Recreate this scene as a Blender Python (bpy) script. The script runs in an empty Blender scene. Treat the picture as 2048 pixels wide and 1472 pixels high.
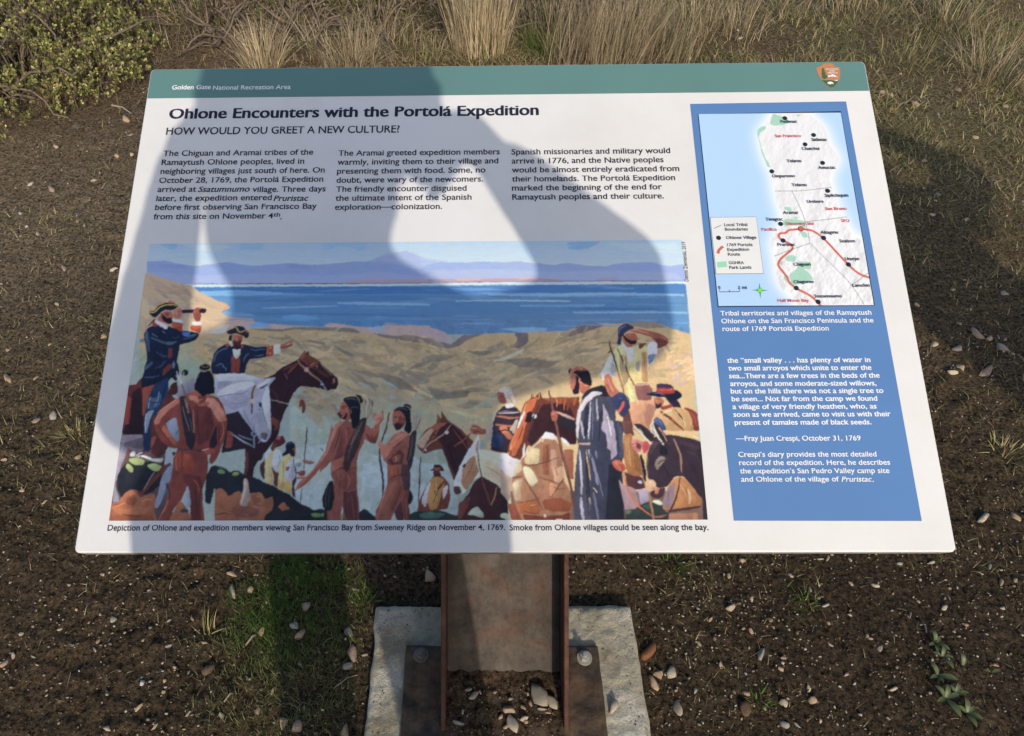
import bpy, bmesh, math, random
import numpy as np
from mathutils import Vector, Matrix, noise as mnoise

# ------------------------------------------------------------------ camera, sky, sun
SC = bpy.context.scene
COL = SC.collection
PITCH = math.radians(46.0)
CAM_H = 1.5
FPX, CX, CY = 1540.0, 957.0, 736.0            # focal length and principal point in photo pixels (2048 wide)
SUN_AZ, SUN_EL = math.radians(13.0), math.radians(27.0)
SUN = Vector((math.sin(SUN_AZ) * math.cos(SUN_EL), -math.cos(SUN_AZ) * math.cos(SUN_EL), math.sin(SUN_EL)))

cam = bpy.data.cameras.new('camera')
cam_o = bpy.data.objects.new('camera', cam)
COL.objects.link(cam_o)
cam_o.location = (0, 0, CAM_H)
cam_o.rotation_euler = (math.radians(90) - PITCH, 0, 0)
cam.sensor_width = 36
cam.lens = FPX / 2048 * 36
cam.shift_x = (1024 - CX) / 2048
cam.clip_start = 0.02
cam.clip_end = 500
SC.camera = cam_o

world = bpy.data.worlds.new('World')
SC.world = world
world.use_nodes = True
wn = world.node_tree
bg = wn.nodes['Background']
sky = wn.nodes.new('ShaderNodeTexSky')
sky.sky_type = 'NISHITA'
sky.sun_disc = False
sky.sun_elevation = SUN_EL
sky.sun_rotation = math.atan2(SUN.x, SUN.y)
sky.dust_density = 2.6
sky.ozone_density = 3.0
wn.links.new(sky.outputs[0], bg.inputs[0])
bg.inputs[1].default_value = 0.15

sl = bpy.data.lights.new('sun', 'SUN')
sl.energy = 2.8
sl.angle = math.radians(0.53)
sl.color = (1.0, 0.90, 0.74)
so = bpy.data.objects.new('sun', sl)
COL.objects.link(so)
so.rotation_euler = SUN.to_track_quat('Z', 'Y').to_euler()
so.location = (2, -6, 4)

vs = SC.view_settings
vs.view_transform = 'Standard'
vs.look = 'None'
vs.exposure = -0.02
vs.gamma = 1.0
vs.use_curve_mapping = False
SC.cycles.max_bounces = 6
SC.cycles.use_denoising = True

# ------------------------------------------------------------------ helpers
rng = np.random.default_rng(7)
random.seed(7)


def pray(x, y):
    a = (x - CX) / FPX
    b = (y - CY) / FPX
    return np.array([a, math.cos(PITCH) - b * math.sin(PITCH), -math.sin(PITCH) - b * math.cos(PITCH)])


def gnd(x, y, z=0.0):
    """the point of the ground seen at this place of the photograph"""
    d = pray(x, y)
    t = (CAM_H - z) / -d[2]
    return float(t * d[0]), float(t * d[1])


def lin(h):
    v = [int(h[i:i + 2], 16) / 255 for i in (0, 2, 4)]
    return [c / 12.92 if c <= .04045 else ((c + .055) / 1.055) ** 2.4 for c in v]


def tag(o, label=None, cat=None, group=None, kind=None):
    if label: o['label'] = label
    if cat: o['category'] = cat
    if group: o['group'] = group
    if kind: o['kind'] = kind
    return o


def link(name, me, mat=None, parent=None):
    o = bpy.data.objects.new(name, me)
    COL.objects.link(o)
    if mat is not None and me is not None and len(me.materials) == 0:
        me.materials.append(mat)
    if parent is not None:
        o.parent = parent
    return o


def empty(name, loc=(0, 0, 0)):
    o = bpy.data.objects.new(name, None)
    COL.objects.link(o)
    o.location = loc
    o.empty_display_size = .05
    return o


def mesh_np(name, V, F, smooth=False, cols=None, corner_n=None):
    """V (n,3), F (m,k) integer array"""
    V = np.asarray(V, np.float32)
    F = np.asarray(F, np.int32)
    me = bpy.data.meshes.new(name)
    me.vertices.add(len(V))
    me.vertices.foreach_set('co', V.ravel())
    k = F.shape[1]
    me.loops.add(F.size)
    me.loops.foreach_set('vertex_index', F.ravel())
    me.polygons.add(len(F))
    me.polygons.foreach_set('loop_start', np.arange(0, F.size, k, dtype=np.int32))
    me.polygons.foreach_set('loop_total', np.full(len(F), k, np.int32))
    if smooth:
        me.polygons.foreach_set('use_smooth', np.ones(len(F), bool))
    if cols is not None:
        a = me.color_attributes.new('Col', 'FLOAT_COLOR', 'POINT')
        c = np.ones((len(V), 4), np.float32)
        c[:, :3] = cols
        a.data.foreach_set('color', c.ravel())
    me.update(calc_edges=True)
    return me


def bm_obj(name, bm, mat, parent=None, smooth=False):
    me = bpy.data.meshes.new(name)
    bm.to_mesh(me)
    bm.free()
    if smooth:
        me.polygons.foreach_set('use_smooth', np.ones(len(me.polygons), bool))
    return link(name, me, mat, parent)


def box_bm(bm, lo, hi, M=None, bevel=0, seg=2):
    r = bmesh.ops.create_cube(bm, size=1)
    vs_ = r['verts']
    for v in vs_:
        v.co = Vector([lo[i] + (v.co[i] + .5) * (hi[i] - lo[i]) for i in range(3)])
    if bevel:
        es = list({e for v in vs_ for e in v.link_edges})
        rr = bmesh.ops.bevel(bm, geom=es, offset=bevel, segments=seg, affect='EDGES', profile=.5)
        vs_ = list({v for f in rr['faces'] for v in f.verts} | {v for v in vs_ if v.is_valid})
    if M is not None:
        bmesh.ops.transform(bm, matrix=M, verts=list({v for v in vs_}))
    return vs_


# numpy lattice noise --------------------------------------------------
def _hash(ix, iy, s):
    h = (ix.astype(np.int64) * 374761393 + iy.astype(np.int64) * 668265263 + s * 1442695041) & 0xffffffff
    h = ((h ^ (h >> 13)) * 1274126177) & 0xffffffff
    return ((h ^ (h >> 16)) & 0xffff) / 65535.0


def vnoise(x, y, s=0):
    ix = np.floor(x); iy = np.floor(y)
    fx = x - ix; fy = y - iy
    fx = fx * fx * (3 - 2 * fx); fy = fy * fy * (3 - 2 * fy)
    a = _hash(ix, iy, s); b = _hash(ix + 1, iy, s); c = _hash(ix, iy + 1, s); d = _hash(ix + 1, iy + 1, s)
    return (a + (b - a) * fx) * (1 - fy) + (c + (d - c) * fx) * fy


def fbm(x, y, s=0, o=4, g=.5):
    r = 0; a = 1; t = 0
    for i in range(o):
        r = r + a * vnoise(x * 2 ** i + 17.3 * i, y * 2 ** i - 9.1 * i, s + i)
        t += a; a *= g
    return r / t


# materials ------------------------------------------------------------
class NT:
    def __init__(s, name):
        s.m = bpy.data.materials.new(name)
        s.m.use_nodes = True
        s.t = s.m.node_tree
        s.b = s.t.nodes['Principled BSDF']

    def n(s, typ, **kw):
        nd = s.t.nodes.new(typ)
        for k, v in kw.items():
            if k.startswith('i_'):
                nd.inputs[k[2:].replace('_', ' ')].default_value = v
            else:
                setattr(nd, k, v)
        return nd

    def l(s, a, b):
        s.t.links.new(a, b)

    def ramp(s, fac, stops):
        r = s.n('ShaderNodeValToRGB')
        el = r.color_ramp.elements
        while len(el) < len(stops): el.new(.5)
        for e, (p, c) in zip(el, stops):
            e.position = p
            e.color = (*c, 1)
        s.l(fac, r.inputs[0])
        return r.outputs[0]

    def noise(s, scale, detail=4, rough=.55, vec=None, dist=0):
        nd = s.n('ShaderNodeTexNoise')
        nd.inputs['Scale'].default_value = scale
        nd.inputs['Detail'].default_value = detail
        nd.inputs['Roughness'].default_value = rough
        nd.inputs['Distortion'].default_value = dist
        if vec is None:
            vec = s.n('ShaderNodeTexCoord').outputs['Object']
        s.l(vec, nd.inputs['Vector'])
        return nd.outputs['Fac']

    def mix(s, f, a, b, mode='MIX'):
        nd = s.n('ShaderNodeMix', data_type='RGBA', blend_type=mode)
        for sock, v in ((nd.inputs[0], f), (nd.inputs[6], a), (nd.inputs[7], b)):
            if isinstance(v, (int, float)): sock.default_value = v
            elif isinstance(v, (tuple, list)): sock.default_value = (*v[:3], 1)
            else: s.l(v, sock)
        return nd.outputs[2]

    def bump(s, h, dist, strength=1.0):
        nd = s.n('ShaderNodeBump')
        nd.inputs['Distance'].default_value = dist
        nd.inputs['Strength'].default_value = strength
        s.l(h, nd.inputs['Height'])
        s.l(nd.outputs[0], s.b.inputs['Normal'])
        return nd


def plain(name, col, rough=.6, spec=.5, metal=0, var=0, vscale=30, bump=0, bscale=200):
    t = NT(name)
    t.b.inputs['Roughness'].default_value = rough
    t.b.inputs['Specular IOR Level'].default_value = spec
    t.b.inputs['Metallic'].default_value = metal
    if var:
        f = t.noise(vscale, 5)
        t.l(t.ramp(f, [(.25, [c * (1 - var) for c in col]), (.75, [min(1, c * (1 + var)) for c in col])]), t.b.inputs['Base Color'])
    else:
        t.b.inputs['Base Color'].default_value = (*col, 1)
    if bump:
        t.bump(t.noise(bscale, 4), bump)
    return t.m


def vcol(name, rough=.6, spec=.4, trans=0):
    t = NT(name)
    a = t.n('ShaderNodeAttribute', attribute_name='Col')
    t.l(a.outputs['Color'], t.b.inputs['Base Color'])
    t.b.inputs['Roughness'].default_value = rough
    t.b.inputs['Specular IOR Level'].default_value = spec
    return t
# ------------------------------------------------------------------ people (behind the camera; their shadows fall on the sign and the path)
def cone_pts(c, r, n=10):
    out = []
    for i in range(1, n):
        th = math.pi * i / n
        for j in range(2 * n):
            ph = math.pi * j / n
            out.append(Vector(c) + r * Vector((math.sin(th) * math.cos(ph), math.sin(th) * math.sin(ph), math.cos(th))))
    out.append(Vector(c) + Vector((0, 0, r))); out.append(Vector(c) - Vector((0, 0, r)))
    return out


def blob(name, caps, mat, parent=None, voxel=.012, smooth_it=3, origin=(0, 0, 0)):
    """one continuous surface grown round tapered limbs"""
    bm = bmesh.new()
    org = Vector(origin)
    for cp in caps:
        p0, r0, p1, r1 = cp[:4]
        sc = cp[4] if len(cp) > 4 else (1, 1, 1)
        pts = cone_pts(p0, r0, 7) + cone_pts(p1, r1, 7)
        if sc != (1, 1, 1):
            mid = (Vector(p0) + Vector(p1)) / 2
            pts = [Vector([mid[i] + (q[i] - mid[i]) * sc[i] for i in range(3)]) for q in pts]
        vv = [bm.verts.new(q - org) for q in pts]
        res = bmesh.ops.convex_hull(bm, input=vv)
        dead = {g for g in res['geom_interior'] + res['geom_unused'] if isinstance(g, bmesh.types.BMVert)}
        bmesh.ops.delete(bm, geom=list(dead), context='VERTS')
    me = bpy.data.meshes.new(name)
    bm.to_mesh(me); bm.free()
    o = link(name, me, mat, parent)
    m = o.modifiers.new('r', 'REMESH'); m.mode = 'VOXEL'; m.voxel_size = voxel
    if smooth_it:
        s = o.modifiers.new('s', 'SMOOTH'); s.iterations = smooth_it; s.factor = .6
    dg = bpy.context.evaluated_depsgraph_get()
    me2 = bpy.data.meshes.new_from_object(o.evaluated_get(dg))
    me2.polygons.foreach_set('use_smooth', np.ones(len(me2.polygons), bool))
    o.modifiers.clear()
    o.data = me2
    me2.name = name
    if len(me2.materials) == 0: me2.materials.append(mat)
    return o


M_SKIN = plain('skin', (.5, .29, .2), .5, var=.06, vscale=40)
M_JACK = plain('navy_jacket_cloth', (.03, .04, .07), .85, var=.2, bump=.001, bscale=300)
M_JACK2 = plain('grey_jacket_cloth', (.12, .12, .13), .85, var=.2, bump=.001, bscale=300)
M_JEAN = plain('denim', (.05, .08, .15), .9, var=.2, bump=.0008, bscale=500)
M_HAIR = plain('dark_hair', (.03, .02, .015), .6, var=.3, vscale=120)
M_SHOE = plain('brown_boot_leather', (.09, .05, .03), .5, var=.2)
M_EYE = plain('eye_white', (.8, .78, .75), .2)
M_PUP = plain('eye_iris', (.02, .015, .01), .2)
M_PHONE = plain('black_phone_glass', (.01, .01, .012), .15)
M_CAP = plain('grey_cap_cloth', (.16, .15, .14), .9, var=.15, bump=.001, bscale=400)


def hand_caps(wrist, aim, curl, side, s=1.0):
    """palm, four unequal bent fingers and a thumb: aim = direction of the hand, curl = direction the fingers close to, side = thumb side"""
    aim = Vector(aim).normalized(); curl = Vector(curl); curl = (curl - aim * curl.dot(aim)).normalized()
    side = Vector(side); side = (side - aim * side.dot(aim) - curl * side.dot(curl)).normalized()
    w = Vector(wrist)
    caps = [(w, .026 * s, w + aim * .03, .024 * s)]
    knuck = []
    for i, (off, ln) in enumerate(((.027, .074), (.009, .082), (-.009, .077), (-.026, .06))):
        k = w + aim * (.088 - abs(off) * .25) * s + side * off * s
        caps.append((w + side * off * .6 * s + aim * .02, .017 * s, k, .0125 * s))
        a = k + (aim * .8 + curl * .6).normalized() * ln * .45 * s
        b = a + (aim * .15 + curl * 1.0).normalized() * ln * .33 * s
        c = b + (aim * -.5 + curl * .8).normalized() * ln * .26 * s
        caps += [(k, .0105 * s, a, .0088 * s), (a, .0088 * s, b, .0082 * s), (b, .0082 * s, c, .007 * s)]
    t0 = w + aim * .02 + side * .028 * s
    t1 = t0 + (aim * .55 + side * .7 + curl * .3).normalized() * .038 * s
    t2 = t1 + (aim * .8 + side * .1 + curl * .6).normalized() * .032 * s
    caps += [(t0, .015 * s, t1, .0115 * s), (t1, .0115 * s, t2, .009 * s)]
    return caps


def make_person(root_loc, J, label, jacket, hat, phone=None, group=None):
    t = empty('person', root_loc)
    tag(t, label, 'person', group)
    o = Vector(root_loc)
    hd = Vector(J['head']); nk = Vector(J['neck'])
    face = Vector(J['face']).normalized()
    right = face.cross(Vector((0, 0, 1))).normalized(); up = right.cross(face)
    caps = [(hd + up * .02 - face * .01, .088, hd - up * .03 + face * .012, .078),
            (hd - up * .06 + face * .03, .05, hd - up * .085 + face * .045, .036),
            (hd - up * .04, .056, nk, .06),
            (hd + face * .088 + up * .005, .012, hd + face * .106 - up * .026, .013),
            (hd + face * .085 - up * .058 - right * .016, .009, hd + face * .085 - up * .058 + right * .016, .009),
            (hd + face * .08 - up * .069 - right * .014, .009, hd + face * .08 - up * .069 + right * .014, .009),
            (hd + face * .078 + up * .026 - right * .04, .011, hd + face * .078 + up * .026 + right * .04, .011)]
    for s in (-1, 1):
        caps.append((hd + right * s * .084 + up * .012, .014, hd + right * s * .082 - up * .03, .012))
    # torso and legs under the clothes, so that the body is one figure
    ps = Vector(J['pelvis'])
    caps.append((nk, .06, ps, .11))
    for s, k in ((-1, 'L'), (1, 'R')):
        sh, el, wr = (Vector(J[k + n]) for n in ('sh', 'el', 'wr'))
        hp, kn, an = (Vector(J[k + n]) for n in ('hip', 'knee', 'ankle'))
        caps += [(nk, .05, sh, .045), (sh, .045, el, .036), (el, .036, wr, .025), (hp, .08, kn, .05), (kn, .05, an, .036), (ps, .1, hp, .08)]
        caps += hand_caps(wr, J[k + 'aim'], J[k + 'curl'], J[k + 'side'])
    b = blob('body', caps, M_SKIN, t, .0085, 1, o)
    for s in (-1, 1):
        c = hd + face * .078 + right * s * .032 + up * .004
        e = blob('eye', [(c, .013, c + up * .0001, .013)], M_EYE, t, .003, 0, o)
        c2 = c + face * .0085
        p = blob('iris', [(c2, .0062, c2 + up * .0001, .0062)], M_PUP, e, .0015, 0, o)
    # jacket
    ch = (nk + ps) / 2
    jc = [(nk - up * .03, .07, ch + Vector((.012, 0, .06)), .125, (1.15, .78, 1)), (ch + Vector((-.01, 0, -.05)), .15, ps + Vector((0, 0, .02)), .145, (1.27, .8, 1)),
          (ps + Vector((0, 0, .05)), .15, ps + Vector((J.get('hem', 0), 0, -.12)), .155, (1.27, .85, 1))]
    for a, ra0, c, rc0 in J.get('shadow_bulk', []):  # added bulges on neck, torso and forearm, shaped to fill out the cast shadow
        jc.append((Vector(a), ra0, Vector(c), rc0))
    for k in 'LR':
        sh, el, wr = (Vector(J[k + n]) for n in ('sh', 'el', 'wr'))
        w2 = wr + (el - wr) * .1
        ra_ = J.get('armrad', dict(L=(.07, .06, .054, .04), R=(.07, .06, .054, .04)))[k]
        jc += [(nk - up * .02, .062, sh, ra_[0]), (sh, ra_[0], (sh + el) / 2, ra_[1]), ((sh + el) / 2, ra_[1], el, ra_[2]), (el, ra_[2], w2, ra_[3])]
        r = J.get('r' + k)
        if r: jc += [(Vector(a), ra, Vector(c), rc) for a, ra, c, rc in r]
    blob('jacket', jc, jacket, t, .014, 3, o)
    tc = [(ps - Vector((0, 0, .02)), .135, ps - Vector((0, 0, .1)), .13, (1.12, .85, 1))]
    for k in 'LR':
        hp, kn, an = (Vector(J[k + n]) for n in ('hip', 'knee', 'ankle'))
        w_ = J.get('legrad', dict(L=1, R=1))[k]
        tc += [(hp, .092 * w_, kn, .066 * w_), (kn, .066 * w_, an + Vector((0, 0, .03)), .058 * w_)]
    blob('trousers', tc, M_JEAN, t, .016, 2, o)
    for k in 'LR':
        an = Vector(J[k + 'ankle'])
        blob('boot', [(an + Vector((0, -.03, .0)), .045, an + Vector((0, -.03, -.05)), .042, (1, 1, 1)), (an + Vector((0, -.04, -.055)), .033, an + Vector((0, .15, -.06)), .03, (1.25, 1, .9))], M_SHOE, t, .008, 2, o)
    hc = [(hd + up * .035 - face * .02, .095, hd + up * .03 - face * .045, .09), (hd - face * .05, .085, hd - face * .05 - up * .06, .06)]
    blob('hair', hc, M_HAIR, t, .008, 2, o)
    if hat:
        hh = blob('sun_hat', hat(hd, face, right, up), M_CAP, t, .008, 2, o)
    return t


LZ = 1.5
def phone_obj(center, M, label):
    t = empty('phone', center)
    tag(t, label, 'phone')
    bm = bmesh.new()
    box_bm(bm, (-.08, -.037, -.004), (.08, .037, .004), M, .003)
    bm_obj('case', bm, M_PHONE, t)
    bm = bmesh.new()
    box_bm(bm, (-.074, -.033, .0041), (.074, .033, .0045), M)
    bm_obj('screen', bm, plain('phone_screen', (.02, .02, .025), .08), t)
    return t


opt = Vector((0, math.cos(PITCH), -math.sin(PITCH)))         # the way the phone looks
ups = Vector((0, math.sin(PITCH), math.cos(PITCH)))
pc = Vector((.04, 0, LZ)) - opt * .012 - ups * .012
PM = Matrix(((1, 0, 0), (0, ups.y, ups.z), (0, -opt.y, -opt.z))).transposed().to_4x4()
phone_obj(pc, PM, 'black phone held sideways in both hands above the sign')

J = dict(head=(.055, -.225, 1.645), neck=(.04, -.30, 1.475), face=(-.02, .8, -.55), pelvis=(-.012, -.36, .95),
         Lsh=(-.045, -.30, 1.355), Lel=(-.203, -.20, 1.262), Lwr=(-.146, -.08, 1.498),
         Rsh=(.205, -.29, 1.362), Rel=(.362, -.20, 1.362), Rwr=(.212, -.08, 1.512),
         Laim=(.62, .35, .45), Lcurl=(.6, .5, -.5), Lside=(.1, -.7, .6),
         Raim=(-.85, .38, -.22), Rcurl=(-.5, .5, -.6), Rside=(.0, -.6, .7),
         armrad=dict(L=(.047, .045, .052, .034), R=(.052, .052, .060, .026)),
         shadow_bulk=[((-.005, -.27, 1.50), .088, (.065, -.27, 1.54), .088), ((-.02, -.27, 1.49), .07, (-.04, -.22, 1.55), .055),
               ((.142, -.33, 1.27), .08, (.06, -.35, 1.0), .12), ((-.115, -.34, 1.22), .075, (-.09, -.36, 1.0), .09),
               ((.262, -.12, 1.487), .034, (.380, -.185, 1.405), .045), ((.0, -.3, 1.3), .10, (.0, -.33, 1.1), .13)],
         hem=.05, legrad=dict(L=1.12, R=1.35),
         Lhip=(-.095, -.36, .9), Rhip=(.11, -.36, .9),
         Lknee=(-.10, -.33, .5), Rknee=(.135, -.33, .5),
         Lankle=(-.095, -.36, .1), Rankle=(.145, -.36, .1))


def hat1(hd, face, right, up):
    """wide sun hat tipped back"""
    n = Vector((.08, -.42, .90)).normalized()
    a = n.cross(Vector((0, 1, 0))).normalized(); b = n.cross(a)
    c = Vector((.065, -.245, 1.648))
    out = [(c - n * .01, .10, c + n * .075, .082)]
    for k in range(24):
        ph = 2 * math.pi * k / 24
        d = a * math.cos(ph) * 1.0 + b * math.sin(ph) * .92
        out.append((c + d * .05, .026, c + d * .142 - n * .012, .018))
        d2 = a * math.cos(ph + .35) + b * math.sin(ph + .35) * .92
        out.append((c + d * .142 - n * .011, .012, c + d2 * .142 - n * .011, .012))
    return out


make_person((-.01, -.36, 0), J, 'person in a navy jacket and grey sun hat photographing the sign with a phone', M_JACK, hat1)


J2 = dict(head=(2.08, -.47, 1.60), neck=(2.06, -.52, 1.46), face=(-.25, .9, -.35), pelvis=(2.02, -.52, .95),
          Lsh=(1.89, -.51, 1.40), Lel=(1.82, -.50, 1.12), Lwr=(1.85, -.40, .90),
          Rsh=(2.23, -.51, 1.41), Rel=(2.40, -.42, 1.50), Rwr=(2.21, -.36, 1.60),
          Laim=(.05, .3, -.95), Lcurl=(.4, .3, .3), Lside=(.2, .9, .2),
          Raim=(-.85, .1, .25), Rcurl=(.1, .4, -.9), Rside=(-.1, -.9, -.2),
          armrad=dict(L=(.07, .062, .056, .04), R=(.072, .066, .066, .045)),
          Lhip=(1.93, -.52, .9), Rhip=(2.11, -.52, .9),
          Lknee=(1.92, -.49, .5), Rknee=(2.13, -.49, .5),
          Lankle=(1.91, -.52, .1), Rankle=(2.15, -.52, .1))


def hat2(hd, face, right, up):
    return [(hd + up * .05 - face * .01, .1, hd + up * .07 - face * .01, .094), (hd + up * .04 + face * .06, .06, hd + up * .035 + face * .13, .05, (1, 1, .25))]


make_person((2.03, -.52, 0), J2, 'person in a grey jacket and cap standing aside, shading their eyes with one hand', M_JACK2, hat2)
# ------------------------------------------------------------------ the sign panel: pose and print coordinates
P_O = Vector((-0.42341, 0.42007, 0.78658))      # lower left corner of the printed face
P_U = Vector((0.99986, -0.0075074, 0.014903)).normalized()
P_V = Vector((0.00025526, 0.8986, 0.43618)).normalized()
P_N = P_U.cross(P_V).normalized()
P_V = P_N.cross(P_U).normalized()
P_W, P_H = .915, .61
PANEL_M = Matrix((P_U, P_V, P_N)).transposed().to_4x4()
PANEL_M.translation = P_O


def homog(src, dst):
    A = []
    for (x, y), (u, v) in zip(src, dst):
        A.append([x, y, 1, 0, 0, 0, -u * x, -u * y, -u])
        A.append([0, 0, 0, x, y, 1, -v * x, -v * y, -v])
    return np.linalg.svd(np.array(A, float))[2][-1].reshape(3, 3)


def _pp(x, y):
    """photo place -> print place on the panel (metres right, metres up)"""
    d = Vector(pray(x, y)); o = Vector((0, 0, CAM_H))
    t = (P_O - o).dot(P_N) / d.dot(P_N)
    q = o + d * t - P_O
    return q.dot(P_U), q.dot(P_V)


sign = empty('wayside_sign', (.048, .56, 0))
tag(sign, 'wide interpretive sign panel with painting and map on a rusty steel post', 'sign')
panel = bpy.data.objects.new('exhibit_panel', None)


def rounded(w, h, r, n=6):
    pts = []
    for cx, cy, a0 in ((w - r, h - r, 0), (r, h - r, 90), (r, r, 180), (w - r, r, 270)):
        for i in range(n + 1):
            a = math.radians(a0 + 90 * i / n)
            pts.append((cx + r * math.cos(a), cy + r * math.sin(a)))
    return pts


# white board: paper-like glazed laminate
tb = NT('white_laminate')
tb.b.inputs['Roughness'].default_value = .42
tb.b.inputs['Specular IOR Level'].default_value = .35
f1 = tb.noise(9, 5, .6)
c1 = tb.ramp(f1, [(.3, (.745, .735, .72)), (.7, (.775, .765, .75))])
f2 = tb.noise(240, 2, .5)
c2 = tb.ramp(f2, [(.27, (.45, .42, .4)), (.3, (1, 1, 1))])
f3 = tb.noise(7, 2, .5)
tb.l(tb.mix(tb.ramp(f3, [(.55, (0, 0, 0)), (.7, (.5, .5, .5))]), c1, tb.mix(1.0, c1, c2, 'MULTIPLY')), tb.b.inputs['Base Color'])
gr_ = tb.ramp(tb.noise(3.2, 6, .7), [(.42, (1, 1, 1)), (.72, (.90, .89, .87))])
bc_ = tb.b.inputs['Base Color'].links[0].from_socket
tb.l(tb.mix(1.0, bc_, gr_, 'MULTIPLY'), tb.b.inputs['Base Color'])
tb.bump(tb.noise(1500, 2, .5), .00004)
M_BOARD = tb.m
M_EDGE = plain('panel_edge', (.30, .27, .28), .5, var=.2)

bm = bmesh.new()
TH = .019
pts = rounded(P_W, P_H, .0055)
inset = .0016
n = len(pts)
cx_, cy_ = P_W / 2, P_H / 2
def ins(p, d):
    sx = (p[0] - cx_) / cx_; sy = (p[1] - cy_) / cy_
    return (p[0] - d * max(-1, min(1, sx * 1.2)), p[1] - d * max(-1, min(1, sy * 1.2)))
rings = []
for z, d in ((-TH, 0), (-.0025, 0), (-.0007, .0006), (0, inset)):
    rings.append([bm.verts.new((*ins(p, d), z)) for p in pts])
for a, b in zip(rings, rings[1:]):
    for i in range(n):
        bm.faces.new((a[i], a[(i + 1) % n], b[(i + 1) % n], b[i]))
bm.faces.new(rings[-1])
bm.faces.new(list(reversed(rings[0])))
for f in bm.faces:
    f.material_index = 0
board_me = bpy.data.meshes.new('exhibit_panel')
bm.to_mesh(board_me); bm.free()
board_me.materials.append(M_BOARD)
board_me.materials.append(M_EDGE)
for p in board_me.polygons:
    c = p.center
    if c.z < -.003 and abs(p.normal.z) < .5: p.material_index = 1
    if p.normal.z < -.9: p.material_index = 1
bpy.data.objects.remove(panel)
panel = link('exhibit_panel', board_me, None, sign)
sign_inv = Matrix.Translation(-Vector((.048, .56, 0)))
panel.matrix_local = sign_inv @ PANEL_M

PR = .00022                                   # thickness of a print layer


def flat(name, pts, mat, lay=1, parent=None, px=True):
    """a printed shape given by its outline in photo pixels"""
    uv = [_pp(*p) for p in pts] if px else pts
    bm = bmesh.new()
    vv = [bm.verts.new((u, v, PR * lay)) for u, v in uv]
    f = bm.faces.new(vv)
    bmesh.ops.triangulate(bm, faces=[f])
    bmesh.ops.recalc_face_normals(bm, faces=bm.faces)
    if sum(f.normal.z for f in bm.faces) < 0:
        bmesh.ops.reverse_faces(bm, faces=bm.faces)
    return bm_obj(name, bm, mat, parent or panel)


def ink(name, col, rough=.4):
    return plain(name, col, rough, .35, var=.04, vscale=12)


M_INK = ink('dark_ink', (.018, .022, .045))
M_INKG = ink('grey_ink', (.05, .05, .06))
M_WHITEINK = ink('white_ink', (.82, .84, .86))
M_GREEN = ink('green_band_ink', (.12, .24, .225))
M_BLUE = ink('blue_band_ink', (.105, .225, .47))
M_RED = ink('red_ink', (.62, .10, .10))

# header band: rounded with the board at the top
vb = (_pp(296, 197)[1] + _pp(1735, 182)[1]) / 2
pp_ = [p for p in (ins(q, inset) for q in pts)]
hp = [p for p in pp_ if p[1] > vb]
hp = hp + [(inset, vb), (P_W - inset, vb)]
flat('header_band', hp, M_GREEN, 1, px=False)

# ---- lettering
FONT_XW = {}
def _warp(co):
    """raise the small letters a little, as in the sign's typeface"""
    y = co[1]
    xh, ch = .449, .682
    if 0 < y <= xh: return y * 1.12
    if xh < y <= ch: return xh * 1.12 + (y - xh) * (ch - xh * 1.12) / (ch - xh)
    return y


def text_line(bmout, s, x0, x1, y0, size, bold=0, shear=0, lay=2, y1=None, rot=None):
    """letters set from photo place (x0,y0) to x1 on one baseline; size = cap height in photo pixels"""
    cu = bpy.data.curves.new('t', 'FONT')
    cu.body = s
    cu.size = 1
    cu.resolution_u = 3
    cu.shear = shear
    cu.offset = .008
    ob = bpy.data.objects.new('t', cu)
    COL.objects.link(ob)
    dg = bpy.context.evaluated_depsgraph_get()
    me = bpy.data.meshes.new_from_object(ob.evaluated_get(dg))
    bpy.data.objects.remove(ob); bpy.data.curves.remove(cu)
    nv = len(me.vertices)
    co = np.empty(nv * 3, np.float32); me.vertices.foreach_get('co', co); co = co.reshape(-1, 3)
    if nv == 0: return
    yy = np.array([_warp(c) for c in co])
    lo, hi = co[:, 0].min(), co[:, 0].max()
    u0, v0 = _pp(x0, y0)
    if rot is None:
        u1 = _pp(x1, y0 if y1 is None else y1)[0]
        w = u1 - u0
    else:
        u1, v1 = rot; w = math.hypot(u1 - u0, v1 - v0)
    sx = w / (hi - lo)
    xm = x0 if rot is not None else (x0 + x1) / 2
    sy = (_pp(xm, y0 - size)[1] - _pp(xm, y0)[1]) / .682 if rot is None else size / .682
    faces = [tuple(p.vertices) for p in me.polygons]
    offs = [0.0] if not bold else [-bold, 0.0, bold]
    for k, d in enumerate(offs):
        vv = []
        for (x, _, _), y in zip(co, yy):
            a, b = (x - lo) * sx + d * sy, y * sy + (0.35 * abs(d) * sy if k == 2 else 0)
            if rot is not None:
                dx, dy = (u1 - u0) / w, (v1 - v0) / w
                a, b = a * dx - b * dy, a * dy + b * dx
            vv.append(bmout.verts.new((u0 + a, v0 + b, PR * lay + k * .00002)))
        for f in faces:
            try: bmout.faces.new([vv[i] for i in f])
            except ValueError: pass
    bpy.data.meshes.remove(me)


def text_block(name, lines, mat, size, bold=0, lay=2, label=None):
    bm = bmesh.new()
    for l in lines:
        s, x0, x1, y0 = l[:4]
        kw = l[4] if len(l) > 4 else {}
        text_line(bm, s, x0, x1, y0, kw.get('size', size), kw.get('bold', bold), kw.get('shear', 0), lay, kw.get('y1'))
    o = bm_obj(name, bm, mat, panel)
    if label: o['label'] = label
    return o


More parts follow.
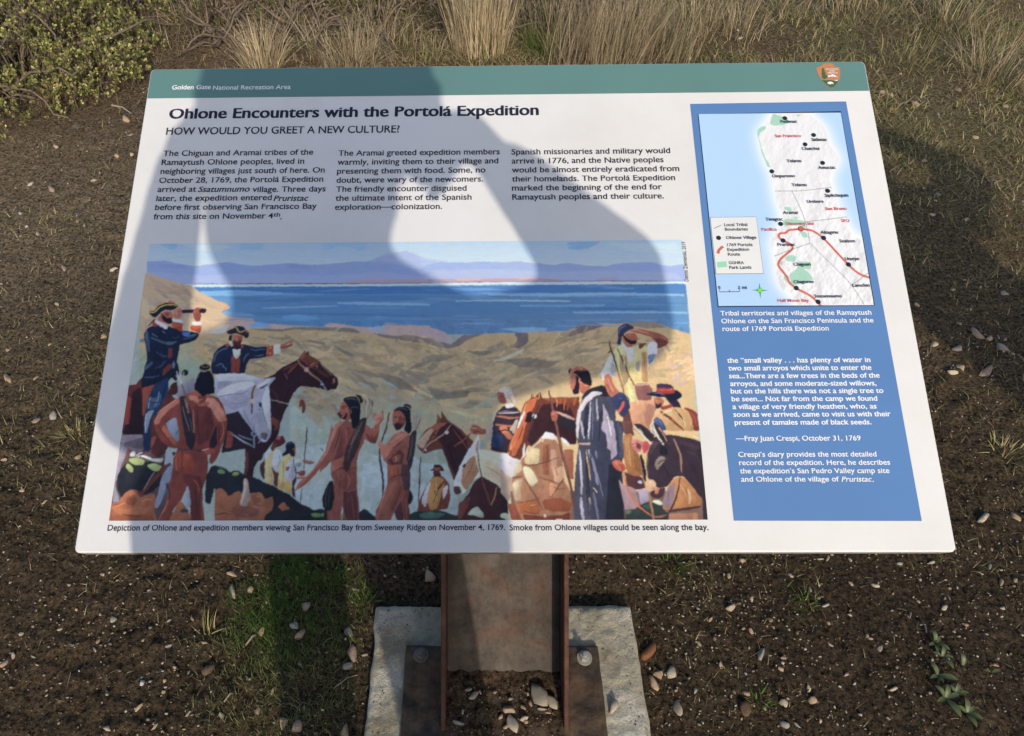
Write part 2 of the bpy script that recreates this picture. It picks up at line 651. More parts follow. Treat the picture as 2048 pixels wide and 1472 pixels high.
I = dict(shear=.22, bold=.012)
text_block('park_name_text', [('Golden Gate', 344, 421, 179.5, dict(bold=.018)), ('National Recreation Area', 426, 581, 180)], M_WHITEINK, 8.3, lay=2)
text_block('title_text', [('Ohlone Encounters with the Portolá Expedition', 338, 1077, 238, dict(y1=236))], M_INK, 19.5, .028)
text_block('subtitle_text', [('HOW WOULD YOU GREET A NEW CULTURE?', 332, 799, 270)], M_INK, 14, .008)
text_block('body_text', [
    ('The Chiguan and Aramai tribes of the', 326, 626, 312.5), ('Ramaytush Ohlone peoples, lived in', 323, 608, 330.5),
    ('neighboring villages just south of here. On', 321, 649, 348.5), ('October 28, 1769, the Portolá Expedition', 318, 646, 366.5),
    ('arrived at', 315, 392, 384.5), ('Ssatumnumo', 396, 499, 384.5, I), ('village. Three days', 505, 651, 384.5),
    ('later, the expedition entered', 312.5, 543, 402.5), ('Pruristac', 547, 616.5, 402.5, I),
    ('before first observing San Francisco Bay', 310, 633, 420.5), ('from this site on November 4', 307, 545.5, 439),
    ('th', 547, 560, 433.5, dict(size=7.5)), ('.', 560.5, 563.5, 439)], M_INK, 10.6, .009)
text_block('body_text', [
    ('The Aramai greeted expedition members', 676.6, 999.5, 312), ('warmly, inviting them to their village and', 675, 996.5, 330),
    ('presenting them with food. Some, no', 674, 971, 348), ('doubt, were wary of the newcomers.', 673, 966, 366),
    ('The friendly encounter disguised', 672, 933, 384), ('the ultimate intent of the Spanish', 671, 943, 402), ('exploration—colonization.', 670, 884, 420)], M_INK, 10.6, .009)
text_block('body_text', [
    ('Spanish missionaries and military would', 1023, 1340.7, 309.6), ('arrive in 1776, and the Native peoples', 1023.4, 1327.4, 327.6),
    ('would be almost entirely eradicated from', 1023.6, 1359, 345.6), ('their homelands. The Portolá Expedition', 1024, 1350.7, 363.6),
    ('marked the beginning of the end for', 1024, 1324.4, 381.6), ('Ramaytush peoples and their culture.', 1024.6, 1328, 399.8)], M_INK, 10.6, .009)
text_block('caption_text', [('Depiction of Ohlone and expedition members viewing San Francisco Bay from Sweeney Ridge on November 4, 1769.', 215, 1010, 1061.5),
                            ('Smoke from Ohlone villages could be seen along the bay.', 1019, 1417, 1061)], M_INK, 11.3, .007)
bm = bmesh.new()
a = _pp(1376.5, 563)
b = _pp(1370.5, 484)
text_line(bm, 'Dennis Ziemienski, 2019', 1377, 0, 563, .0046, rot=b)
bm_obj('credit_text', bm, M_INKG, panel)

SB = [(1380, 208), (1692, 203), (1843.5, 1042), (1467.5, 1041.5)]
flat('blue_sidebar', SB, M_BLUE, 1)
text_block('map_caption_text', [('Tribal territories and villages of the Ramaytush', 1440.7, 1743, 631.5), ('Ohlone on the San Francisco Peninsula and the', 1442.7, 1747, 647),
                                ('route of 1769 Portolá Expedition', 1445, 1657.5, 662.5)], M_WHITEINK, 9, .009, lay=3)
text_block('quote_text', [(s, a, b, c) for s, a, b, c in (
    ('the “small valley . . . has plenty of water in', 1454.4, 1740.7, 726), ('two small arroyos which unite to enter the', 1456.8, 1742.8, 741.5),
    ('sea...There are a few trees in the beds of the', 1458.3, 1759.2, 757), ('arroyos, and some moderate-sized willows,', 1460.4, 1752.7, 772.5),
    ('but on the hills there was not a single tree to', 1461.6, 1766.7, 787.5), ('be seen... Not far from the camp we found', 1463.4, 1754.5, 803),
    ('a village of very friendly heathen, who, as', 1465.2, 1753, 818.5), ('soon as we arrived, came to visit us with their', 1467, 1781.4, 834),
    ('present of tamales made of black seeds.', 1469.3, 1742.5, 850))], M_WHITEINK, 9.6, .022, lay=3)
text_block('attribution_text', [('—Fray Juan Crespi, October 31, 1769', 1472, 1721.3, 882)], M_WHITEINK, 9.8, .012, lay=3)
text_block('diary_text', [('Crespi’s diary provides the most detailed', 1476.5, 1753, 914), ('record of the expedition. Here, he describes', 1478.3, 1780, 930.5),
                          ('the expedition’s San Pedro Valley camp site', 1480, 1778.7, 947), ('and Ohlone of the village of', 1482.2, 1678, 963.5),
                          ('Pruristac', 1683, 1743.5, 963.5, I), ('.', 1744.5, 1747, 963.5)], M_WHITEINK, 9.8, .012, lay=3)
# ------------------------------------------------------------------ the printed painting, map and emblem (flat prints, drawn stroke by stroke)
FR = {'A': (240, 590, 6.1333), 'B': (210, 790, 5.6615), 'C': (410, 640, 5.2571), 'D': (430, 840, 7.0077), 'E': (1000, 760, 5.0739),
      'F': (1120, 630, 6.4), 'G': (1180, 840, 7.008), 'H': (640, 780, 5.5547), 'M': (580, 740, 4.096), 'P': (280, 470, 3.531),
      'Q': (840, 470, 3.531), 'N': (1370, 200, 3.0675), 'K': (1600, 110, 14.629), 'Z': (0, 0, 1)}
SH = np.array([.8 / .50, .8 / .515, .8 / .57])      # colours were noted where the picture lies in shade (s) or in sun (l)
SHADE = {'s': SH, 'l': np.array([.8 / .88, .8 / .86, .8 / .80])}


class Canvas:
    def __init__(s, quad, ppm, ss=2):
        q = [_pp(*p) for p in quad]
        s.u0 = min(q[0][0], q[3][0]); s.u1 = max(q[1][0], q[2][0])
        s.u0 = (q[0][0] + q[3][0]) / 2; s.u1 = (q[1][0] + q[2][0]) / 2
        s.v1 = (q[0][1] + q[1][1]) / 2; s.v0 = (q[2][1] + q[3][1]) / 2
        s.nx = int((s.u1 - s.u0) * ppm); s.ny = int((s.v1 - s.v0) * ppm)
        s.ss = ss
        s.W = s.nx * ss; s.H = s.ny * ss
        s.im = np.zeros((s.H, s.W, 3), np.float32)
        s.px = ppm * ss

    def to(s, fr, pts):
        ox, oy, sc = FR[fr]
        out = []
        for x, y in pts:
            u, v = _pp(ox + x / sc, oy + y / sc)
            out.append(((u - s.u0) * s.px, (s.v1 - v) * s.px))
        return np.array(out)

    def poly(s, P, col, alpha=1.0, grad=0):
        x0 = max(0, int(P[:, 0].min()) - 1); x1 = min(s.W, int(P[:, 0].max()) + 2)
        y0 = max(0, int(P[:, 1].min()) - 1); y1 = min(s.H, int(P[:, 1].max()) + 2)
        if x1 <= x0 or y1 <= y0: return
        ys = np.arange(y0, y1) + .5
        xs = np.arange(x0, x1) + .5
        ins_ = np.zeros((len(ys), len(xs)), bool)
        n = len(P)
        for i in range(n):
            xa, ya = P[i]; xb, yb = P[(i + 1) % n]
            if ya == yb: continue
            m = ((ys >= ya) & (ys < yb)) | ((ys >= yb) & (ys < ya))
            if not m.any(): continue
            xc = xa + (ys[m] - ya) * (xb - xa) / (yb - ya)
            ins_[m] ^= xs[None, :] > xc[:, None]
        r = s.im[y0:y1, x0:x1]
        if grad:
            gx_ = np.linspace(-1, 1, len(xs))[None, :]; gy_ = np.linspace(-1, 1, len(ys))[:, None]
            k = (1 - grad * (gx_ * .6 + gy_ * .6) + grad * .9 * (fbm((xs[None, :] + 31) * .09, (ys[:, None] + 7) * .07, 91, 3) - .5) * 2)[..., None]
            v = np.clip(np.array(col) * k, 0, .84)
            r[ins_] = r[ins_] * (1 - alpha) + v[ins_] * alpha
        elif alpha >= 1: r[ins_] = col
        else: r[ins_] = r[ins_] * (1 - alpha) + np.array(col) * alpha

    def stroke(s, P, w, col, alpha=1.0, taper=True):
        P = np.array(P, float)
        L = []; R = []
        n = len(P)
        for i in range(n):
            d = P[min(i + 1, n - 1)] - P[max(i - 1, 0)]
            d = d / (np.hypot(*d) + 1e-6)
            t = i / (n - 1)
            k = w / 2 * ((.45 + .55 * math.sin(math.pi * min(max(t, .06), .94))) if taper else 1)
            nn = np.array([-d[1], d[0]]) * k
            L.append(P[i] + nn); R.append(P[i] - nn)
        s.poly(np.array(L + R[::-1]), col, alpha)


def chaikin(P, it=1, closed=True, cut=3.0):
    P = np.array(P, float)
    for _ in range(it):
        if closed:
            Q = np.roll(P, -1, 0)
            L = np.hypot(*(Q - P).T)[:, None] + 1e-6
            f = np.minimum(.25, cut / L)
            P = np.stack([P + (Q - P) * f, Q - (Q - P) * f], 1).reshape(-1, 2)
        else:
            a, b = P[:-1], P[1:]
            P = np.vstack([P[:1], np.stack([a * .75 + b * .25, a * .25 + b * .75], 1).reshape(-1, P.shape[1]), P[-1:]])
    return P


r2 = np.random.default_rng(11)


def paint(cv, text, mode='s'):
    for line in text.strip().splitlines():
        line = line.strip()
        if not line or line[0] == '#': continue
        tk = line.split()
        fr, op, col = tk[0], tk[1], tk[2]
        md = mode
        if col[0] in 'ls': md, col = col[0], col[1:]
        v = list(map(float, tk[3:]))
        pts = list(zip(v[::2], v[1::2]))
        c = np.array(lin(col))
        if md != 'n':
            c = np.clip((c - (.008 if fr in 'ABCDEFGHM' else 0)) * SHADE[md] * .97, .006, .84)
            g_ = c @ np.array([.3, .5, .2])
            c = (g_ + (c - g_) * .88) * (1 if fr in 'NKPQ' else min(1, .68 + .6 * g_))
            if fr not in 'NK' and op[0] == 'p': c = c * r2.uniform(.95, 1.05)
        if op[0] == 'c':
            r = float(op[1:]); x, y = pts[0]
            pts = [(x + r * math.cos(a), y + r * math.sin(a)) for a in np.linspace(0, 2 * math.pi, 17)[:-1]]
            cv.poly(cv.to(fr, pts), c)
        elif op[0] == 's':
            w = float(op[1:]) / FR[fr][2]
            P = cv.to(fr, pts)
            k = cv.to(fr, [(pts[0][0], pts[0][1]), (pts[0][0] + FR[fr][2], pts[0][1])])
            w *= abs(k[1][0] - k[0][0])
            cv.stroke(chaikin(P, 2, False), w, c, taper=(md != 'n'))
        else:
            al = float(op[1:]) if len(op) > 1 else 1
            cv.poly(chaikin(cv.to(fr, pts), 1), c, al, 0 if fr in 'NKPQ' else .22)


def canvas_mesh(cv, name, mat, lay, warp=0, parent=None):
    im = cv.im
    if warp:
        yy, xx = np.mgrid[0:cv.H, 0:cv.W].astype(np.float32)
        k = 1 / (5.0 * cv.ss)
        dx = (fbm(xx * k, yy * k, 3, 2) - .5) * 2 * warp * cv.ss
        dy = (fbm(xx * k, yy * k, 8, 2) - .5) * 2 * warp * cv.ss
        sx = np.clip(xx + dx, 0, cv.W - 1).astype(int); sy = np.clip(yy + dy, 0, cv.H - 1).astype(int)
        im = im[sy, sx]
        # bristle marks
        b1 = fbm(xx * .05 + yy * .02, yy * .35 - xx * .05, 21, 3) - .5
        b2 = fbm(xx * .3, yy * .3, 31, 2) - .5
        lum = 1 + b1 * .10 + b2 * .05
        im = im * lum[..., None]
        hue = fbm(xx * .02, yy * .03, 41, 3) - .5
        im = im * (1 + hue[..., None] * np.array([.08, .01, -.08]))
    im = im.reshape(cv.ny, cv.ss, cv.nx, cv.ss, 3).mean((1, 3))
    # soften one step, as an ink-jet print looks
    us = cv.u0 + np.arange(cv.nx) / (cv.nx - 1) * (cv.u1 - cv.u0)
    vs_ = cv.v1 - np.arange(cv.ny) / (cv.ny - 1) * (cv.v1 - cv.v0)
    U, V = np.meshgrid(us, vs_)
    co = np.stack([U, V, np.full_like(U, PR * lay)], -1).reshape(-1, 3)
    idx = np.arange(cv.nx * cv.ny).reshape(cv.ny, cv.nx)
    F = np.stack([idx[1:, :-1], idx[1:, 1:], idx[:-1, 1:], idx[:-1, :-1]], -1).reshape(-1, 4)
    me = mesh_np(name, co, F, cols=np.clip(im, 0.004, .88).reshape(-1, 3))
    return link(name, me, mat, parent or panel)


def boxblur(a, r):
    for ax in (0, 1):
        c = np.cumsum(np.pad(a, [(r + 1, r) if i == ax else (0, 0) for i in (0, 1)], mode='edge'), axis=ax)
        a = (np.take(c, range(2 * r + 1, c.shape[ax]), ax) - np.take(c, range(0, c.shape[ax] - 2 * r - 1), ax)) / (2 * r + 1)
    return a



def blur3(a, r):
    return np.stack([boxblur(boxblur(a[..., k], r), r) for k in range(3)], -1)


def bristles(n, wet=.05, seed=5):
    """short strokes that pick up the paint below them, only inside evenly painted areas"""
    r3 = np.random.default_rng(seed)
    src_ = cv.im.copy()
    for _ in range(n):
        x = r3.uniform(6, cv.W - 7); y = r3.uniform(6, cv.H - 7)
        c = src_[int(y), int(x)]
        if y < H0 * 1.9: a = r3.normal(0, .05); L = r3.uniform(10, 40); w = r3.uniform(1.5, 3.5); j = .035
        else: a = r3.uniform(0, math.pi); L = r3.uniform(6, 16); w = r3.uniform(1.6, 3.6); j = .13
        dx, dy = math.cos(a), math.sin(a)
        ok = True
        for t, s_ in ((1, 0), (.5, 3), (.5, -3), (-.1, 0), (1.15, 0)):
            xx_ = int(np.clip(x + L * t * dx - s_ * dy, 0, cv.W - 1)); yy_ = int(np.clip(y + L * t * dy + s_ * dx, 0, cv.H - 1))
            if np.abs(src_[yy_, xx_] - c).sum() > wet + .25 * c.sum(): ok = False; break
        if not ok: continue
        c = c * (1 + r3.normal(0, j)) * (1 + r3.normal(0, j * .25, 3))
        cv.stroke([(x, y), (x + L * .5 * dx, y + L * .5 * dy), (x + L * dx, y + L * dy)], w, c, .6)


def FINISH():
    yy, xx = np.mgrid[0:cv.H, 0:cv.W].astype(np.float32)
    bl_ = blur3(cv.im, 1)
    cv.im = cv.im * .55 + bl_ * .45
    bristles(9000)
    low = yy > H0 * 1.9
    mod = (fbm(xx * .045 + 3, yy * .03, 131, 3) - .5) * .42 + (fbm(xx * .13, yy * .09, 137, 2) - .5) * .26
    mod = mod * (1.15 - np.clip(cv.im.mean(-1) * 1.3, 0, .85))
    cv.im = np.where(low[..., None], cv.im * (1 + mod[..., None] * np.array([.95, 1.0, 1.05])), cv.im * (1 + mod[..., None] * .08))
    paint(cv, DETAIL)
    bl_ = blur3(cv.im, 1)
    cv.im = np.clip(cv.im * .85 + bl_ * .15, .004, .84).astype(np.float32)


DETAIL = '''
A s7 d08a70 600 215 615 240 608 262
A s5 2a1c22 560 222 590 216
A s6 c98070 520 240 515 262
A s9 d79a84 700 165 690 200 700 240
A s8 d79a84 725 165 722 200
A s5 5a3030 710 190 735 200
A s5 5a3030 905 215 940 230 975 225
A s8 b8705c 925 190 915 220
A s10 6078a0 330 430 322 500 330 560
A s14 50678c 560 590 600 575 660 585
A s9 62799c 400 470 430 500 470 510
A s8 6a80a4 520 440 560 470
A s12 384e74 640 520 700 530 730 500
A s7 6a82a8 780 500 850 505 930 480
A s10 1a2034 420 770 520 800 600 780
A s12 1a2034 470 880 460 960 430 1040
A s9 56709a 310 920 340 850
A s9 8294b4 660 800 655 850 670 900
A s16 6886b0 480 1180 470 1280 430 1360
A s12 8296b6 380 1240 360 1310 350 1380
A s14 1c2036 560 1100 540 1200 500 1320
A s8 c8643c 655 350 700 380 760 370
A s8 c8643c 885 390 940 400 990 395
B s12 a7b2c4 470 200 460 320 460 420
B s10 1a1f33 500 60 560 90 620 60
B s9 a5584a 900 630 880 720 890 800
B s9 5c2c2c 880 620 878 760 872 860
B s16 b5614c 810 700 800 780 820 840
B s12 c77c66 1010 30 1060 60 1110 40
B s14 5c2e30 1060 120 1050 260 1060 400 1080 520
B s12 b96a56 1000 160 1010 300 1010 420
B s14 d98f76 600 200 690 120 800 60
B s10 e0a088 580 260 600 230
B s12 6a332f 600 340 660 420 740 520
B s14 d8907c 1180 60 1270 120 1330 220
B s14 5a2d2e 1290 330 1300 440 1280 560
B s10 c0664e 1330 300 1350 400 1310 520
B s10 e0a08c 1100 620 1180 600
B s14 5a2c2c 700 980 740 1100 730 1180
B s12 a3523e 1000 940 1060 1000 1070 1100
B s14 5a2b2c 1010 1050 1040 1200 1030 1380
B s10 ba6a50 640 1340 690 1250 720 1180
B s12 55566c 960 250 980 330 1000 420
B s8 8a7a78 880 120 920 260 960 400
B s14 d07f50 80 1260 160 1240 240 1200
B s14 c07448 280 1120 330 1090 360 1120
B s12 6a3a2c 200 1330 300 1360 420 1350
B s12 c27a50 420 1200 480 1160 540 1180
B s12 b0683f 1270 1180 1300 1100 1360 1080
B s12 6e4030 1250 1350 1340 1320 1440 1340
B s8 c5cdd8 400 670 370 700
C s5 24161c 300 172 320 170
C s5 24161c 352 172 378 176
C s6 d59478 330 180 335 205 345 212
C s6 cf8c70 295 190 300 205
C s5 7a3a34 318 222 350 222
C s5 c9564a 325 233 345 234
C s9 4e6a94 480 300 540 320 600 300
C s8 5f7899 150 330 200 300 240 300
C s10 141a2c 190 420 210 480 200 540
C s8 6a80a2 180 480 220 500 220 530
C s9 141a2c 410 330 400 420 370 520
C s6 d88a5c 655 290 655 360
C s6 cc7a58 800 272 860 250 925 212
C s6 f0c0a8 850 262 900 240
C s5 5a2a2a 800 292 870 280 910 262
C s7 e2ddd4 735 265 740 345
C s8 241820 1060 400 1110 470 1100 520
C s9 b07050 1105 470 1150 450
C s7 e0b89c 1168 480 1185 484
C s8 1b1218 1150 490 1190 492
C s9 9a5c44 1210 450 1270 520 1330 580
C s9 241620 1200 600 1280 620 1350 650
C s8 c08468 1345 612 1360 650
C s6 140e14 1370 630 1380 660
C s10 7a4a3c 1000 420 960 480 900 540
C s8 8f5a46 840 560 870 620
C s9 6a3c34 700 720 760 800 780 880
C s9 1e1620 900 700 860 780 830 860
C s12 784438 720 1020 750 1080 740 1160
C s14 eef2f6 200 580 320 570 430 590
C s12 eef4f8 220 700 330 660 450 650
C s10 7f8098 150 800 260 780 380 770 460 740
C s10 8b8ca4 260 860 340 880 440 850
C s12 8486a2 400 940 460 1060 520 1140
C s10 e6ebf4 640 700 660 800 670 900
C s9 f4f8fa 560 680 620 645 670 620
C s10 7a7c98 600 900 620 1000 660 1120
C s8 565a78 560 930 590 940
C s7 463c50 560 866 600 862
C s9 5c4a50 640 1180 650 1210 630 1240
C s8 cdd2e4 590 1250 650 1262
C s6 b4bccc 505 1010 515 1060 508 1110
C s6 c0c8d8 300 1200 380 1255 460 1290
D s10 7a4038 440 480 445 600 430 700
D s10 1e1620 520 480 500 620 480 760
D s9 d8c8b8 430 860 425 960 400 1080
D s8 6a5a58 460 1000 470 1100
D s8 e6d0a0 730 620 740 740 740 840
D s8 a0824e 780 700 800 800 790 880
D s8 edd9a8 930 640 930 760 920 880
D s8 a58450 960 560 960 680 950 800
D s7 e8ece8 870 440 880 520 870 600
D s7 7c8090 900 480 920 560 880 660
D s7 e0e0ea 1040 580 1060 660 1050 780
D s6 b4705c 1100 400 1128 420 1120 450
D s5 1c1420 1100 430 1130 430
D s7 e4e8dc 1130 540 1200 550
D s7 d08a70 1230 560 1300 570 1370 590
D s7 c07058 1150 735 1220 715
D s8 4a7a48 60 700 120 710
D s8 9ab87a 260 740 320 730
D s10 b8784e 60 1040 130 1020
D s10 7a4a34 60 1200 200 1260 330 1300
D s10 b8784e 560 1050 640 1060 700 1130
D s10 7c4c38 520 1160 640 1180 760 1200
H s6 d79078 225 190 222 215 214 230
H s5 2a1518 240 178 262 172
H s6 c87e66 270 190 300 210 300 240
H s5 8a3a34 222 262 240 262
H s6 c07060 340 210 345 250
H s7 d99a86 180 400 140 480 110 580
H s9 d08c78 60 700 20 780
H s10 5e3030 230 400 200 520 170 640
H s9 b06a58 280 420 300 520 280 620
H s9 5c2e2e 160 750 230 740 260 700
H s9 c47e68 140 820 150 880
H s9 6e3a38 220 900 230 1000 210 1080
H s10 b06c5c 300 920 330 1000 300 1090
H s10 5a2e30 270 1110 280 1240 290 1400
H s9 a86454 120 1340 130 1420
H s9 8e5248 350 1150 370 1300 380 1420
H s8 dd9c88 610 310 600 380 600 440
H s8 b06a58 520 440 570 540
H s6 e0a894 640 290 690 240
H s6 5c2c2a 640 320 670 300
H s7 8a786e 470 340 430 440 380 560
H s7 2c2226 500 420 440 580 370 740
H s6 75655c 350 620 310 760
H s5 23161a 825 288 850 292
H s5 23161a 878 292 905 290
H s6 d48c74 862 300 858 335
H s6 c87c66 822 310 830 335
H s6 5a2224 845 372 880 370
H s5 c88068 905 330 915 350
H s8 e0a08a 670 580 700 600 740 590
H s8 d89680 780 580 860 520 930 490
H s9 5a2f30 800 640 860 600 920 560
H s8 6a3838 780 720 860 700
H s8 d0907a 830 720 850 760 830 790
H s6 3e2022 700 770 780 820 860 810
H s9 c07452 790 860 800 940
H s9 6e3a30 870 850 860 920
H s10 c07c66 740 1080 700 1180 660 1300
H s10 5e3030 900 1060 860 1180 800 1320
H s9 9a5a4c 950 1180 960 1300 960 1420
H s8 6a5a5c 1030 500 1010 640 980 780
H s7 7a5a60 755 300 730 430 700 510
M s8 8e9aa8 1100 960 1130 930
M s10 d8d8da 1110 1000 1150 920
M s9 d0a060 1190 880 1200 960 1190 1060
M s8 5a2c28 1230 920 1200 1000 1170 1080
M s6 1a1016 1145 812 1250 822
M s9 d09878 1060 580 1110 520 1150 490
M s10 9a5c44 1240 440 1200 500 1160 560
M s8 1e1418 1165 520 1190 525
M s8 8a5040 1330 480 1400 560 1450 640
M s8 2c1a20 1290 600 1320 700 1350 800
M s8 e8dcd4 1100 640 1115 660
M s9 fffaf4 1380 800 1430 720 1480 640
M s8 8a6448 1440 880 1480 800 1500 740
M s8 3c2828 1360 980 1385 975
M s7 2c1a1c 1412 770 1440 760
M s12 fff4e6 1600 670 1700 700 1800 740
M s12 b49678 1600 780 1700 840 1760 900
M s7 b8785e 1715 200 1720 230
M s6 3a1a1c 1710 215 1740 210
M s8 e0d4c8 1730 160 1780 160 1810 190
M s8 8c7a70 1790 220 1820 270
M s8 d08a74 1480 470 1530 470
M s7 5c2c2c 1500 500 1560 500
M s8 c87c66 1720 480 1770 500
M s9 151420 1700 500 1760 480 1820 500
M s8 7a6c78 1700 340 1760 330 1830 340
E s10 e08a58 260 240 240 300 220 360
E s9 d87848 160 600 120 680
E s8 e8a070 110 640 100 700
E s8 5a2820 180 600 210 520 230 460
E s8 2a1a1e 250 390 290 380
E s10 c87a50 560 180 580 220 570 270
E s10 b0683f 660 175 650 240 640 300
E s8 d08a5c 330 140 320 170
E s8 d08a5c 400 130 385 190
E s7 fafafa 340 348 350 356
E s8 leaf0fc 240 680 236 760
E s8 l8a5030 470 660 480 760 470 880
E s8 l8a5030 560 880 580 960
E s8 lfbe6c0 300 700 280 780 290 830
E s8 lfbe6c0 420 620 440 600
E s8 lb8845c 340 870 370 940 420 1040
E s8 lfbe8c8 270 900 300 960 340 1030
E s8 l9a5a3c 540 1080 600 1100 660 1080
E s8 le0a678 300 1260 360 1250
E s8 l7a3c2a 240 1320 330 1350 400 1340
E s8 lf4d8b4 150 1060 160 1140
E s10 c0bccb 800 300 850 210 920 140
E s9 24283a 850 420 870 520 850 600
E s9 6a6e88 940 220 935 400 930 590
E s8 b4b8cc 900 420 890 520
E s9 24283a 1000 420 1010 540 990 620
E s9 d0c4cc 1080 360 1110 460 1120 560
E s9 22253a 900 720 920 840 960 980
E s8 b6bad0 810 720 812 900 826 1060
E s9 6c7090 930 760 990 980 1040 1180
E s8 20222e 860 1000 880 1200 900 1380
E s9 a8a4bc 815 1220 830 1380
E s6 e0b888 875 760 885 820
E s6 e0b888 905 960 912 1000
E s6 e0b888 935 1080 980 1130
E s6 d88a70 520 345 550 335
E s5 5a2a24 515 365 560 362
F s9 d69478 120 740 130 800 118 860
F s6 2a1418 125 790 160 795
F s7 e8b098 112 880 125 895
F s6 9a3c34 130 925 160 930
F s9 e0a080 230 670 290 690
F s8 e0a078 232 810 240 840
F s9 d89070 300 900 350 900
F s9 f0dca8 820 440 810 560 820 700
F s9 8a7450 880 640 870 760 850 860
F s9 f4e8cc 900 440 900 540 890 600
F s8 8a6a4a 1060 500 1080 620 1090 800
F s9 e6c890 980 470 960 560 940 700
F s8 f2f0ea 1140 400 1180 380 1210 420
F s8 8a90ac 1190 460 1160 560 1130 600
F s8 e0a488 930 175 1020 200 1130 235
F s9 5c2c30 1180 300 1280 340 1350 330
F s9 c07c68 1280 270 1350 310
F s6 cf8468 880 240 900 270
F s6 20141a 905 232 950 238
F s6 c98064 955 270 965 300
F s7 7a84b4 760 180 790 150 840 140
F s8 f0ece4 590 580 570 660 550 730
F s8 8a84a0 660 560 670 660
F s8 d8957c 600 800 640 900 680 980
F s8 5e3028 590 880 640 980
F s7 b8906a 770 740 820 900 860 1080
F s8 6a6c94 740 1060 790 1060
F s8 lf0a880 1210 1070 1240 1090 1230 1130
F s6 l3a1a20 1230 1070 1265 1062
F s8 l7a84b8 1180 1000 1260 990 1330 1020
F s8 lf07858 1260 950 1350 955 1430 960
F s7 lf8a890 1400 945 1430 940
F s9 lfbe0a0 1300 1260 1380 1210 1430 1200
F s9 lc08848 1420 1300 1440 1400
F s9 lfbe0a0 1560 1300 1600 1420
F s8 l8a9ac8 1200 1350 1250 1320 1290 1400
F s9 ld07060 1660 1240 1720 1300 1740 1420
G s9 lc8c4da 200 100 240 220 260 360
G s9 l1c2030 360 100 390 260 400 440
G s9 l7880a0 420 80 440 240 450 420
G s8 lf8a088 330 590 380 580 440 600
G s6 l9a3a30 360 620 400 680
G s6 l9a3a30 420 600 450 680
G s9 le8a868 490 260 500 420 520 560
G s8 l8a5430 600 420 620 560 640 700
G s8 lf2b090 580 290 640 270 700 290
G s6 l9c4440 580 330 620 320
G s6 l9c4440 585 370 620 365
G s9 l7a6070 900 320 1000 300 1120 320
G s9 l2c2028 1000 600 1060 700 1100 800
G s9 l6e5662 820 500 800 620 820 740
G s9 l6e5662 1330 420 1440 460 1520 520
G s9 l2c2028 1400 600 1500 800 1560 980
G s8 lfff0d0 820 850 850 860
G s8 l8a5a40 850 930 890 940
G s8 lf0c090 1240 880 1300 960 1340 1060
G s8 lb07040 1440 1000 1500 1100
G s8 l705060 1090 980 1080 1080
G s6 lf8f4d8 680 110 740 190
G s6 lf8f4d8 900 110 960 220
'''


PQ = [(300, 487), (1364.5, 481), (1415.5, 1041), (218, 1040)]
cv = Canvas(PQ, 1180)
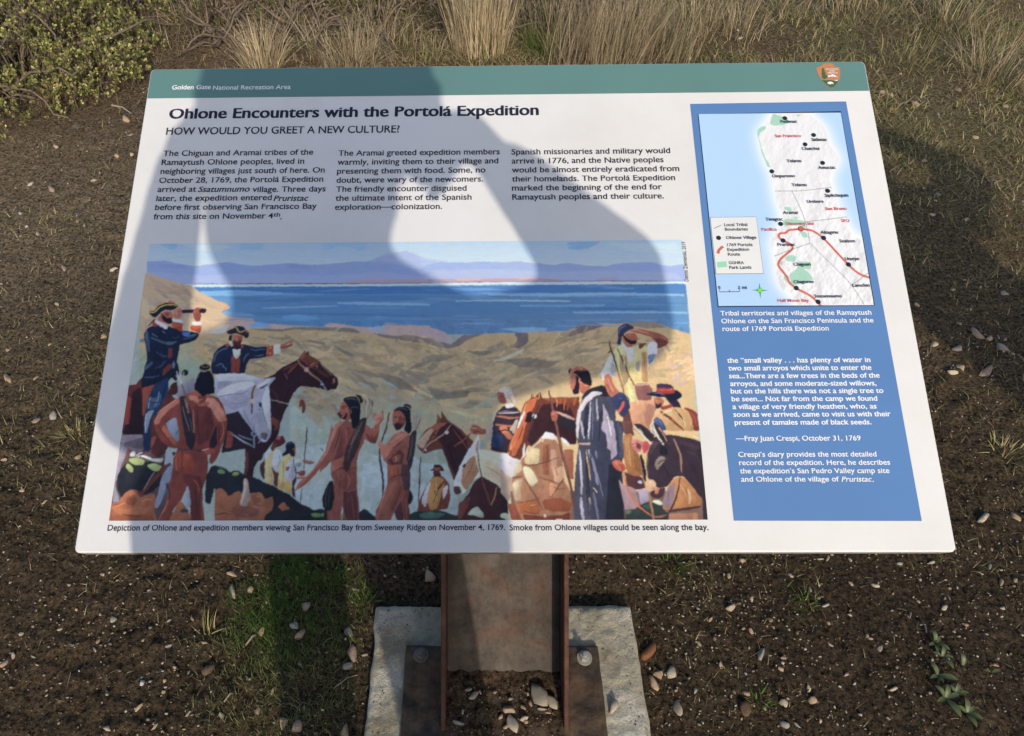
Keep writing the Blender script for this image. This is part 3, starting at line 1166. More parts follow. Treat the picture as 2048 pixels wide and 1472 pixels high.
# sky, from the top down
H0 = cv.to('P', [(0, 350)])[0][1]
yy = np.arange(cv.H)[:, None, None] / H0
c0, c1_ = np.array([.50, .67, .82]), np.array([.72, .81, .84])
cv.im[:] = c0 + (c1_ - c0) * np.clip(yy, 0, 1)
fill = np.array(lin('96a3a2')) * SH
fill2 = np.array(lin('6b5550')) * SH * .8
bb = int(cv.to('Z', [(700, 930)])[0][1])
cv.im[int(H0) + 40:] = fill
cv.im[bb:, int(cv.W * .60):] = fill2
BACK = '''
P p 7fa9dc 140 60 270 60 255 95 225 108 180 92 150 78
P p 86aede 710 62 872 58 870 100 800 108 760 96 712 112
P p 86aede 1260 64 1450 52 1615 55 1590 95 1545 118 1500 84 1400 78 1330 106 1300 100
P p.6 b4cfe2 300 70 520 66 640 80 560 120 380 110
P s5 9dbedb 60 132 500 136 950 134
Q p 7ba5da 1045 50 1275 45 1230 75 1190 96 1060 108 1030 80
Q p.7 93b9e2 1000 150 1060 140 1040 185
Q p.5 b0cde6 1300 60 1800 60 1850 130 1500 120
P p 94a4d8 1560 200 1640 178 1720 140 1790 128 1830 118 1880 110 1920 128 1970 150 2048 178 2048 300 1560 300
Q p 94a4d8 0 150 60 175 130 190 130 300 0 300
P p 8399cb 50 185 110 188 180 180 260 202 380 222 440 212 520 206 600 192 660 196 720 210 800 220 880 214 950 208 1050 197 1150 208 1250 212 1320 208 1380 200 1500 190 1620 188 1700 192 1800 205 1860 224 1940 236 2048 250 2060 345 50 345
Q p 889dd0 0 235 60 210 140 190 210 194 280 198 440 188 560 195 690 185 780 198 860 204 940 212 1040 200 1100 206 1150 215 1290 222 1380 204 1480 196 1580 190 1640 196 1700 212 1760 220 1810 214 1860 205 1880 325 0 335
P p.5 9ba6d6 60 260 400 285 900 270 1300 290 1700 260 2040 300 2048 340 60 340
P p.35 7380b8 100 200 300 215 330 240 160 235
P p.35 7380b8 1060 205 1250 220 1180 240 1020 232
Q p.4 a9b2e0 100 250 500 240 900 260 1300 250 1800 270 1850 315 0 325
Q s22 a98a9c 50 318 300 322 500 318 820 312 1000 322
Q s14 c49888 260 318 430 314
Q s14 c49888 690 312 830 306
Q s10 b58c90 1250 312 1400 308
P s16 b4909a 1450 330 1600 326 1750 325 1900 322 2040 326
P s7 6c5270 380 347 700 345 1100 346 1500 343 2048 338
Q s6 74608a 0 338 600 330 1200 326 1860 326
P p a9c8e4 380 354 2048 346 2048 360 400 364
Q p b0cdea 0 342 1870 330 1870 342 0 356
P p 3b72b2 380 368 2048 360 2048 415 440 432
Q p 3f74b2 0 358 1870 344 1880 420 0 432
P p 6d9fd9 420 398 700 388 900 400 1350 420 1200 432 700 434 460 430
P p 4f81b3 440 430 2048 412 2048 700 480 700
Q p 5282b5 0 420 1880 412 1900 700 0 700
P p.6 4374ac 520 440 1200 436 1800 420 2048 450 1700 470 900 475
P s12 7ba6d6 860 515 1100 508 1400 500
P s22 7ba5d8 1390 478 1700 486 2048 492
Q s26 7da9dc 480 420 900 425 1300 415 1860 424
Q s14 8fb6e2 250 466 600 462 1060 466
Q s18 6f9fd8 700 500 1000 502 1300 496
Q s16 3f6fa8 1050 520 1400 520 1690 522
Q s16 7ba7dc 1080 545 1500 545 1870 545
P s18 4a7ab0 600 560 1000 556 1500 560 2048 570
P p 5b9ae2 1000 575 1100 560 1230 575 1280 592 1150 608 1020 600
P p.8 6d9cc8 560 540 760 545 820 570 620 572
Q p.6 5c82ac 100 560 1700 560 1800 640 200 690
P p b39a92 560 545 640 575 790 585 815 612 760 650 640 700 430 720 430 600
P p b59c97 640 575 790 588 820 620 1300 650 1330 618 1420 628 1560 650 1700 650 1740 620 2048 640 2048 760 1700 720 1400 690 700 720 560 690
P p 6c9fd8 740 640 840 612 900 628 930 645 860 655
P p.7 8fb0d0 1600 660 1680 640 1760 660 1700 690
Q p b09aa0 0 640 80 655 170 680 230 740 130 752 0 720
Q p 78a8e0 560 662 700 650 900 655 880 680 700 685
Q s10 b89a9a 700 690 800 684 1020 682
P p b9a287 40 264 110 285 200 318 280 338 350 352 400 388 440 410 500 440 570 474 640 508 620 525 570 540 620 575 640 640 600 690 500 700 430 705 430 900 0 900 0 480
P p.6 a48c80 60 290 160 330 200 400 120 380
P p.6 a08878 200 340 300 370 360 450 280 420
P p.5 a78e7c 380 420 470 470 560 520 500 520 410 470
P p.6 c7a983 300 480 420 560 500 620 380 600
P p.5 9d8a80 80 400 200 470 260 560 150 500
P p.6 cfb28c 20 430 80 520 60 600 10 560
P s14 c08a5c 570 470 630 500 590 530
P p c3b8ac 480 690 560 640 620 628 600 660 560 700
P p c6c0ba 500 695 580 650 640 625 600 690
P p b9a077 0 690 430 702 560 700 770 664 900 660 1000 665 1090 650 1180 652 1250 655 1500 662 1550 690 1750 712 1880 730 2048 765 2048 1024 0 1024
Q p b9a077 0 725 100 742 160 760 215 770 260 735 300 706 450 695 560 690 650 690 850 690 1020 685 1120 640 1240 620 1330 624 1420 625 1550 612 1650 610 1750 650 1830 678 1900 695 1990 1800 0 1800
P p 7f7769 770 664 900 658 1010 665 1090 648 1250 650 1500 656 1560 690 1420 682 1260 672 1180 670 1090 664 1000 682 900 676
Q p 7d6f72 0 725 110 742 215 772 300 706 450 695 330 740 280 780 200 800 60 770
P p 81746f 1640 690 1800 712 1880 704 2048 730 2048 765 1900 755 1700 716
Q p 756a6e 660 690 760 690 760 760 700 800 640 790 690 740
Q p 76696c 1000 690 1120 640 1240 620 1300 640 1180 680 1050 720 980 700
Q p 8d7f74 1400 620 1550 612 1650 610 1740 650 1600 660 1500 640
P p 8fa093 0 860 200 870 420 900 520 960 420 1024 0 1024
M p 9aa89d 0 300 120 250 260 320 380 340 450 250 640 330 700 400 1000 430 1180 470 1220 520 1420 600 1600 560 1640 1240 0 1240
M p.5 b3a581 380 300 640 340 900 360 1100 420 1200 500 1050 520 850 450 560 420
M p.6 b5a57a 20 450 70 460 90 560 50 600 20 560
M p.5 b0a585 610 620 680 700 700 800 650 840 620 740
M p a3b2b4 0 640 300 600 500 620 720 700 1000 700 1100 760 1330 760 1400 1240 0 1240
M p.8 a9b8bf 600 760 800 800 1000 900 1330 1000 1330 1200 560 1200
P s40 6f7a84 0 745 100 740 180 735
P p.6 93a58c 0 800 160 780 300 860 420 840 500 900 300 960 0 940
'''
paint(cv, BACK)
# loose strokes over the hills
r2 = np.random.default_rng(11)
def hill_strokes(n, area, cols, ang, ln, wd, fr='P', alpha=.75, bd=.25, dev=12):
    for _ in range(n):
        x = r2.uniform(area[0], area[2]); y = r2.uniform(area[1], area[3])
        a = math.radians(ang(x, y) + r2.normal(0, dev)); L = r2.uniform(*ln)
        c = np.array(lin(cols[r2.integers(len(cols))])) * SH * r2.uniform(.86, 1.0)
        c = c.mean() + (c - c.mean()) * .82
        bend = r2.normal(0, bd)
        pts = [(x + L * t * math.cos(a + bend * t), y + L * t * math.sin(a + bend * t)) for t in (0, .25, .5, .75, 1)]
        w = r2.uniform(*wd) / FR[fr][2] * cv.px * 0.00088
        cv.stroke(cv.to(fr, pts), w, c, alpha)
TAN = ['c3a97c', 'b89f73', 'a99473', '9d8b6f', 'c9b084', '8d8170', 'b0a07c', 'a88f6e']
hill_strokes(260, (760, 700, 2048, 1024), TAN, lambda x, y: 14 + (x - 1300) * .02, (60, 220), (8, 26))
hill_strokes(90, (440, 720, 800, 1000), TAN + ['9da287'], lambda x, y: 12, (60, 160), (8, 20))
hill_strokes(240, (20, 800, 1700, 1010), TAN, lambda x, y: -22 if x > 350 else 25, (60, 200), (8, 26), 'Q')
hill_strokes(60, (900, 720, 1760, 800), TAN, lambda x, y: 5 if x > 1400 else -20, (60, 160), (6, 18), 'Q')
hill_strokes(220, (0, 0, 1900, 280), TAN + ['857a70', '948a6c'], lambda x, y: 24 if x < 1050 else -14, (120, 330), (14, 44), 'M', .7)
hill_strokes(90, (300, 250, 1700, 460), ['b7a682', 'aea283', 'a4a48c', '9ea892', 'b3a77a'], lambda x, y: 8 if x < 1100 else -6, (120, 300), (18, 50), 'M', .5)
hill_strokes(60, (0, 300, 700, 1000), ['9fb0ac', 'a6b4b2', 'aaae93', '9aacb4'], lambda x, y: 80, (100, 260), (20, 60), 'M', .35)
hill_strokes(50, (40, 340, 330, 560), ['b39a80', 'a08a7e', 'c4a987', '98857c', 'bda07a'], lambda x, y: 38, (60, 170), (8, 18), 'P', .6)
hill_strokes(60, (30, 420, 300, 720), ['c3a785', 'b39c86', 'aa9384'], lambda x, y: 70, (50, 120), (10, 20), 'P', .5)
hill_strokes(60, (0, 780, 300, 1024), ['8b9a8c', 'a2a886', 'b0a883', '94a598'], lambda x, y: -25, (60, 140), (14, 36), 'P', .55)
hill_strokes(60, (500, 360, 2040, 640), ['6c98cc', '5585bb', '4a79ae', '6390bd'], lambda x, y: 0, (120, 420), (4, 10), 'P', .5, .01, 1)
hill_strokes(60, (0, 350, 1860, 650), ['6c98cc', '5585bb', '4a79ae', '7aa3d4'], lambda x, y: 0, (120, 420), (4, 10), 'Q', .5, .01, 1)
hill_strokes(50, (1350, 480, 1700, 900), ['c9a27a', 'd3ab80', 'c09a88', 'b39a9a', 'dab98c'], lambda x, y: -18, (60, 180), (10, 26), 'F', .8)
MID = '''
P p.8 6f6a62 1160 735 1250 745 1310 760 1300 775 1200 752
P p.8 726c68 1350 765 1480 830 1530 850 1490 860 1400 810
P p.7 7b716c 1880 950 1960 900 2048 880 2048 900 1950 940
P p.7 7b736c 1460 940 1600 960 1760 1010 1620 1000
Q p.7 6d6560 330 820 480 815 520 830 420 850
Q p.7 7a7069 0 870 100 840 260 850 160 890 20 900
Q p.7 736a66 600 880 760 860 900 890 1000 880 900 940 700 930
Q p.7 d0c3a8 520 885 740 795 720 830 580 890
M p.7 7c746c 700 10 900 60 1000 130 1050 180 900 150 780 80
M p.7 766f6b 1100 130 1300 180 1480 160 1440 220 1200 240
M p.6 8a8073 1350 290 1480 250 1560 270 1440 320
M p.6 c9b98c 1270 320 1400 330 1560 370 1620 400 1480 390
B p 5d5054 180 440 600 440 700 640 800 900 760 1420 45 1420
A p 6e3634 100 1105 200 1090 270 1000 430 1080 600 1180 700 1290 560 1400 420 1472 60 1472
B p 6e3634 250 0 600 0 700 60 560 300 650 500 720 590 600 690 520 660 530 600 430 660 430 440 190 430
A p 3a2730 160 1180 260 1120 290 1472 120 1472
B p 37262f 285 0 440 0 440 450 195 436 240 320 300 250
B p 9c4638 250 10 310 20 270 330 215 320
B p 8b7f8c 190 445 430 440 440 620 360 645 240 570 180 535
B p 6e6474 200 540 330 500 430 470 440 600 300 590
B p 8c869b 178 540 262 590 225 700 150 900 120 1000 185 1240 90 1200 100 1060
B p 9a5548 262 590 300 600 220 760 180 850 240 690
B p 5a3433 530 430 700 380 760 470 700 620 620 700 540 660
B p 9a5040 530 470 590 450 560 560 520 600
A p 9c5140 280 1140 435 1085 412 1180 345 1290 300 1472 282 1472
A p 232c46 350 400 440 355 560 372 650 395 770 440 870 440 920 450 980 470 970 500 935 545 850 585 740 604 722 700 700 800 720 870 738 930 690 1060 640 1000 560 1100 400 1095 270 1135 255 1060 290 960 305 880 335 800 325 680 305 560 298 470
A p 2b4068 430 1085 600 1000 600 1150 545 1300 480 1400 440 1472 308 1472 340 1280 385 1180
B p 2a3d62 490 5 650 0 640 90 560 190 525 330 525 560 500 650 440 610 436 400 450 250 470 140
B p 8190a8 480 180 560 160 520 260 495 330 480 430 452 330
B p.8 5c7292 500 20 600 30 580 110 500 100
A p.8 4c6688 350 1230 400 1290 500 1200 530 1280 480 1360 370 1400 320 1380
A s40 45597a 330 440 340 560 360 690
A s26 4a5d7c 380 520 480 560 600 600
A s30 4f6280 560 590 640 600 700 560
A s18 3f5272 450 690 520 740 580 750
A s40 485c7e 320 900 370 850 400 820
A s24 3f5272 300 1000 400 1010 480 980
A s22 3d4f6e 430 900 520 860 560 800
A s20 41557a 780 540 880 520 950 480
A p 3d6cc0 755 455 870 452 850 500 780 500
A s16 5a6d8c 640 900 660 800 680 860
A p 7c3c3a 598 650 648 650 640 770 590 772
A p 7a3a36 530 920 590 840 642 838 630 900 560 960 520 990
A p 6b3a36 350 370 430 285 440 320 390 350 355 390
A p b06a58 465 290 510 230 560 190 640 200 655 250 640 330 600 350 540 340 480 320
A p 8c4a44 545 210 630 215 600 260 560 260
A p 34222c 500 215 545 255 580 280 630 270 645 320 640 350 590 352 540 320 505 270
A p 25283a 362 190 425 195 470 130 550 92 640 92 725 125 700 150 660 185 600 185 560 175 500 215 440 280 400 268 368 228
A s15 c9a557 365 208 430 214 480 150 560 118 640 116 710 128
A s10 b89550 420 180 470 125 550 96
A p c0543c 595 80 625 70 650 90 640 108 600 108
A p d6d4d4 425 300 470 315 530 345 590 375 590 410 560 422 520 395 450 345
A p a44436 388 350 430 325 468 370 425 392
A p 352736 750 182 900 172 1060 160 1055 226 900 218 765 222
A p b26c5c 680 165 720 145 755 160 762 210 742 292 690 298 655 255 662 200
A p 8f4d46 900 190 930 155 975 148 1005 172 960 190 1000 240 985 315 930 320 900 260
A p cfcec9 640 290 785 312 780 346 650 325
A p cfcec9 885 322 1010 332 1005 372 888 360
A p ab4b30 645 325 775 345 765 452 690 410 630 395
A p ab4b30 870 370 1005 376 985 472 920 440 858 425
A c8 e8a070 860 410
A c7 e8a070 650 385
A p 55302e 590 1180 630 1090 700 1050 720 1150 700 1210 600 1230
A p 8e8a9e 720 1090 800 1080 830 1020 920 1010 920 1160 840 1200 700 1250
C p 262f4a 60 480 75 420 100 340 150 290 220 248 300 270 400 250 480 270 560 284 650 275 655 382 560 400 470 410 435 470 420 560 100 562 80 570
C s22 4d6280 90 440 110 370 150 320
C s18 4d6280 110 480 180 450 210 500
C s16 4f6482 400 440 420 380 460 350
C s14 42567a 520 320 580 305 640 310
C s12 5a6d8c 520 375 580 372 620 365
C p 8c4238 280 370 330 400 372 385 365 552 275 552
C s6 5c2f30 325 410 322 540
C p c6c2b6 288 300 378 300 368 372 335 408 300 372
C p 282636 300 280 370 285 350 310 318 308
C p b16b52 285 150 400 160 395 220 370 262 320 275 290 240
C p.8 8a4740 340 190 395 180 390 220 350 215
C p 5b302e 286 205 330 230 385 205 380 255 345 285 310 275 292 250
C p 2b2836 255 165 285 150 280 225 250 215
C p 2a3044 225 120 270 95 330 60 400 65 430 100 462 120 460 182 425 190 390 158 330 140 270 152 240 140
C s10 d2a24e 232 115 290 85 330 72 350 120 380 126 430 100
C p a94a3c 425 105 462 110 440 140
C p a9482f 215 262 240 230 266 262 236 292
C p a94834 385 256 405 256 400 292 378 290
C p cac7c2 250 215 275 225 295 265 280 280 255 250
C p a84a2e 650 275 722 262 720 372 652 385
C c12 d98a60 690 290
C c10 d98a60 688 350
C p c4c1b8 722 262 760 250 795 252 795 350 725 356
C p a25c49 790 262 850 240 935 204 930 228 885 242 922 240 915 272 880 285 795 305
C p 3e2730 600 620 720 570 800 500 900 450 975 410 1020 350 1052 310 1058 352 1090 310 1095 366 1140 385 1200 430 1290 520 1400 610 1395 690 1370 725 1320 725 1290 742 1200 710 1100 700 1000 690 960 730 920 780 885 870 830 980 795 1080 770 1200 710 1290 640 1360 590 1472 430 1472 420 1340 250 1000 350 960 500 1000 680 700
C p 7a4536 988 405 1040 330 1070 345 1130 380 1200 435 1190 520 1120 500 1040 440
C p 9a5a40 990 405 1050 315 1055 355 1040 400
C s26 7c4636 870 560 920 500 970 440
C s20 6b3d34 820 520 900 480 950 470
C s30 8c543e 1090 500 1140 460 1190 440
C s30 63392f 1180 520 1250 560 1300 600
C p 8b5748 1340 610 1368 600 1365 665 1340 668
C s20 a8735f 968 410 1010 470 1070 520 1150 590 1215 640
C c24 b58d80 1068 520
C s12 8b93ae 1215 630 1250 690 1300 780
C c16 8b93ae 1232 670
C p 7b4132 700 1010 790 1060 775 1150 730 1110 700 1080
C s8 b1a999 675 830 780 850 880 880 1000 885 1120 860 1240 810 1300 788
C s7 a09a90 890 830 1010 830 1120 822 1300 785
C p 803e3a 1000 835 1030 825 1058 890 1050 960 1025 982 1015 960 1022 900 985 920
C p 352b37 215 985 360 950 500 1130 540 1260 440 1340 170 1392 200 1250 230 1080
C p 8d4638 240 1150 305 1180 290 1330 215 1340
C p a3a3b9 100 570 200 560 430 560 500 580 560 605 640 615 690 600 745 600 705 650 672 680 685 850 692 1050 700 1190 660 1260 640 1275 590 1270 530 1180 480 1130 400 1020 350 940 210 972 150 850 120 780 105 680
C p d2dae8 105 570 250 555 420 560 520 590 610 615 520 635 420 625 300 640 200 635 140 640
C p cdd5e3 120 780 200 710 300 670 420 640 510 640 520 690 420 720 300 760 200 790 150 800
C p.7 8c8ba4 130 640 300 640 250 690 140 730
C p.6 9391aa 180 820 400 760 460 800 440 900 300 930 200 900
C p cbd0e5 590 880 620 760 655 680 675 750 690 960 695 1180 650 1120 620 1000
C p d8e0ee 540 700 600 650 680 605 690 640 620 690 560 718
C p 4c4559 560 718 670 655 640 690 600 720
C s24 6c4b4a 530 680 500 760 490 860 495 980
C s12 b9a27a 550 670 520 740 510 800
C c26 bfa898 500 845
C p 2d2836 565 870 600 862 602 922 568 905
C p.8 655462 570 1190 620 1170 660 1190 645 1260 600 1235
C s20 7e88a2 505 1000 515 1100 515 1200 520 1335
C c30 7e88a2 515 1190
C c16 4a4c62 515 1190
C s12 8189a4 270 1180 360 1240 440 1290 520 1330
C s10 8189a4 350 1200 440 1240 520 1260
C s14 7480a0 560 1210 600 1240 560 1290
H s10 3a2f36 0 635 38 668
A s18 85808f 780 950 800 920
A c40 26242f 800 950
A p 232431 920 1080 950 985 985 930 1040 935 1105 920 1150 1000 1168 1200 1100 1215 1030 1270 980 1200 915 1170
A p 1e1f2b 975 880 1000 850 1050 838 1100 850 1112 900 1060 930 980 922
A s9 9c8a7a 980 905 1030 930 1105 902
A s7 9c8a7a 990 860 1040 885 1095 868
A s14 565d70 940 1020 960 1000 980 980
A p a96050 735 1240 830 1200 920 1160 980 1200 1030 1270 1060 1210 1170 1230 1240 1300 1295 1472 480 1472 600 1330
B p 83433b 835 20 900 0 960 0 1280 20 1330 90 1355 160 1388 270 1375 420 1330 560 1285 680 1220 780 1178 762 1200 650 1165 640 1175 760 1155 920 1110 1050 1110 1200 1135 1418 970 1418 965 1200 935 1020 905 1090 870 1180 780 1280 718 1405 598 1408 650 1320 700 1200 735 1000 765 850 780 700 830 600 720 582 640 505 575 400 548 290 620 200 740 90
B p 8590a6 690 322 740 270 805 243 838 380 840 525 780 500 725 400
B s6 2c2f3c 800 455 838 380
B p 352b38 1180 570 1200 480 1235 400 1270 330 1272 560 1215 600
B p c27560 552 290 600 215 680 130 770 60 840 18 845 80 770 130 700 190 640 260 620 320 575 330
B p b3634c 668 325 720 400 770 470 845 540 800 562 740 520 680 440 640 400
B p c87e68 1150 20 1240 30 1290 90 1345 170 1380 285 1300 300 1250 240 1215 170 1140 90
B p c4755f 940 0 1050 0 1070 100 1010 60 960 50
B s34 b0604e 1180 80 1120 100 1060 110
B p 6b3938 1010 110 1100 120 1200 130 1235 330 1180 500 1060 570 1000 400
B p 9d4c3b 800 660 860 612 880 660 885 760 868 870 810 850 795 760
B p 9d4c3b 890 640 985 680 1010 760 1000 860 960 885 905 860 880 780
B p 6a3736 870 880 960 890 1080 900 1110 1000 1080 1200 1100 1400 990 1410 965 1180 930 1000 900 960
B p a85741 700 1230 690 1290 640 1350 618 1405 600 1405 650 1310
B s40 8e4638 760 900 740 1050 700 1200
B s14 443a50 830 600 920 612 1010 605 1110 630 1170 660
B p a04c3c 1100 620 1180 590 1250 600 1240 650 1160 670
B p 3b333f 848 0 935 0 985 200 1010 400 1030 520 985 625 930 560 890 380 860 150
B s14 a8835f 905 30 930 120 950 200
A s12 b6b9c9 700 930 715 1000 750 1080
A s12 b6b9c9 740 960 745 1020 765 1090
A s12 a4a8ba 785 930 790 1020 790 1100
A s10 c4c6d2 690 980 730 1040 760 1080
A s12 9498ac 820 1010 800 1060 785 1100
A s22 8a6b58 760 1090 790 1180 830 1260 840 1420
B p 2d2f38 140 920 180 830 240 760 400 740 640 760 640 1000 540 1080 440 1120 400 1080 330 1060 260 1080 190 1160 150 1060
B p 93a26a 262 720 330 700 400 705 460 740 440 785 350 780 300 760
B p 93a26a 230 790 270 760 320 820 325 860 300 870 260 830
B p 9dae70 478 780 560 765 650 790 610 850 560 850 500 815
B p d8ccc2 280 675 305 630 340 625 350 645 340 685 305 685
B p d6c9be 395 680 430 668 530 705 600 712 660 700 655 745 600 755 520 735 460 705
B s14 b3bccb 350 690 390 650 430 640
B s7 a07a5c 610 770 640 720 665 680
B s50 74392f 390 1130 500 1010 620 870 700 790
B s34 6080b0 700 690 740 680 720 740
B s44 5c3038 640 800 720 700 800 640
B s12 7b8594 440 1060 500 960 570 850
B p 8188a2 665 880 730 800 775 755 765 850 740 960 690 1080 650 1180 600 1270 545 1250 600 1120 630 980
B p 9aa4b8 690 640 760 620 770 690 740 760 670 790
B p.8 585c74 700 1000 740 960 720 1100 690 1180 650 1200
B p 2d3036 1150 900 1200 800 1245 785 1300 820 1370 845 1420 880 1472 850 1472 1100 1400 1140 1360 1090 1240 1040 1200 1230 1130 1200
D p 2b2e38 0 620 60 630 140 660 210 720 260 690 340 700 420 750 540 780 620 820 700 860 790 890 870 930 960 990 1050 1030 1120 1090 1200 1150 1300 1200 1390 1245 1470 1225 1540 1240 1600 1290 1600 1405 0 1405
D p 7b955c 30 690 100 675 150 720 110 745 50 735
D p 7b955c 235 740 280 710 345 720 340 755 260 775
D p 6d8a52 1340 1300 1420 1290 1500 1285 1530 1320 1440 1350 1380 1345
D p 4c5f4a 60 640 130 660 110 690 50 670
B p 9c6045 50 1230 110 1195 160 1215 190 1150 230 1100 300 1055 360 1065 400 1150 470 1120 560 1100 580 1180 560 1300 600 1420 45 1420
B p.8 7f4c3c 230 1160 330 1130 380 1180 330 1240 260 1230
B p.7 b0704c 70 1260 150 1240 260 1290 380 1240 500 1290 440 1350 160 1340
B p.7 8a523c 60 1350 300 1340 560 1360 560 1415 50 1415
B p 9a6047 718 1418 790 1290 850 1180 890 1200 960 1330 975 1418
B p 9097ac 900 1200 920 1090 942 1010 965 1120 975 1240 930 1275
B p 3f4340 850 1290 900 1270 960 1290 940 1320 870 1320
D p 9c6146 0 980 60 940 110 945 160 1000 200 1060 260 1010 365 975 380 1100 340 1405 0 1405
D p 9c6146 480 1010 560 1010 640 990 700 1090 780 1070 812 1060 820 1200 790 1260 700 1320 690 1405 330 1405 370 1060
D p.7 7b4e44 240 1190 480 1180 620 1240 600 1330 400 1360 240 1320
D p 9c6146 885 1200 930 1150 980 1130 1010 1190 1060 1225 960 1265
D p.8 8a5744 500 1040 620 1020 640 1120 560 1180
D p 2b2d36 700 1400 730 1300 800 1250 860 1230 920 1265 1000 1240 1060 1230 1250 1280 1330 1300 1340 1400
D p 3d2830 410 750 430 400 560 380 800 300 760 380 720 420 640 520 560 640 530 780 520 835 460 850 410 790
D p 6c3a36 420 620 432 440 470 430 470 640 440 770 412 760
D p a8928a 412 800 440 800 472 870 475 980 495 1090 450 1200 400 1190 350 1170 365 1070 390 980
D s16 c4b2a8 420 820 410 1000 370 1160
D p 5b3436 640 600 712 535 700 680 692 830 650 780 625 670
D p ccb07e 700 560 740 450 790 390 860 368 915 440 900 560 850 600 800 620 825 760 805 912 700 845
D p b8bec8 825 430 880 390 930 430 950 520 900 690 850 725 800 600
D p.7 d6d4cc 830 440 870 430 850 560 820 540
D p b9c6ce 690 480 730 410 790 375 770 470 712 540
D p 5a3036 780 390 830 280 880 220 960 210 1000 300 935 350 860 370 800 440
D p 7e4238 800 350 850 300 880 340 820 420
D p 6b3b3b 790 640 860 720 895 730 890 930 820 900 825 800
D c28 c8505e 890 242
D p d3b27a 895 600 930 540 980 470 1040 455 1085 510 1040 580 1000 620 975 720 1000 840 1075 1000 980 985 870 945 890 800
D p.8 c09a60 880 800 960 820 980 900 960 970 880 940
D p b5b3c4 1040 535 1100 560 1140 720 1140 780 1090 842 1010 830 975 740 1000 620
D p.8 9b98b0 1080 600 1120 640 1100 800 1020 800
D p 8c5a50 990 640 1050 640 1040 690 990 700
D p cf9e52 990 850 1065 845 1076 1030 990 985
D p 50364a 1090 520 1130 560 1140 700 1140 850 1110 900 1130 1080 1076 1050 1076 840 1130 780
D p 25293a 985 340 1030 295 1090 288 1130 340 1125 400 1050 460 950 500 930 470 1000 420
D s12 4b5a70 1000 350 1040 310 1100 310
D p 8c4e44 1088 385 1130 365 1135 410 1120 490 1095 500
D p 3c2630 1030 430 1090 400 1125 470 1110 510 1060 490
D p bac0b4 1105 525 1215 538 1228 580 1190 655 1120 650
D p 7f93a4 1130 590 1220 590 1190 658 1130 640
D p 9b5746 1218 545 1330 558 1400 585 1345 615 1235 592
D s16 6b4744 1296 85 1285 160 1270 300 1255 480 1245 680
D s22 6b4744 1292 100 1282 180 1275 330
D s16 6b4744 1222 945 1210 1050 1195 1165
D p 8c4c42 1130 715 1200 700 1240 685 1266 700 1262 765 1180 775
M p b26a58 345 430 370 560 330 690 270 770 200 860 130 930 30 990 70 910 110 880 60 890 50 868 140 862 215 775 290 650 318 540
M p b8705c 330 520 345 560 300 660 230 760 150 850 200 790 290 650
M p 9c5648 350 560 370 640 290 760 200 850 130 925 60 970 150 870 260 740
H p 95564a 140 440 170 370 230 345 290 330 340 345 400 395 480 430 505 520 470 600 440 660 405 800 412 900 410 1080 430 1250 438 1440 80 1440 80 1340 150 1200 150 1000 118 930 125 780 0 912 0 740 50 690 100 560
H p bd7866 130 460 180 365 285 335 230 380 190 430 150 540 90 680 0 800 0 740 55 685 100 560
H p 7b443f 240 420 340 400 345 560 270 700 150 770 200 640
H p.7 8f4f45 250 420 380 430 340 600 250 720
H p ad6652 120 790 200 760 260 740 250 830 130 910
H p.8 834840 170 920 300 880 400 900 400 1080 300 1110 170 1040
H p.8 a25f50 180 900 260 880 280 960 200 1030
H p 693a3b 255 1110 330 1120 400 1100 412 1300 415 1440 300 1440 262 1330
H p a9b5b8 236 1330 245 1265 258 1330 250 1425 234 1415
H p 7b9560 230 1360 258 1360 255 1410 232 1410
H p a9604e 500 370 580 425 605 370 598 295 620 232 632 268 655 270 700 205 708 300 662 385 655 480 612 592 560 580 480 520
H p c48372 600 300 625 250 650 290 690 240 695 300 640 370 605 400
H p 7f453e 500 470 600 520 640 450 640 530 605 590 550 570
H p b06353 208 215 240 130 280 115 320 190 358 200 345 290 330 330 285 335 240 320 212 290 200 250
H p.8 8c463e 230 170 290 160 300 200 240 210
H p 3c2930 192 250 215 240 232 262 245 275 230 300 250 310 300 230 305 290 270 325 225 310 205 280
H p 22252f 245 100 300 70 380 60 440 105 452 200 445 350 410 405 360 425 338 320 325 205 285 140
H s12 56627a 290 100 350 85 410 110
H s10 4b566c 330 200 390 180 430 200
H p 23242e 390 55 420 38 470 70 478 130 440 150 420 110
H s9 a08a76 395 60 430 90 440 140
H s14 a09488 480 130 492 220 490 310
H s14 b4a898 520 95 515 200 505 310
H s14 9a8e84 560 85 545 190 515 310
H s12 8c8078 595 100 570 210 525 310
H s10 4a4038 500 110 510 160
H s10 4a4038 545 90 550 150
H s10 4a4038 575 110 575 170
H p 4b3b3d 430 345 470 300 520 300 500 420 440 560 390 700 335 830 300 912 255 840 270 700 340 520
H s18 6e5a52 440 380 380 520 320 680
H s10 8a7464 400 430 360 560 330 600
H p 26262e 100 1000 145 990 160 1180 130 1325 60 1335 30 1280 18 1190 45 1120
H s8 55555c 90 1050 50 1200 70 1300
H s8 4b4a52 120 1060 90 1200 100 1310
H s10 4a3038 125 925 220 850 300 872 410 850
H p 97594b 740 600 760 555 830 480 900 450 990 470 1005 560 1020 780 992 900 1002 1050 985 1250 1002 1440 930 1440 905 1210 820 1350 782 1440 610 1440 615 1340 690 1180 750 1020 745 800 700 762 660 655 645 600 665 550 720 600
H p b8725f 660 560 680 555 720 600 790 530 860 480 940 455 990 480 940 520 860 580 760 700 720 762 690 740 650 650
H p b97260 740 590 800 500 870 455 900 460 830 530
H p 6d3f3f 740 780 820 710 880 650 935 700 910 820 800 812
H p 92564a 800 740 850 700 900 720 880 790 810 800
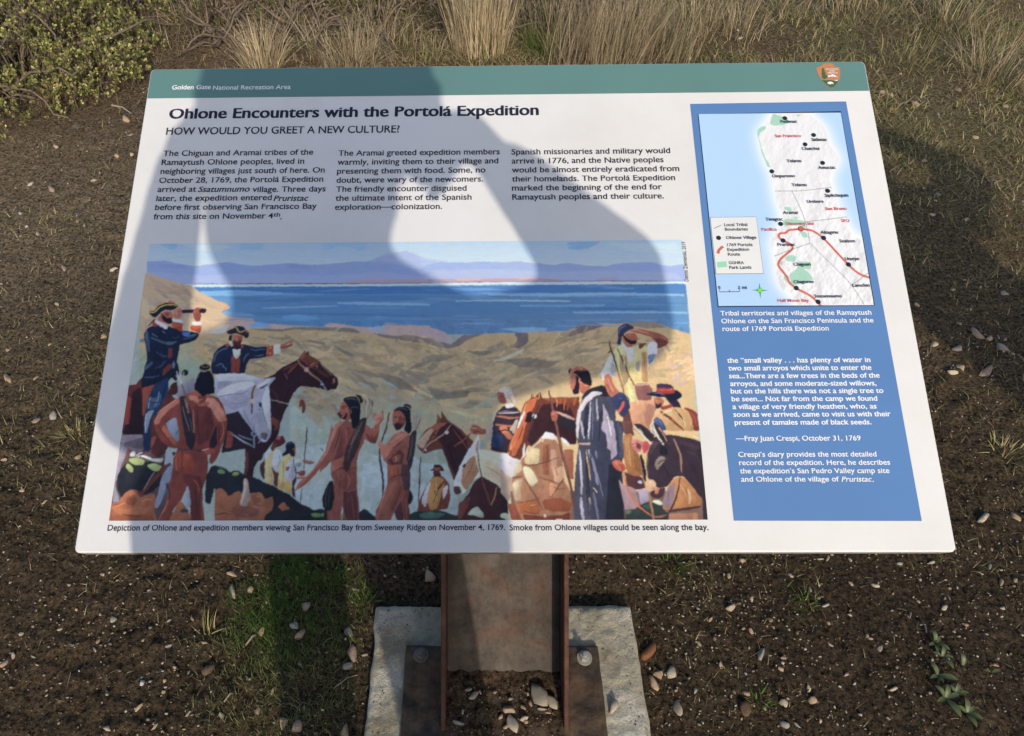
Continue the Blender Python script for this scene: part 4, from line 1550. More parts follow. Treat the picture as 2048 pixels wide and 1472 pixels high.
H p a5593e 748 820 905 832 885 925 770 992
H p 5b3f48 905 810 1000 820 1000 1090 940 1110 900 950
H s10 5a3436 760 1000 820 950 880 925 985 945
H p.8 a8644f 700 1180 760 1040 860 980 800 1120 700 1280 650 1400 612 1420
H p.7 834a40 880 1000 940 1060 880 1200 800 1330 760 1400 780 1250
H p 7b4541 910 1180 990 1070 985 1250 1002 1440 935 1440
H p 5c3a3e 820 1350 905 1210 930 1440 860 1440
H p a65e4d 802 250 830 215 880 215 935 255 950 350 920 410 880 440 840 440 812 390 802 320
H p.8 7b4038 860 290 940 300 930 400 880 400
H s9 5a2f32 812 295 850 300 905 292
H p 3b2930 812 375 860 350 912 378 900 420 860 442 830 430
H p 232530 805 245 830 200 880 175 940 180 1000 205 1008 260 1008 330 1020 440 992 482 930 440 950 340 930 262 880 222 840 225
H s10 4d5a70 860 200 920 195 970 220
H p 23242e 915 165 950 142 1000 155 1015 180 1005 215 950 195
H s8 a08a76 920 180 970 170 1000 215
H s12 9a9088 1050 270 1045 340 1030 440
H s12 8a8078 1082 248 1070 340 1045 440
H s12 9a9088 1115 255 1090 350 1055 440
H s12 6e645e 1125 290 1095 370 1060 440
H p 40363c 1000 480 1040 440 1072 440 1070 540 1050 660 1030 780 995 905 960 760 985 620
H s10 6a5a54 1030 480 1020 600 1000 740
H s22 4c3038 772 235 750 330 735 420 700 500 685 570
H s24 4c3038 655 640 660 740 680 880 705 1000 700 1080 690 1160
H s4 a8a4a4 755 340 748 540
H s4 a8a4a4 722 790 705 960
H p 2a282f 985 1080 1015 1120 1035 1190 1000 1262 975 1240
H p 2d3338 430 1345 500 1300 560 1350 620 1400 620 1442 430 1442
H p 2d3338 0 1300 60 1330 82 1440 0 1440
H p 77925a 5 1360 40 1350 50 1390 10 1400
H p 2f3a38 985 1370 1040 1345 1100 1325 1222 1335 1222 1442 985 1442
H p 4f6a5c 1020 1370 1080 1350 1130 1380 1060 1410
H s14 6b4a48 1116 735 1112 850 1105 1020 1095 1230
H s20 6b5a58 1117 740 1114 800
M p 2f3a38 980 1175 1040 1150 1100 1135 1180 1130 1260 1150 1360 1180 1460 1195 1560 1225 1700 1190 1800 1226 980 1226
M p 4b6c62 1050 1170 1150 1150 1280 1170 1200 1210 1080 1205
M s12 6b4a44 1066 705 1060 860 1050 1130
M p 7b4335 1040 1150 1060 1050 1120 930 1170 860 1250 860 1300 920 1315 1040 1290 1130 1200 1142
M p b7b6be 1075 1060 1110 960 1145 895 1185 885 1160 1000 1100 1120
M p b18148 1150 880 1200 858 1270 895 1245 990 1205 1120 1150 1140 1120 1060
M s22 7c4a30 1180 1000 1240 930 1270 890
M p b8aab0 1250 960 1290 930 1290 980 1250 1060
M p 59302e 1168 815 1230 825 1240 865 1172 870
M p 36242c 1135 812 1170 800 1175 765 1235 770 1258 800 1262 825 1200 815
M p aa4b3e 1175 788 1232 792 1232 818 1175 812
M p 4b2c31 1460 1000 1510 900 1560 865 1700 880 1790 1000 1785 1190 1560 1222 1370 1215 1400 1080
M p 7b4236 1380 1080 1480 1020 1450 1120 1400 1215 1370 1215
M p aab4a6 1450 1172 1490 1130 1532 1108 1582 1170 1580 1205 1500 1180
M p 6f4034 1035 610 1060 550 1110 480 1200 435 1202 345 1240 400 1232 325 1270 380 1300 410 1400 480 1500 580 1490 760 1380 870 1340 900 1300 800 1245 640 1150 660 1100 680 1050 640
M p 432a30 1250 410 1330 440 1450 560 1450 740 1360 870 1290 740 1240 600 1200 560 1210 470
M p 9c5c40 1110 490 1200 430 1290 420 1260 450 1170 500 1120 560
M p b09580 1036 595 1080 530 1150 470 1180 480 1110 600 1095 640 1060 630
M p 9a5a40 1202 350 1225 395 1235 430 1205 410
M s10 b08a78 1090 660 1130 600 1260 520 1320 440
M c14 c4b8b4 1282 508
M s8 b09a8c 1100 680 1180 700 1250 690
M s14 8a4f42 1340 620 1420 570 1480 510
M p 3a3041 1655 440 1690 340 1740 290 1850 300 1892 350 1860 480 1800 580 1780 680 1640 650 1650 520
M s18 a36453 1685 370 1780 388 1875 385
M s16 a36453 1680 440 1760 455 1840 450
M s10 a9a0a8 1700 345 1800 350 1870 340
M p 2c3d66 1650 515 1745 530 1730 640 1640 620
M p 9c5c50 1700 175 1740 175 1775 230 1765 275 1720 272 1700 240
M p c5b4a8 1705 150 1760 125 1812 150 1832 220 1855 280 1800 290 1765 240 1750 180 1710 180
M p d1cac5 1755 275 1820 268 1832 300 1765 308
M p 9e5d4c 1468 480 1495 440 1540 450 1570 475 1655 485 1645 525 1560 520 1495 520
M p aa9b92 1600 460 1660 435 1650 560 1605 590
M p a9664f 1705 460 1760 448 1800 510 1830 540 1790 570 1740 510
M p a2968c 1790 480 1850 400 1870 400 1830 520
M p l.9 l
'''
MID = '\n'.join(l for l in MID.splitlines() if ' l.9 ' not in l)
paint(cv, MID)
RIGHT = '''
M p d4c0aa 1340 930 1360 850 1400 760 1440 680 1490 600 1545 520 1555 590 1545 640 1650 655 1780 700 1860 735 1900 755 1900 860 1820 900 1800 1000 1830 1226 1790 1226 1780 1060 1700 930 1560 860 1480 905 1430 1000 1360 1015
M p e2ddda 1345 900 1400 760 1470 625 1500 640 1430 780 1385 960 1350 960
M p a97c5c 1410 800 1460 720 1510 690 1545 820 1510 880 1440 980 1400 920
M s20 4a3434 1410 790 1435 770
M p 5b3a42 1340 945 1390 945 1405 1000 1360 1018 1335 980
M p e4dedb 1500 590 1545 518 1555 640 1525 670 1500 650
M p b9907a 1520 600 1545 560 1545 640 1520 660
M p.7 c8ab8c 1560 700 1700 760 1800 880 1700 920 1580 850
M s12 794a42 1530 640 1545 760 1565 870 1600 980 1640 1090
M s10 a98058 1690 950 1670 1040 1645 1100
E p 6b392e 215 305 250 222 300 190 320 128 342 175 410 112 420 178 520 172 640 165 800 165 800 240 790 330 765 520 775 640 700 640 640 600 560 560 420 560 330 680 290 650 232 740 205 805 130 800 82 745 75 665 130 560 190 400
E p 3e262c 430 240 560 230 700 260 760 400 772 640 700 650 640 600 560 540 430 540 360 610 330 665 270 600 300 440
E p b7623b 228 300 260 220 320 185 385 160 350 250 270 400 230 560 200 660 145 765 90 745 88 650 150 560 190 410
E p 8e4a34 420 180 560 172 780 168 790 230 700 220 600 240 520 220
E s24 7b4030 700 180 690 240 680 300
E s20 a0583a 620 180 600 230
E s20 a0583a 760 180 740 250
E s16 c87048 100 640 140 560 170 480
E p d8cdd0 242 300 252 330 215 400 180 482 165 480 200 380
E p 2e2228 270 320 320 310 330 400 290 430 240 420
E c24 abbac4 345 360
E s22 5a3636 385 250 350 330 320 420 290 520 258 620
E s16 c3c9e0 245 640 232 720 232 840
E s10 b8c0d8 262 680 282 710 256 750
E s14 6a2c22 95 700 110 720 105 750
E p lf1e6e0 0 740 60 735 110 772 180 800 215 815 160 900 130 985 60 950 0 900
E p ld9b89a 0 890 60 950 130 990 110 1100 100 1200 70 1215 0 1120
E p 352a34 0 1120 75 1220 80 1330 0 1345
E p a9b8a4 0 1350 50 1330 110 1380 100 1415 60 1415 40 1395 0 1385
E p 8a4a3c 75 1240 150 1240 200 1330 230 1415 110 1415 90 1330
E p lc68c64 330 680 400 620 450 590 560 600 620 700 640 1000 700 1100 725 1320 705 1418 220 1418 180 1330 150 1230 110 1060 130 960 200 820 260 740
E p le9d098 245 800 260 740 340 672 400 690 395 760 380 850 300 852 250 840
E p le4cda4 245 705 320 690 420 600 400 590 350 640 280 700
E p lead9ab 228 870 290 870 345 940 380 1020 320 1080 270 1020 240 950
E p le5caa0 200 815 225 900 120 985 150 880
E p ldfb890 115 1040 160 1000 230 990 200 1080 210 1200 150 1220 125 1120
E p lf0dcb0 130 1030 190 1010 180 1100 150 1160
E p lc87440 170 1250 300 1215 400 1190 405 1330 300 1350 210 1340
E p ldca586 505 700 560 690 575 860 560 1020 520 900
E p lb66d4c 425 650 500 640 492 960 430 950
E p le4b08a 545 900 630 860 642 980 590 1040 540 1020
E p lb87050 640 700 700 690 740 700 740 1000 680 990
E p lc88a68 380 1090 500 1080 520 1180 420 1210
E p la85a3c 430 1200 600 1180 720 1240 710 1320 560 1330 440 1300
E p ldf9c74 500 1030 580 1050 560 1150 500 1170
E p l8a4634 220 1350 440 1370 600 1360 710 1330 705 1418 260 1418
E p le8d8c0 440 1340 470 1380 440 1385
E p le8dcc8 560 1400 630 1400 640 1418 560 1418
E p dfe1cf 410 585 450 518 540 538 575 600 500 590
E p dfe1cf 605 570 660 600 705 652 700 672 640 630
E s11 l7a4038 215 845 290 855 370 850 480 815 600 775
E s11 l7a4038 115 990 170 970 225 965
E s16 l8a5a50 245 1000 320 1110 390 1230 430 1310
E s11 l7a4038 645 985 590 1060 520 1175
E s11 l8a4a38 380 970 470 1000 580 1040
E s12 l8a5a48 160 1240 280 1215 400 1190
E s10 la8603c 440 1260 580 1280 700 1270
E s30 5f3c3e 488 100 520 240 560 420 600 620 640 800 700 1020 760 1300 770 1400
E s12 8c6058 500 140 560 420 620 700 680 960
E p aa6150 508 335 535 305 572 310 582 345 575 400 530 412 515 380
E p 2f2d39 575 400 640 330 760 392 765 520 700 500 640 455 570 430
E p b28e88 560 308 610 320 700 360 758 385 750 402 660 370 600 345
E p 484a5e 765 560 768 400 790 290 830 190 900 110 960 82 1080 60 1110 160 1167 170 1167 1418 750 1418 745 1100 755 930 790 650
E p 2d2d3c 820 200 840 130 900 80 1000 50 1080 52 1112 160 1060 165 1000 150 930 105
E p aba7b4 770 400 790 280 850 180 930 110 1000 110 1040 130 960 160 880 220 815 330 795 480 790 595 765 565
E s22 9b9aad 815 400 830 490 850 590
E s14 a3a6bd 912 210 905 400 892 595
E s14 9a98aa 972 185 980 320 995 445
E s50 34364a 880 250 870 400 860 560
E s40 363849 1030 300 1000 450 960 600
E p lb6a8b6 1035 230 1085 330 1130 450 1160 520 1167 600 1167 720 1100 690 1085 570 1020 490 1045 400
E p laea4b0 1120 720 1167 700 1167 800 1110 790
E s22 a9928f 797 635 880 640 995 625
E s26 8b8aa6 800 700 815 860 825 1000 820 1150
E s20 9ba1ba 890 700 950 900 980 1060 1010 1150
E s16 9ba0b4 940 680 970 790
E s34 30323f 870 760 880 950 900 1200
E s34 30323f 1020 760 1060 950 1090 1200
E s9 b9946c 868 700 885 830 905 960 930 1080 1015 1160
E s34 8c88aa 815 1180 825 1300 840 1410
E s26 8c8088 900 1180 940 1300 960 1410
E s14 b0a0a0 1075 940 1080 1040 1070 1130
F p b1705c 108 690 150 680 200 660 280 670 235 720 240 830 255 900 230 990 160 1000 130 925 105 890 118 820 108 750
F p 3a2830 100 690 140 670 120 740 105 760
F p 2c2632 150 730 230 690 320 680 370 720 405 830 392 912 330 890 262 850 240 800 200 750
F p a9684e 165 690 220 652 300 665 345 712 290 710 240 712
F p 2b2634 190 760 235 800 250 900 235 1000 165 1012 145 960 180 920 195 850
F p aa624e 240 880 270 860 390 912 330 960 285 1010 250 980
F p c07a60 228 800 250 800 262 850 240 880
F p d3b47e 680 440 740 400 760 390 860 410 940 400 1000 370 1110 400 1112 650 1125 870 940 882 962 1090 880 1120 800 1000 740 720 700 560
F p a38d6a 750 500 850 520 870 800 810 920 760 720
F p.8 b07a54 1040 460 1095 470 1110 650 1120 860 1040 850
F p.8 8f8796 960 590 1020 580 1010 730 960 690
F p e0cd98 740 390 770 330 860 420 850 520 800 480
F p d6cfc3 770 340 860 400 930 420 960 400 930 560 880 640 862 560 830 450
F p 75402f 1000 360 1110 350 1040 420 1000 430
F p d8d5d0 1105 392 1150 330 1230 345 1238 470 1180 600 1115 655
F p 667aa2 1108 520 1170 490 1225 500 1180 580 1130 645
F p a35e4c 850 195 930 165 1060 180 1200 215 1335 262 1382 310 1370 370 1300 410 1235 430 1235 350 1160 280 1010 238 900 215
F p 7e443f 1160 280 1370 330 1350 390 1240 430 1230 350
F p c08270 850 195 930 165 1010 175 1000 200 900 215
F p ac6250 830 230 950 230 985 290 970 335 900 345 830 290
F p 3a2431 795 225 850 295 900 320 978 325 965 372 900 378 850 360 800 290
F p b46c58 790 250 830 330 900 380 930 400 840 412 800 340
F p 393f62 728 230 740 160 790 120 860 108 930 140 942 170 870 195 810 240 780 290 770 385 718 378 740 290
F s18 6470a0 745 240 755 180 800 150
F p d0cac2 512 745 560 650 610 540 650 482 690 620 700 810 640 770 580 790 545 835
F p.8 9a93a0 640 590 690 640 700 800 650 760
F p aa6551 560 760 620 740 660 830 700 920 762 985 700 1032 620 1032 560 880
F s24 4a3b34 622 338 650 450 690 560 720 680
F s20 2b2427 610 480 640 460
F s26 8a6a4a 715 660 760 800 810 980 860 1180 905 1460
F s24 7b473c 728 425 800 600 870 760 942 895
F p dbc48e 860 850 900 940 965 1060 960 1130 890 1110 870 980
F p b8866a 890 1110 1060 1090 1180 1080 1235 1180 1170 1320 1160 1472 930 1472 880 1260
F p 9d7060 1120 1120 1235 1180 1160 1330 1120 1472 1060 1300
F p 5f3b42 800 1290 870 1200 920 1400 920 1472 800 1472
F p 8a5b5c 940 880 1020 872 1130 870 1182 970 1160 1085 985 1082 955 980
F s10 c9a8a4 945 890 1040 892 1130 880
F p 363e66 620 1050 700 1020 760 975 820 1000 872 1050 885 1180 840 1260 790 1310 710 1210
F p d9553b 722 1222 760 1190 790 1090 818 1110 800 1190 742 1250
F p 33344a 870 1050 890 1190 870 1200
F p ld08060 1195 1050 1280 1040 1330 1100 1290 1180 1220 1172 1190 1100
F p l403848 1205 1120 1250 1140 1290 1100 1290 1170 1250 1195 1215 1190
F p l272d48 1085 1005 1150 985 1220 975 1300 1000 1460 945 1530 980 1562 1040 1490 1082 1400 1100 1330 1040 1200 1040
F p l4d4466 1230 870 1320 875 1400 880 1440 920 1462 990 1300 1000 1220 985
F p ld2463a 1225 925 1300 930 1450 932 1462 995 1340 1005 1225 980
F p l3a3048 1330 1050 1400 1090 1490 1080 1530 1140 1600 1330 1580 1360 1500 1260 1430 1160
F p lc2443f 1270 1160 1350 1150 1430 1125 1430 1170 1340 1200 1290 1215
F p le2b072 1175 1300 1230 1250 1280 1230 1440 1170 1530 1180 1640 1220 1690 1300 1702 1472 1330 1472 1300 1350
F p lf0cf98 1290 1240 1400 1190 1440 1260 1360 1330
F p l56689a 1180 1330 1230 1290 1290 1330 1350 1420 1355 1472 1220 1472
F p lab4a3c 1560 1170 1660 1190 1745 1235 1778 1472 1700 1472 1680 1330 1640 1240
F s36 l984636 1270 1225 1400 1310 1580 1472
F p l3a3048 1440 1180 1520 1250 1600 1365 1530 1300
F p ldcd4b4 1145 1390 1190 1345 1215 1472 1150 1472
G p l4b4d63 0 0 430 0 452 100 470 500 440 560 480 1418 0 1418
G p l2f333e 250 620 380 560 430 700 400 900 470 1250 482 1418 200 1418 235 1000
G s40 l9a99b0 20 520 60 700 100 900
G s26 l8a8aa4 70 420 90 520
G s30 l7f7f9a 40 1000 80 1200 110 1400
G p lb8abb9 170 0 310 0 350 200 375 480 280 545 290 420 230 385 225 180 150 130
G s60 l5c6176 380 20 410 240 430 520
G p l8a5b52 430 0 560 0 590 120 620 220 560 200 465 180
G p lc4834c 465 190 575 180 600 380 680 480 725 770 640 775 560 770 500 700 462 480
G p.6 l9a6238 600 400 680 500 700 740 640 700
G s30 ld9a06a 520 220 530 400 560 640
G p l6a4044 470 700 600 770 720 780 765 940 640 960 520 940
G p lbf9a9c 388 810 440 880 540 920 620 945 690 1180 600 1230 480 1242 430 1000
G p lb6a8ba 660 955 800 950 812 1120 700 1172
G p lc4cbe0 645 845 700 835 730 865 680 878
G p l3b4b48 485 1235 600 1240 700 1175 820 1130 1000 1150 1030 1250 1095 1300 1095 1412 485 1412
G p l6f8a6c 490 1250 540 1235 590 1270 530 1300 490 1300
G p l4f6c64 720 1190 800 1160 860 1200 800 1240
G p le0e8c2 858 1112 930 1100 1010 1140 1010 1168 950 1172 870 1132
G p l4b3a46 850 290 900 220 1000 200 1130 195 1250 215 1400 240 1545 290 1600 700 1655 1402 1570 1402 1565 1100 1430 930 1300 780 1180 780 1080 920 1000 940 930 940 860 860 800 800 775 600 800 420
G s60 l5c4650 1250 300 1400 350 1530 380
G p l6a5058 850 330 900 280 960 300 880 420 820 480
G s16 lc89a7c 875 285 820 360 790 450 778 600 790 760
G p le2b48c 800 812 880 825 925 900 895 1000 830 1000 765 965 790 880
G p l5c3e42 820 990 900 960 1050 930 1010 1060 950 1090 850 1060
G p ld98a70 900 945 965 930 940 1020 900 1020
G p l4b3a48 600 35 700 40 800 110 900 220 850 300 740 240 650 140
G p l4b3a48 850 50 900 25 980 100 1085 250 1080 345 980 320 900 170
G s24 lebe8cb 605 65 680 150 760 240 855 318
G s24 lebe8cb 870 30 900 150 960 250 1025 335
G s16 ld8a888 950 90 1010 170 1070 290
G p l9fb0d0 850 130 880 120 900 200 870 190
G p la89382 900 560 950 505 1010 495 1055 545 1000 600 960 640 930 695 905 640
G s20 l5a4a52 935 610 980 560 1040 550
G p l2e3038 965 340 1030 350 1085 400 1075 480 1000 490 960 440
G p ld28d52 1175 800 1240 780 1310 800 1430 930 1560 1110 1525 1190 1300 1215 1010 1245 1000 1150 1080 930
G p la88c94 1060 960 1180 850 1175 1000 1130 1200 1020 1220 1010 1120
G s34 ldfb488 1365 950 1390 1050 1380 1160
G s24 le6a468 1230 850 1210 1000 1180 1150
G p lc08262 1090 1300 1300 1290 1500 1285 1505 1402 1085 1402
G s40 l5a3a40 1100 1270 1300 1230 1540 1200
G s60 lc9905c 1455 1290 1460 1400
G s50 l2f3038 700 470 740 640 770 850
G s14 lbc7e62 690 510 715 680 740 830 780 960
G s28 lc08a62 815 1000 850 1200 885 1395
G s26 le27c50 455 700 490 880 570 1060 640 1160 720 1230 830 1310
G s24 lb4714e 820 1305 900 1340 980 1340 1060 1310
G s28 l5b3b42 1060 1310 1150 1200 1215 1010 1250 790
G s24 lc29474 1272 720 1265 520 1230 390 1160 260
G p le16b50 298 570 350 550 420 552 480 620 492 700 420 712 340 665
G s16 lf0957a 350 580 380 640 420 690
G p le28880 570 275 640 258 740 300 730 370 690 440 620 430 578 360
G p le35862 735 290 800 280 835 350 780 430 750 470 725 400
G p l8a4a44 630 300 715 330 700 400 640 385
G s14 lf4a8a0 580 300 640 330
'''
paint(cv, RIGHT)
FINISH()
tp = vcol('painting_print', .40, .35)
painting = canvas_mesh(cv, 'painting_print', tp.m, 1, warp=.6)

# ---- the map on the sidebar
MQ = [(1397, 230), (1680, 224.5), (1748, 610), (1437, 613)]
def expand(q, k):
    cx = sum(p[0] for p in q) / 4; cy = sum(p[1] for p in q) / 4
    return [(p[0] + (k if p[0] > cx else -k), p[1] + (k if p[1] > cy else -k)) for p in q]
flat('map_border', expand(MQ, 1.6), M_INK, 2)
mc = Canvas(MQ, 1150)
water = np.array(lin('b9d8f4')) * SHADE['l']
mc.im[:] = water
LAND = [(540, 80), (495, 150), (462, 180), (447, 210), (470, 300), (490, 380), (522, 425), (535, 470), (548, 560), (565, 640), (590, 700), (600, 760), (545, 830), (525, 880), (548, 960), (556, 1060), (570, 1120), (605, 1170), (640, 1190), (690, 1250), (705, 1290),
        (1180, 1290), (1180, 1100), (1125, 1040), (1120, 930), (1100, 870), (1045, 845), (1000, 800), (985, 740), (935, 680), (925, 620), (905, 540), (880, 500), (900, 430), (950, 372), (925, 330), (885, 280), (870, 210), (850, 160), (800, 120), (745, 80)]
P = mc.to('N', LAND)
land = Canvas(MQ, 1150)
land.poly(chaikin(P, 2), (1, 1, 1))
lm = land.im[..., 0]
halo = boxblur(boxblur(lm, 22), 22)
yy, xx = np.mgrid[0:mc.H, 0:mc.W].astype(np.float32)
big = fbm(xx * .004, yy * .004, 5, 2)
wat = water * (1 + (big[..., None] - .5) * .08)
wb = np.clip(halo * 1.9, 0, 1)[..., None]
im = wat * (1 - wb) + np.array([.82, .86, .9]) * wb
hgt = fbm(xx * .03 + yy * .012, yy * .02 - xx * .01, 61, 4, .6) * (0.4 + 1.2 * np.clip((yy / mc.H - .3), 0, 1))
relief = (np.roll(hgt, 2, 1) - np.roll(hgt, -2, 1)) + (np.roll(hgt, 2, 0) - np.roll(hgt, -2, 0)) * .4
lc = np.array([.755, .765, .78]) * (1 + np.clip(relief[..., None] * 1.5, -.16, .10))
lb = np.clip(boxblur(lm, 3), 0, 1)[..., None]
mc.im = (im * (1 - lb) + lc * lb).astype(np.float32)
paint(mc, '''
N p.8 8fd3ae 540 85 575 100 620 110 640 140 600 158 540 160 520 150 528 115
N p.8 8fd3ae 680 92 712 92 690 108
N p.8 8fd3ae 445 185 470 165 500 165 490 185 462 200 452 230 470 300 492 360 512 385 524 415 505 415 488 370 470 330 455 260 442 210
N p.8 8fd3ae 608 655 650 660 652 690 630 682 606 672
N p.8 8fd3ae 595 745 620 730 690 735 740 745 735 800 700 770 640 770 600 770
N p.8 8fd3ae 660 720 690 715 680 740
N p.8 8fd3ae 700 800 745 815 752 845 720 845
N p.8 8fd3ae 610 965 650 948 680 960 675 995 620 988
N p.8 8fd3ae 580 990 600 985 598 1015 580 1010
N p.8 8fd3ae 690 990 770 992 770 1036 725 1036 760 1060 788 1100 740 1120 650 1140 640 1070 690 1030
N p.8 8fd3ae 600 1080 630 1070 640 1110 612 1112
''', 'l')
paint(mc, '''
N s14 c9604e 706 794 660 796 630 800 618 818 590 816 572 826 574 845 600 865 640 880 660 900 655 920 620 945 585 975 570 1000 575 1025 605 1060 628 1090 635 1120 680 1156 720 1175 770 1200 812 1240 830 1262
N s14 c9604e 706 794 760 796 800 812 848 850 900 905 950 960 998 1010 1040 1050 1080 1075 1135 1092
N s2.6 20242c 550 560 655 562 780 552 895 538
N s2.6 20242c 655 562 700 650 738 748 765 880
N s2.6 20242c 738 748 860 735 992 718
N s2.6 20242c 548 958 650 918 765 880
N s2.6 20242c 765 880 860 975 960 1070 1020 1135 1096 1256
N s2.6 20242c 1020 1135 1124 1058
''', 'n')
mp = vcol('map_print', .42, .35)
map_o = canvas_mesh(mc, 'map_print', mp.m, 3)
M_DOT = M_INK


def dots(name, pts, r, mat, lay, fr='N'):
    ox, oy, sc = FR[fr]
    bm = bmesh.new()
    for x, y in pts:
        u, v = _pp(ox + x / sc, oy + y / sc)
        vv = [bm.verts.new((u + r * math.cos(a), v + r * math.sin(a), PR * lay)) for a in np.linspace(0, 2 * math.pi, 21)[:-1]]
        bm.faces.new(vv)
    return bm_obj(name, bm, mat, panel)


VILL = [(611, 115), (787, 218), (735, 275), (842, 389), (531, 441), (873, 560), (585, 763), (600, 865), (848, 849), (1001, 1012), (681, 1156), (815, 1241)]
for v_ in VILL: dots('village_dot', [v_], .0029, M_INK, 5)
dots('site_dot_ring', [(708, 793)], .0034, M_INK, 5)
dots('site_dot', [(708, 793)], .0028, M_RED, 6)
flat('map_legend_border', [(1370 + x / 3.0675, 200 + y / 3.0675) for x, y in ((152, 722), (436, 718), (481, 1068), (188, 1070))], M_INKG, 4)
M_LEG = ink('legend_white', (.74, .75, .74))
flat('map_legend', [(1370 + x / 3.0675, 200 + y / 3.0675) for x, y in ((154.5, 724), (434.5, 720), (478.5, 1066), (190, 1068))], M_LEG, 5)
dots('legend_dot', [(204, 849)], .0029, M_INK, 6)
M_PARK = ink('park_green_ink', (.30, .66, .45))
flat('legend_swatch', [(1370 + x / 3.0675, 200 + y / 3.0675) for x, y in ((194, 998), (252, 993), (257, 1027), (199, 1032))], M_PARK, 6)
M_ROUTE = ink('route_ink', (.60, .13, .09))


def ribbon(name, pts, w, mat, lay, fr='N'):
    ox, oy, sc = FR[fr]
    q = [_pp(ox + x / sc, oy + y / sc) for x, y in pts]
    bm = bmesh.new()
    L = []
    for i, (u, v) in enumerate(q):
        a = q[max(i - 1, 0)]; b = q[min(i + 1, len(q) - 1)]
        d = math.hypot(b[0] - a[0], b[1] - a[1]); nx, ny = -(b[1] - a[1]) / d * w / 2, (b[0] - a[0]) / d * w / 2
        L.append((bm.verts.new((u + nx, v + ny, PR * lay)), bm.verts.new((u - nx, v - ny, PR * lay))))
    for (a, b), (c, d) in zip(L, L[1:]):
        bm.faces.new((a, b, d, c))
    bmesh.ops.recalc_face_normals(bm, faces=bm.faces)
    return bm_obj(name, bm, mat, panel)


ribbon('legend_route', [(200, 945), (206, 925), (220, 910), (232, 902)], .0033, M_ROUTE, 6)
ribbon('legend_line', [(177, 791), (221, 771)], .0005, M_INK, 6)
ribbon('scale_bar', [(210, 1168), (211, 1180), (333, 1178), (334, 1166)], .0006, M_INK, 5)
ribbon('scale_tick', [(271, 1168), (272, 1179)], .0005, M_INK, 6)
# compass star
def star(name, c, r0, r1, n, mat, lay, rot=0):
    u, v = _pp(1370 + c[0] / 3.0675, 200 + c[1] / 3.0675)
    bm = bmesh.new()
    cv_ = bm.verts.new((u, v, PR * lay)); vv = []
    for i in range(2 * n):
        a = math.radians(rot) + math.pi * i / n + math.pi / 2
        r = r0 if i % 2 == 0 else r1
        vv.append(bm.verts.new((u + r * math.cos(a), v + r * math.sin(a), PR * lay)))
    for i in range(2 * n): bm.faces.new((cv_, vv[i], vv[(i + 1) % (2 * n)]))
    return bm_obj(name, bm, mat, panel)
star('compass_star', (458, 1170), .0094, .0016, 4, ink('compass_green', (.03, .38, .12)), 5, -2)
star('compass_star', (458, 1170), .0042, .0018, 4, ink('compass_green_light', (.25, .7, .08)), 6, 43)

for t_ in [(s, 1370 + a / 3.0675, 1370 + b / 3.0675, 200 + c / 3.0675) for s, a, b, c in (
    ('Petlenuc', 586, 687, 146), ('Sitlintac', 775, 870, 257), ('Chutchui', 716, 823, 312), ('Amuctac', 816, 922, 428), ('Ompuromo', 533, 673, 480),
    ('Siplichiquin', 857, 1000, 599), ('Timigtac', 493, 599, 745), ('Altagmu', 830, 938, 825), ('Pruristac', 567, 674, 900), ('Uturpe', 980, 1068, 987),
    ('Chagunte', 665, 788, 1128), ('Ssatumnumo', 792, 960, 1216))]:
    text_block('village_name_text', [t_], M_INK, 6.0, .008, lay=7)
for t_ in [(s, 1370 + a / 3.0675, 1370 + b / 3.0675, 200 + c / 3.0675) for s, a, b, c in (
    ('Yelamu', 622, 712, 387), ('Yelamu', 653, 744, 534), ('Urebure', 747, 848, 636), ('Aramai', 600, 690, 704), ('Ssalson', 946, 1042, 878),
    ('Chiguan', 664, 769, 1021), ('Lamchin', 1026, 1131, 1150), ('0', 204, 216, 1164), ('2 mi', 323, 378, 1163))]:
    text_block('tribe_name_text', [t_], M_INK, 6.0, .006, lay=7)
for t_ in [(s, 1370 + a / 3.0675, 1370 + b / 3.0675, 200 + c / 3.0675) for s, a, b, c in (
    ('San Francisco', 551, 710, 234), ('San Bruno', 861, 990, 680), ('SFO', 959, 1007, 754), ('Discovery Site', 619, 789, 772), ('Pacifica', 469, 562, 807), ('Half Moon Bay', 567, 758, 1243))]:
    text_block('town_name_text', [t_], M_RED, 5.8, .005, lay=7)
text_block('legend_text', [(s, 1370 + a / 3.0675, 1370 + b / 3.0675, 200 + c / 3.0675, d) for s, a, b, c, d in (
    ('Local Tribal', 240, 381, 778, {}), ('Boundaries', 244, 384, 806, {}), ('Ohlone Village', 250, 436, 857, dict(bold=.014)), ('1769 Portola', 257, 413, 901, {}), ('Expedition', 259, 392, 930, {}),
    ('Route', 262, 336, 959, {}), ('GGNRA', 267, 360, 1011, {}), ('Park Lands', 271, 406, 1040, {}))], M_INK, 5.8, .005, lay=7)

# ---- the arrowhead emblem on the green band
emb = flat('emblem', [(1600 + x / 14.629, 110 + y / 14.629) for x, y in (
    (480, 370), (560, 340), (625, 310), (680, 262), (800, 250), (920, 255), (985, 290), (1010, 345), (1090, 350), (1155, 370), (1168, 440), (1170, 600), (1150, 720), (1100, 830), (1040, 900), (960, 965), (905, 978), (840, 940),
    (740, 850), (640, 740), (560, 640), (500, 500), (470, 420))], ink('arrowhead_brown', (.50, .22, .10)), 2)


def epoly(name, pts, mat, lay):
    o = flat(name, [(1600 + x / 14.629, 110 + y / 14.629) for x, y in pts], mat, lay)
    return o


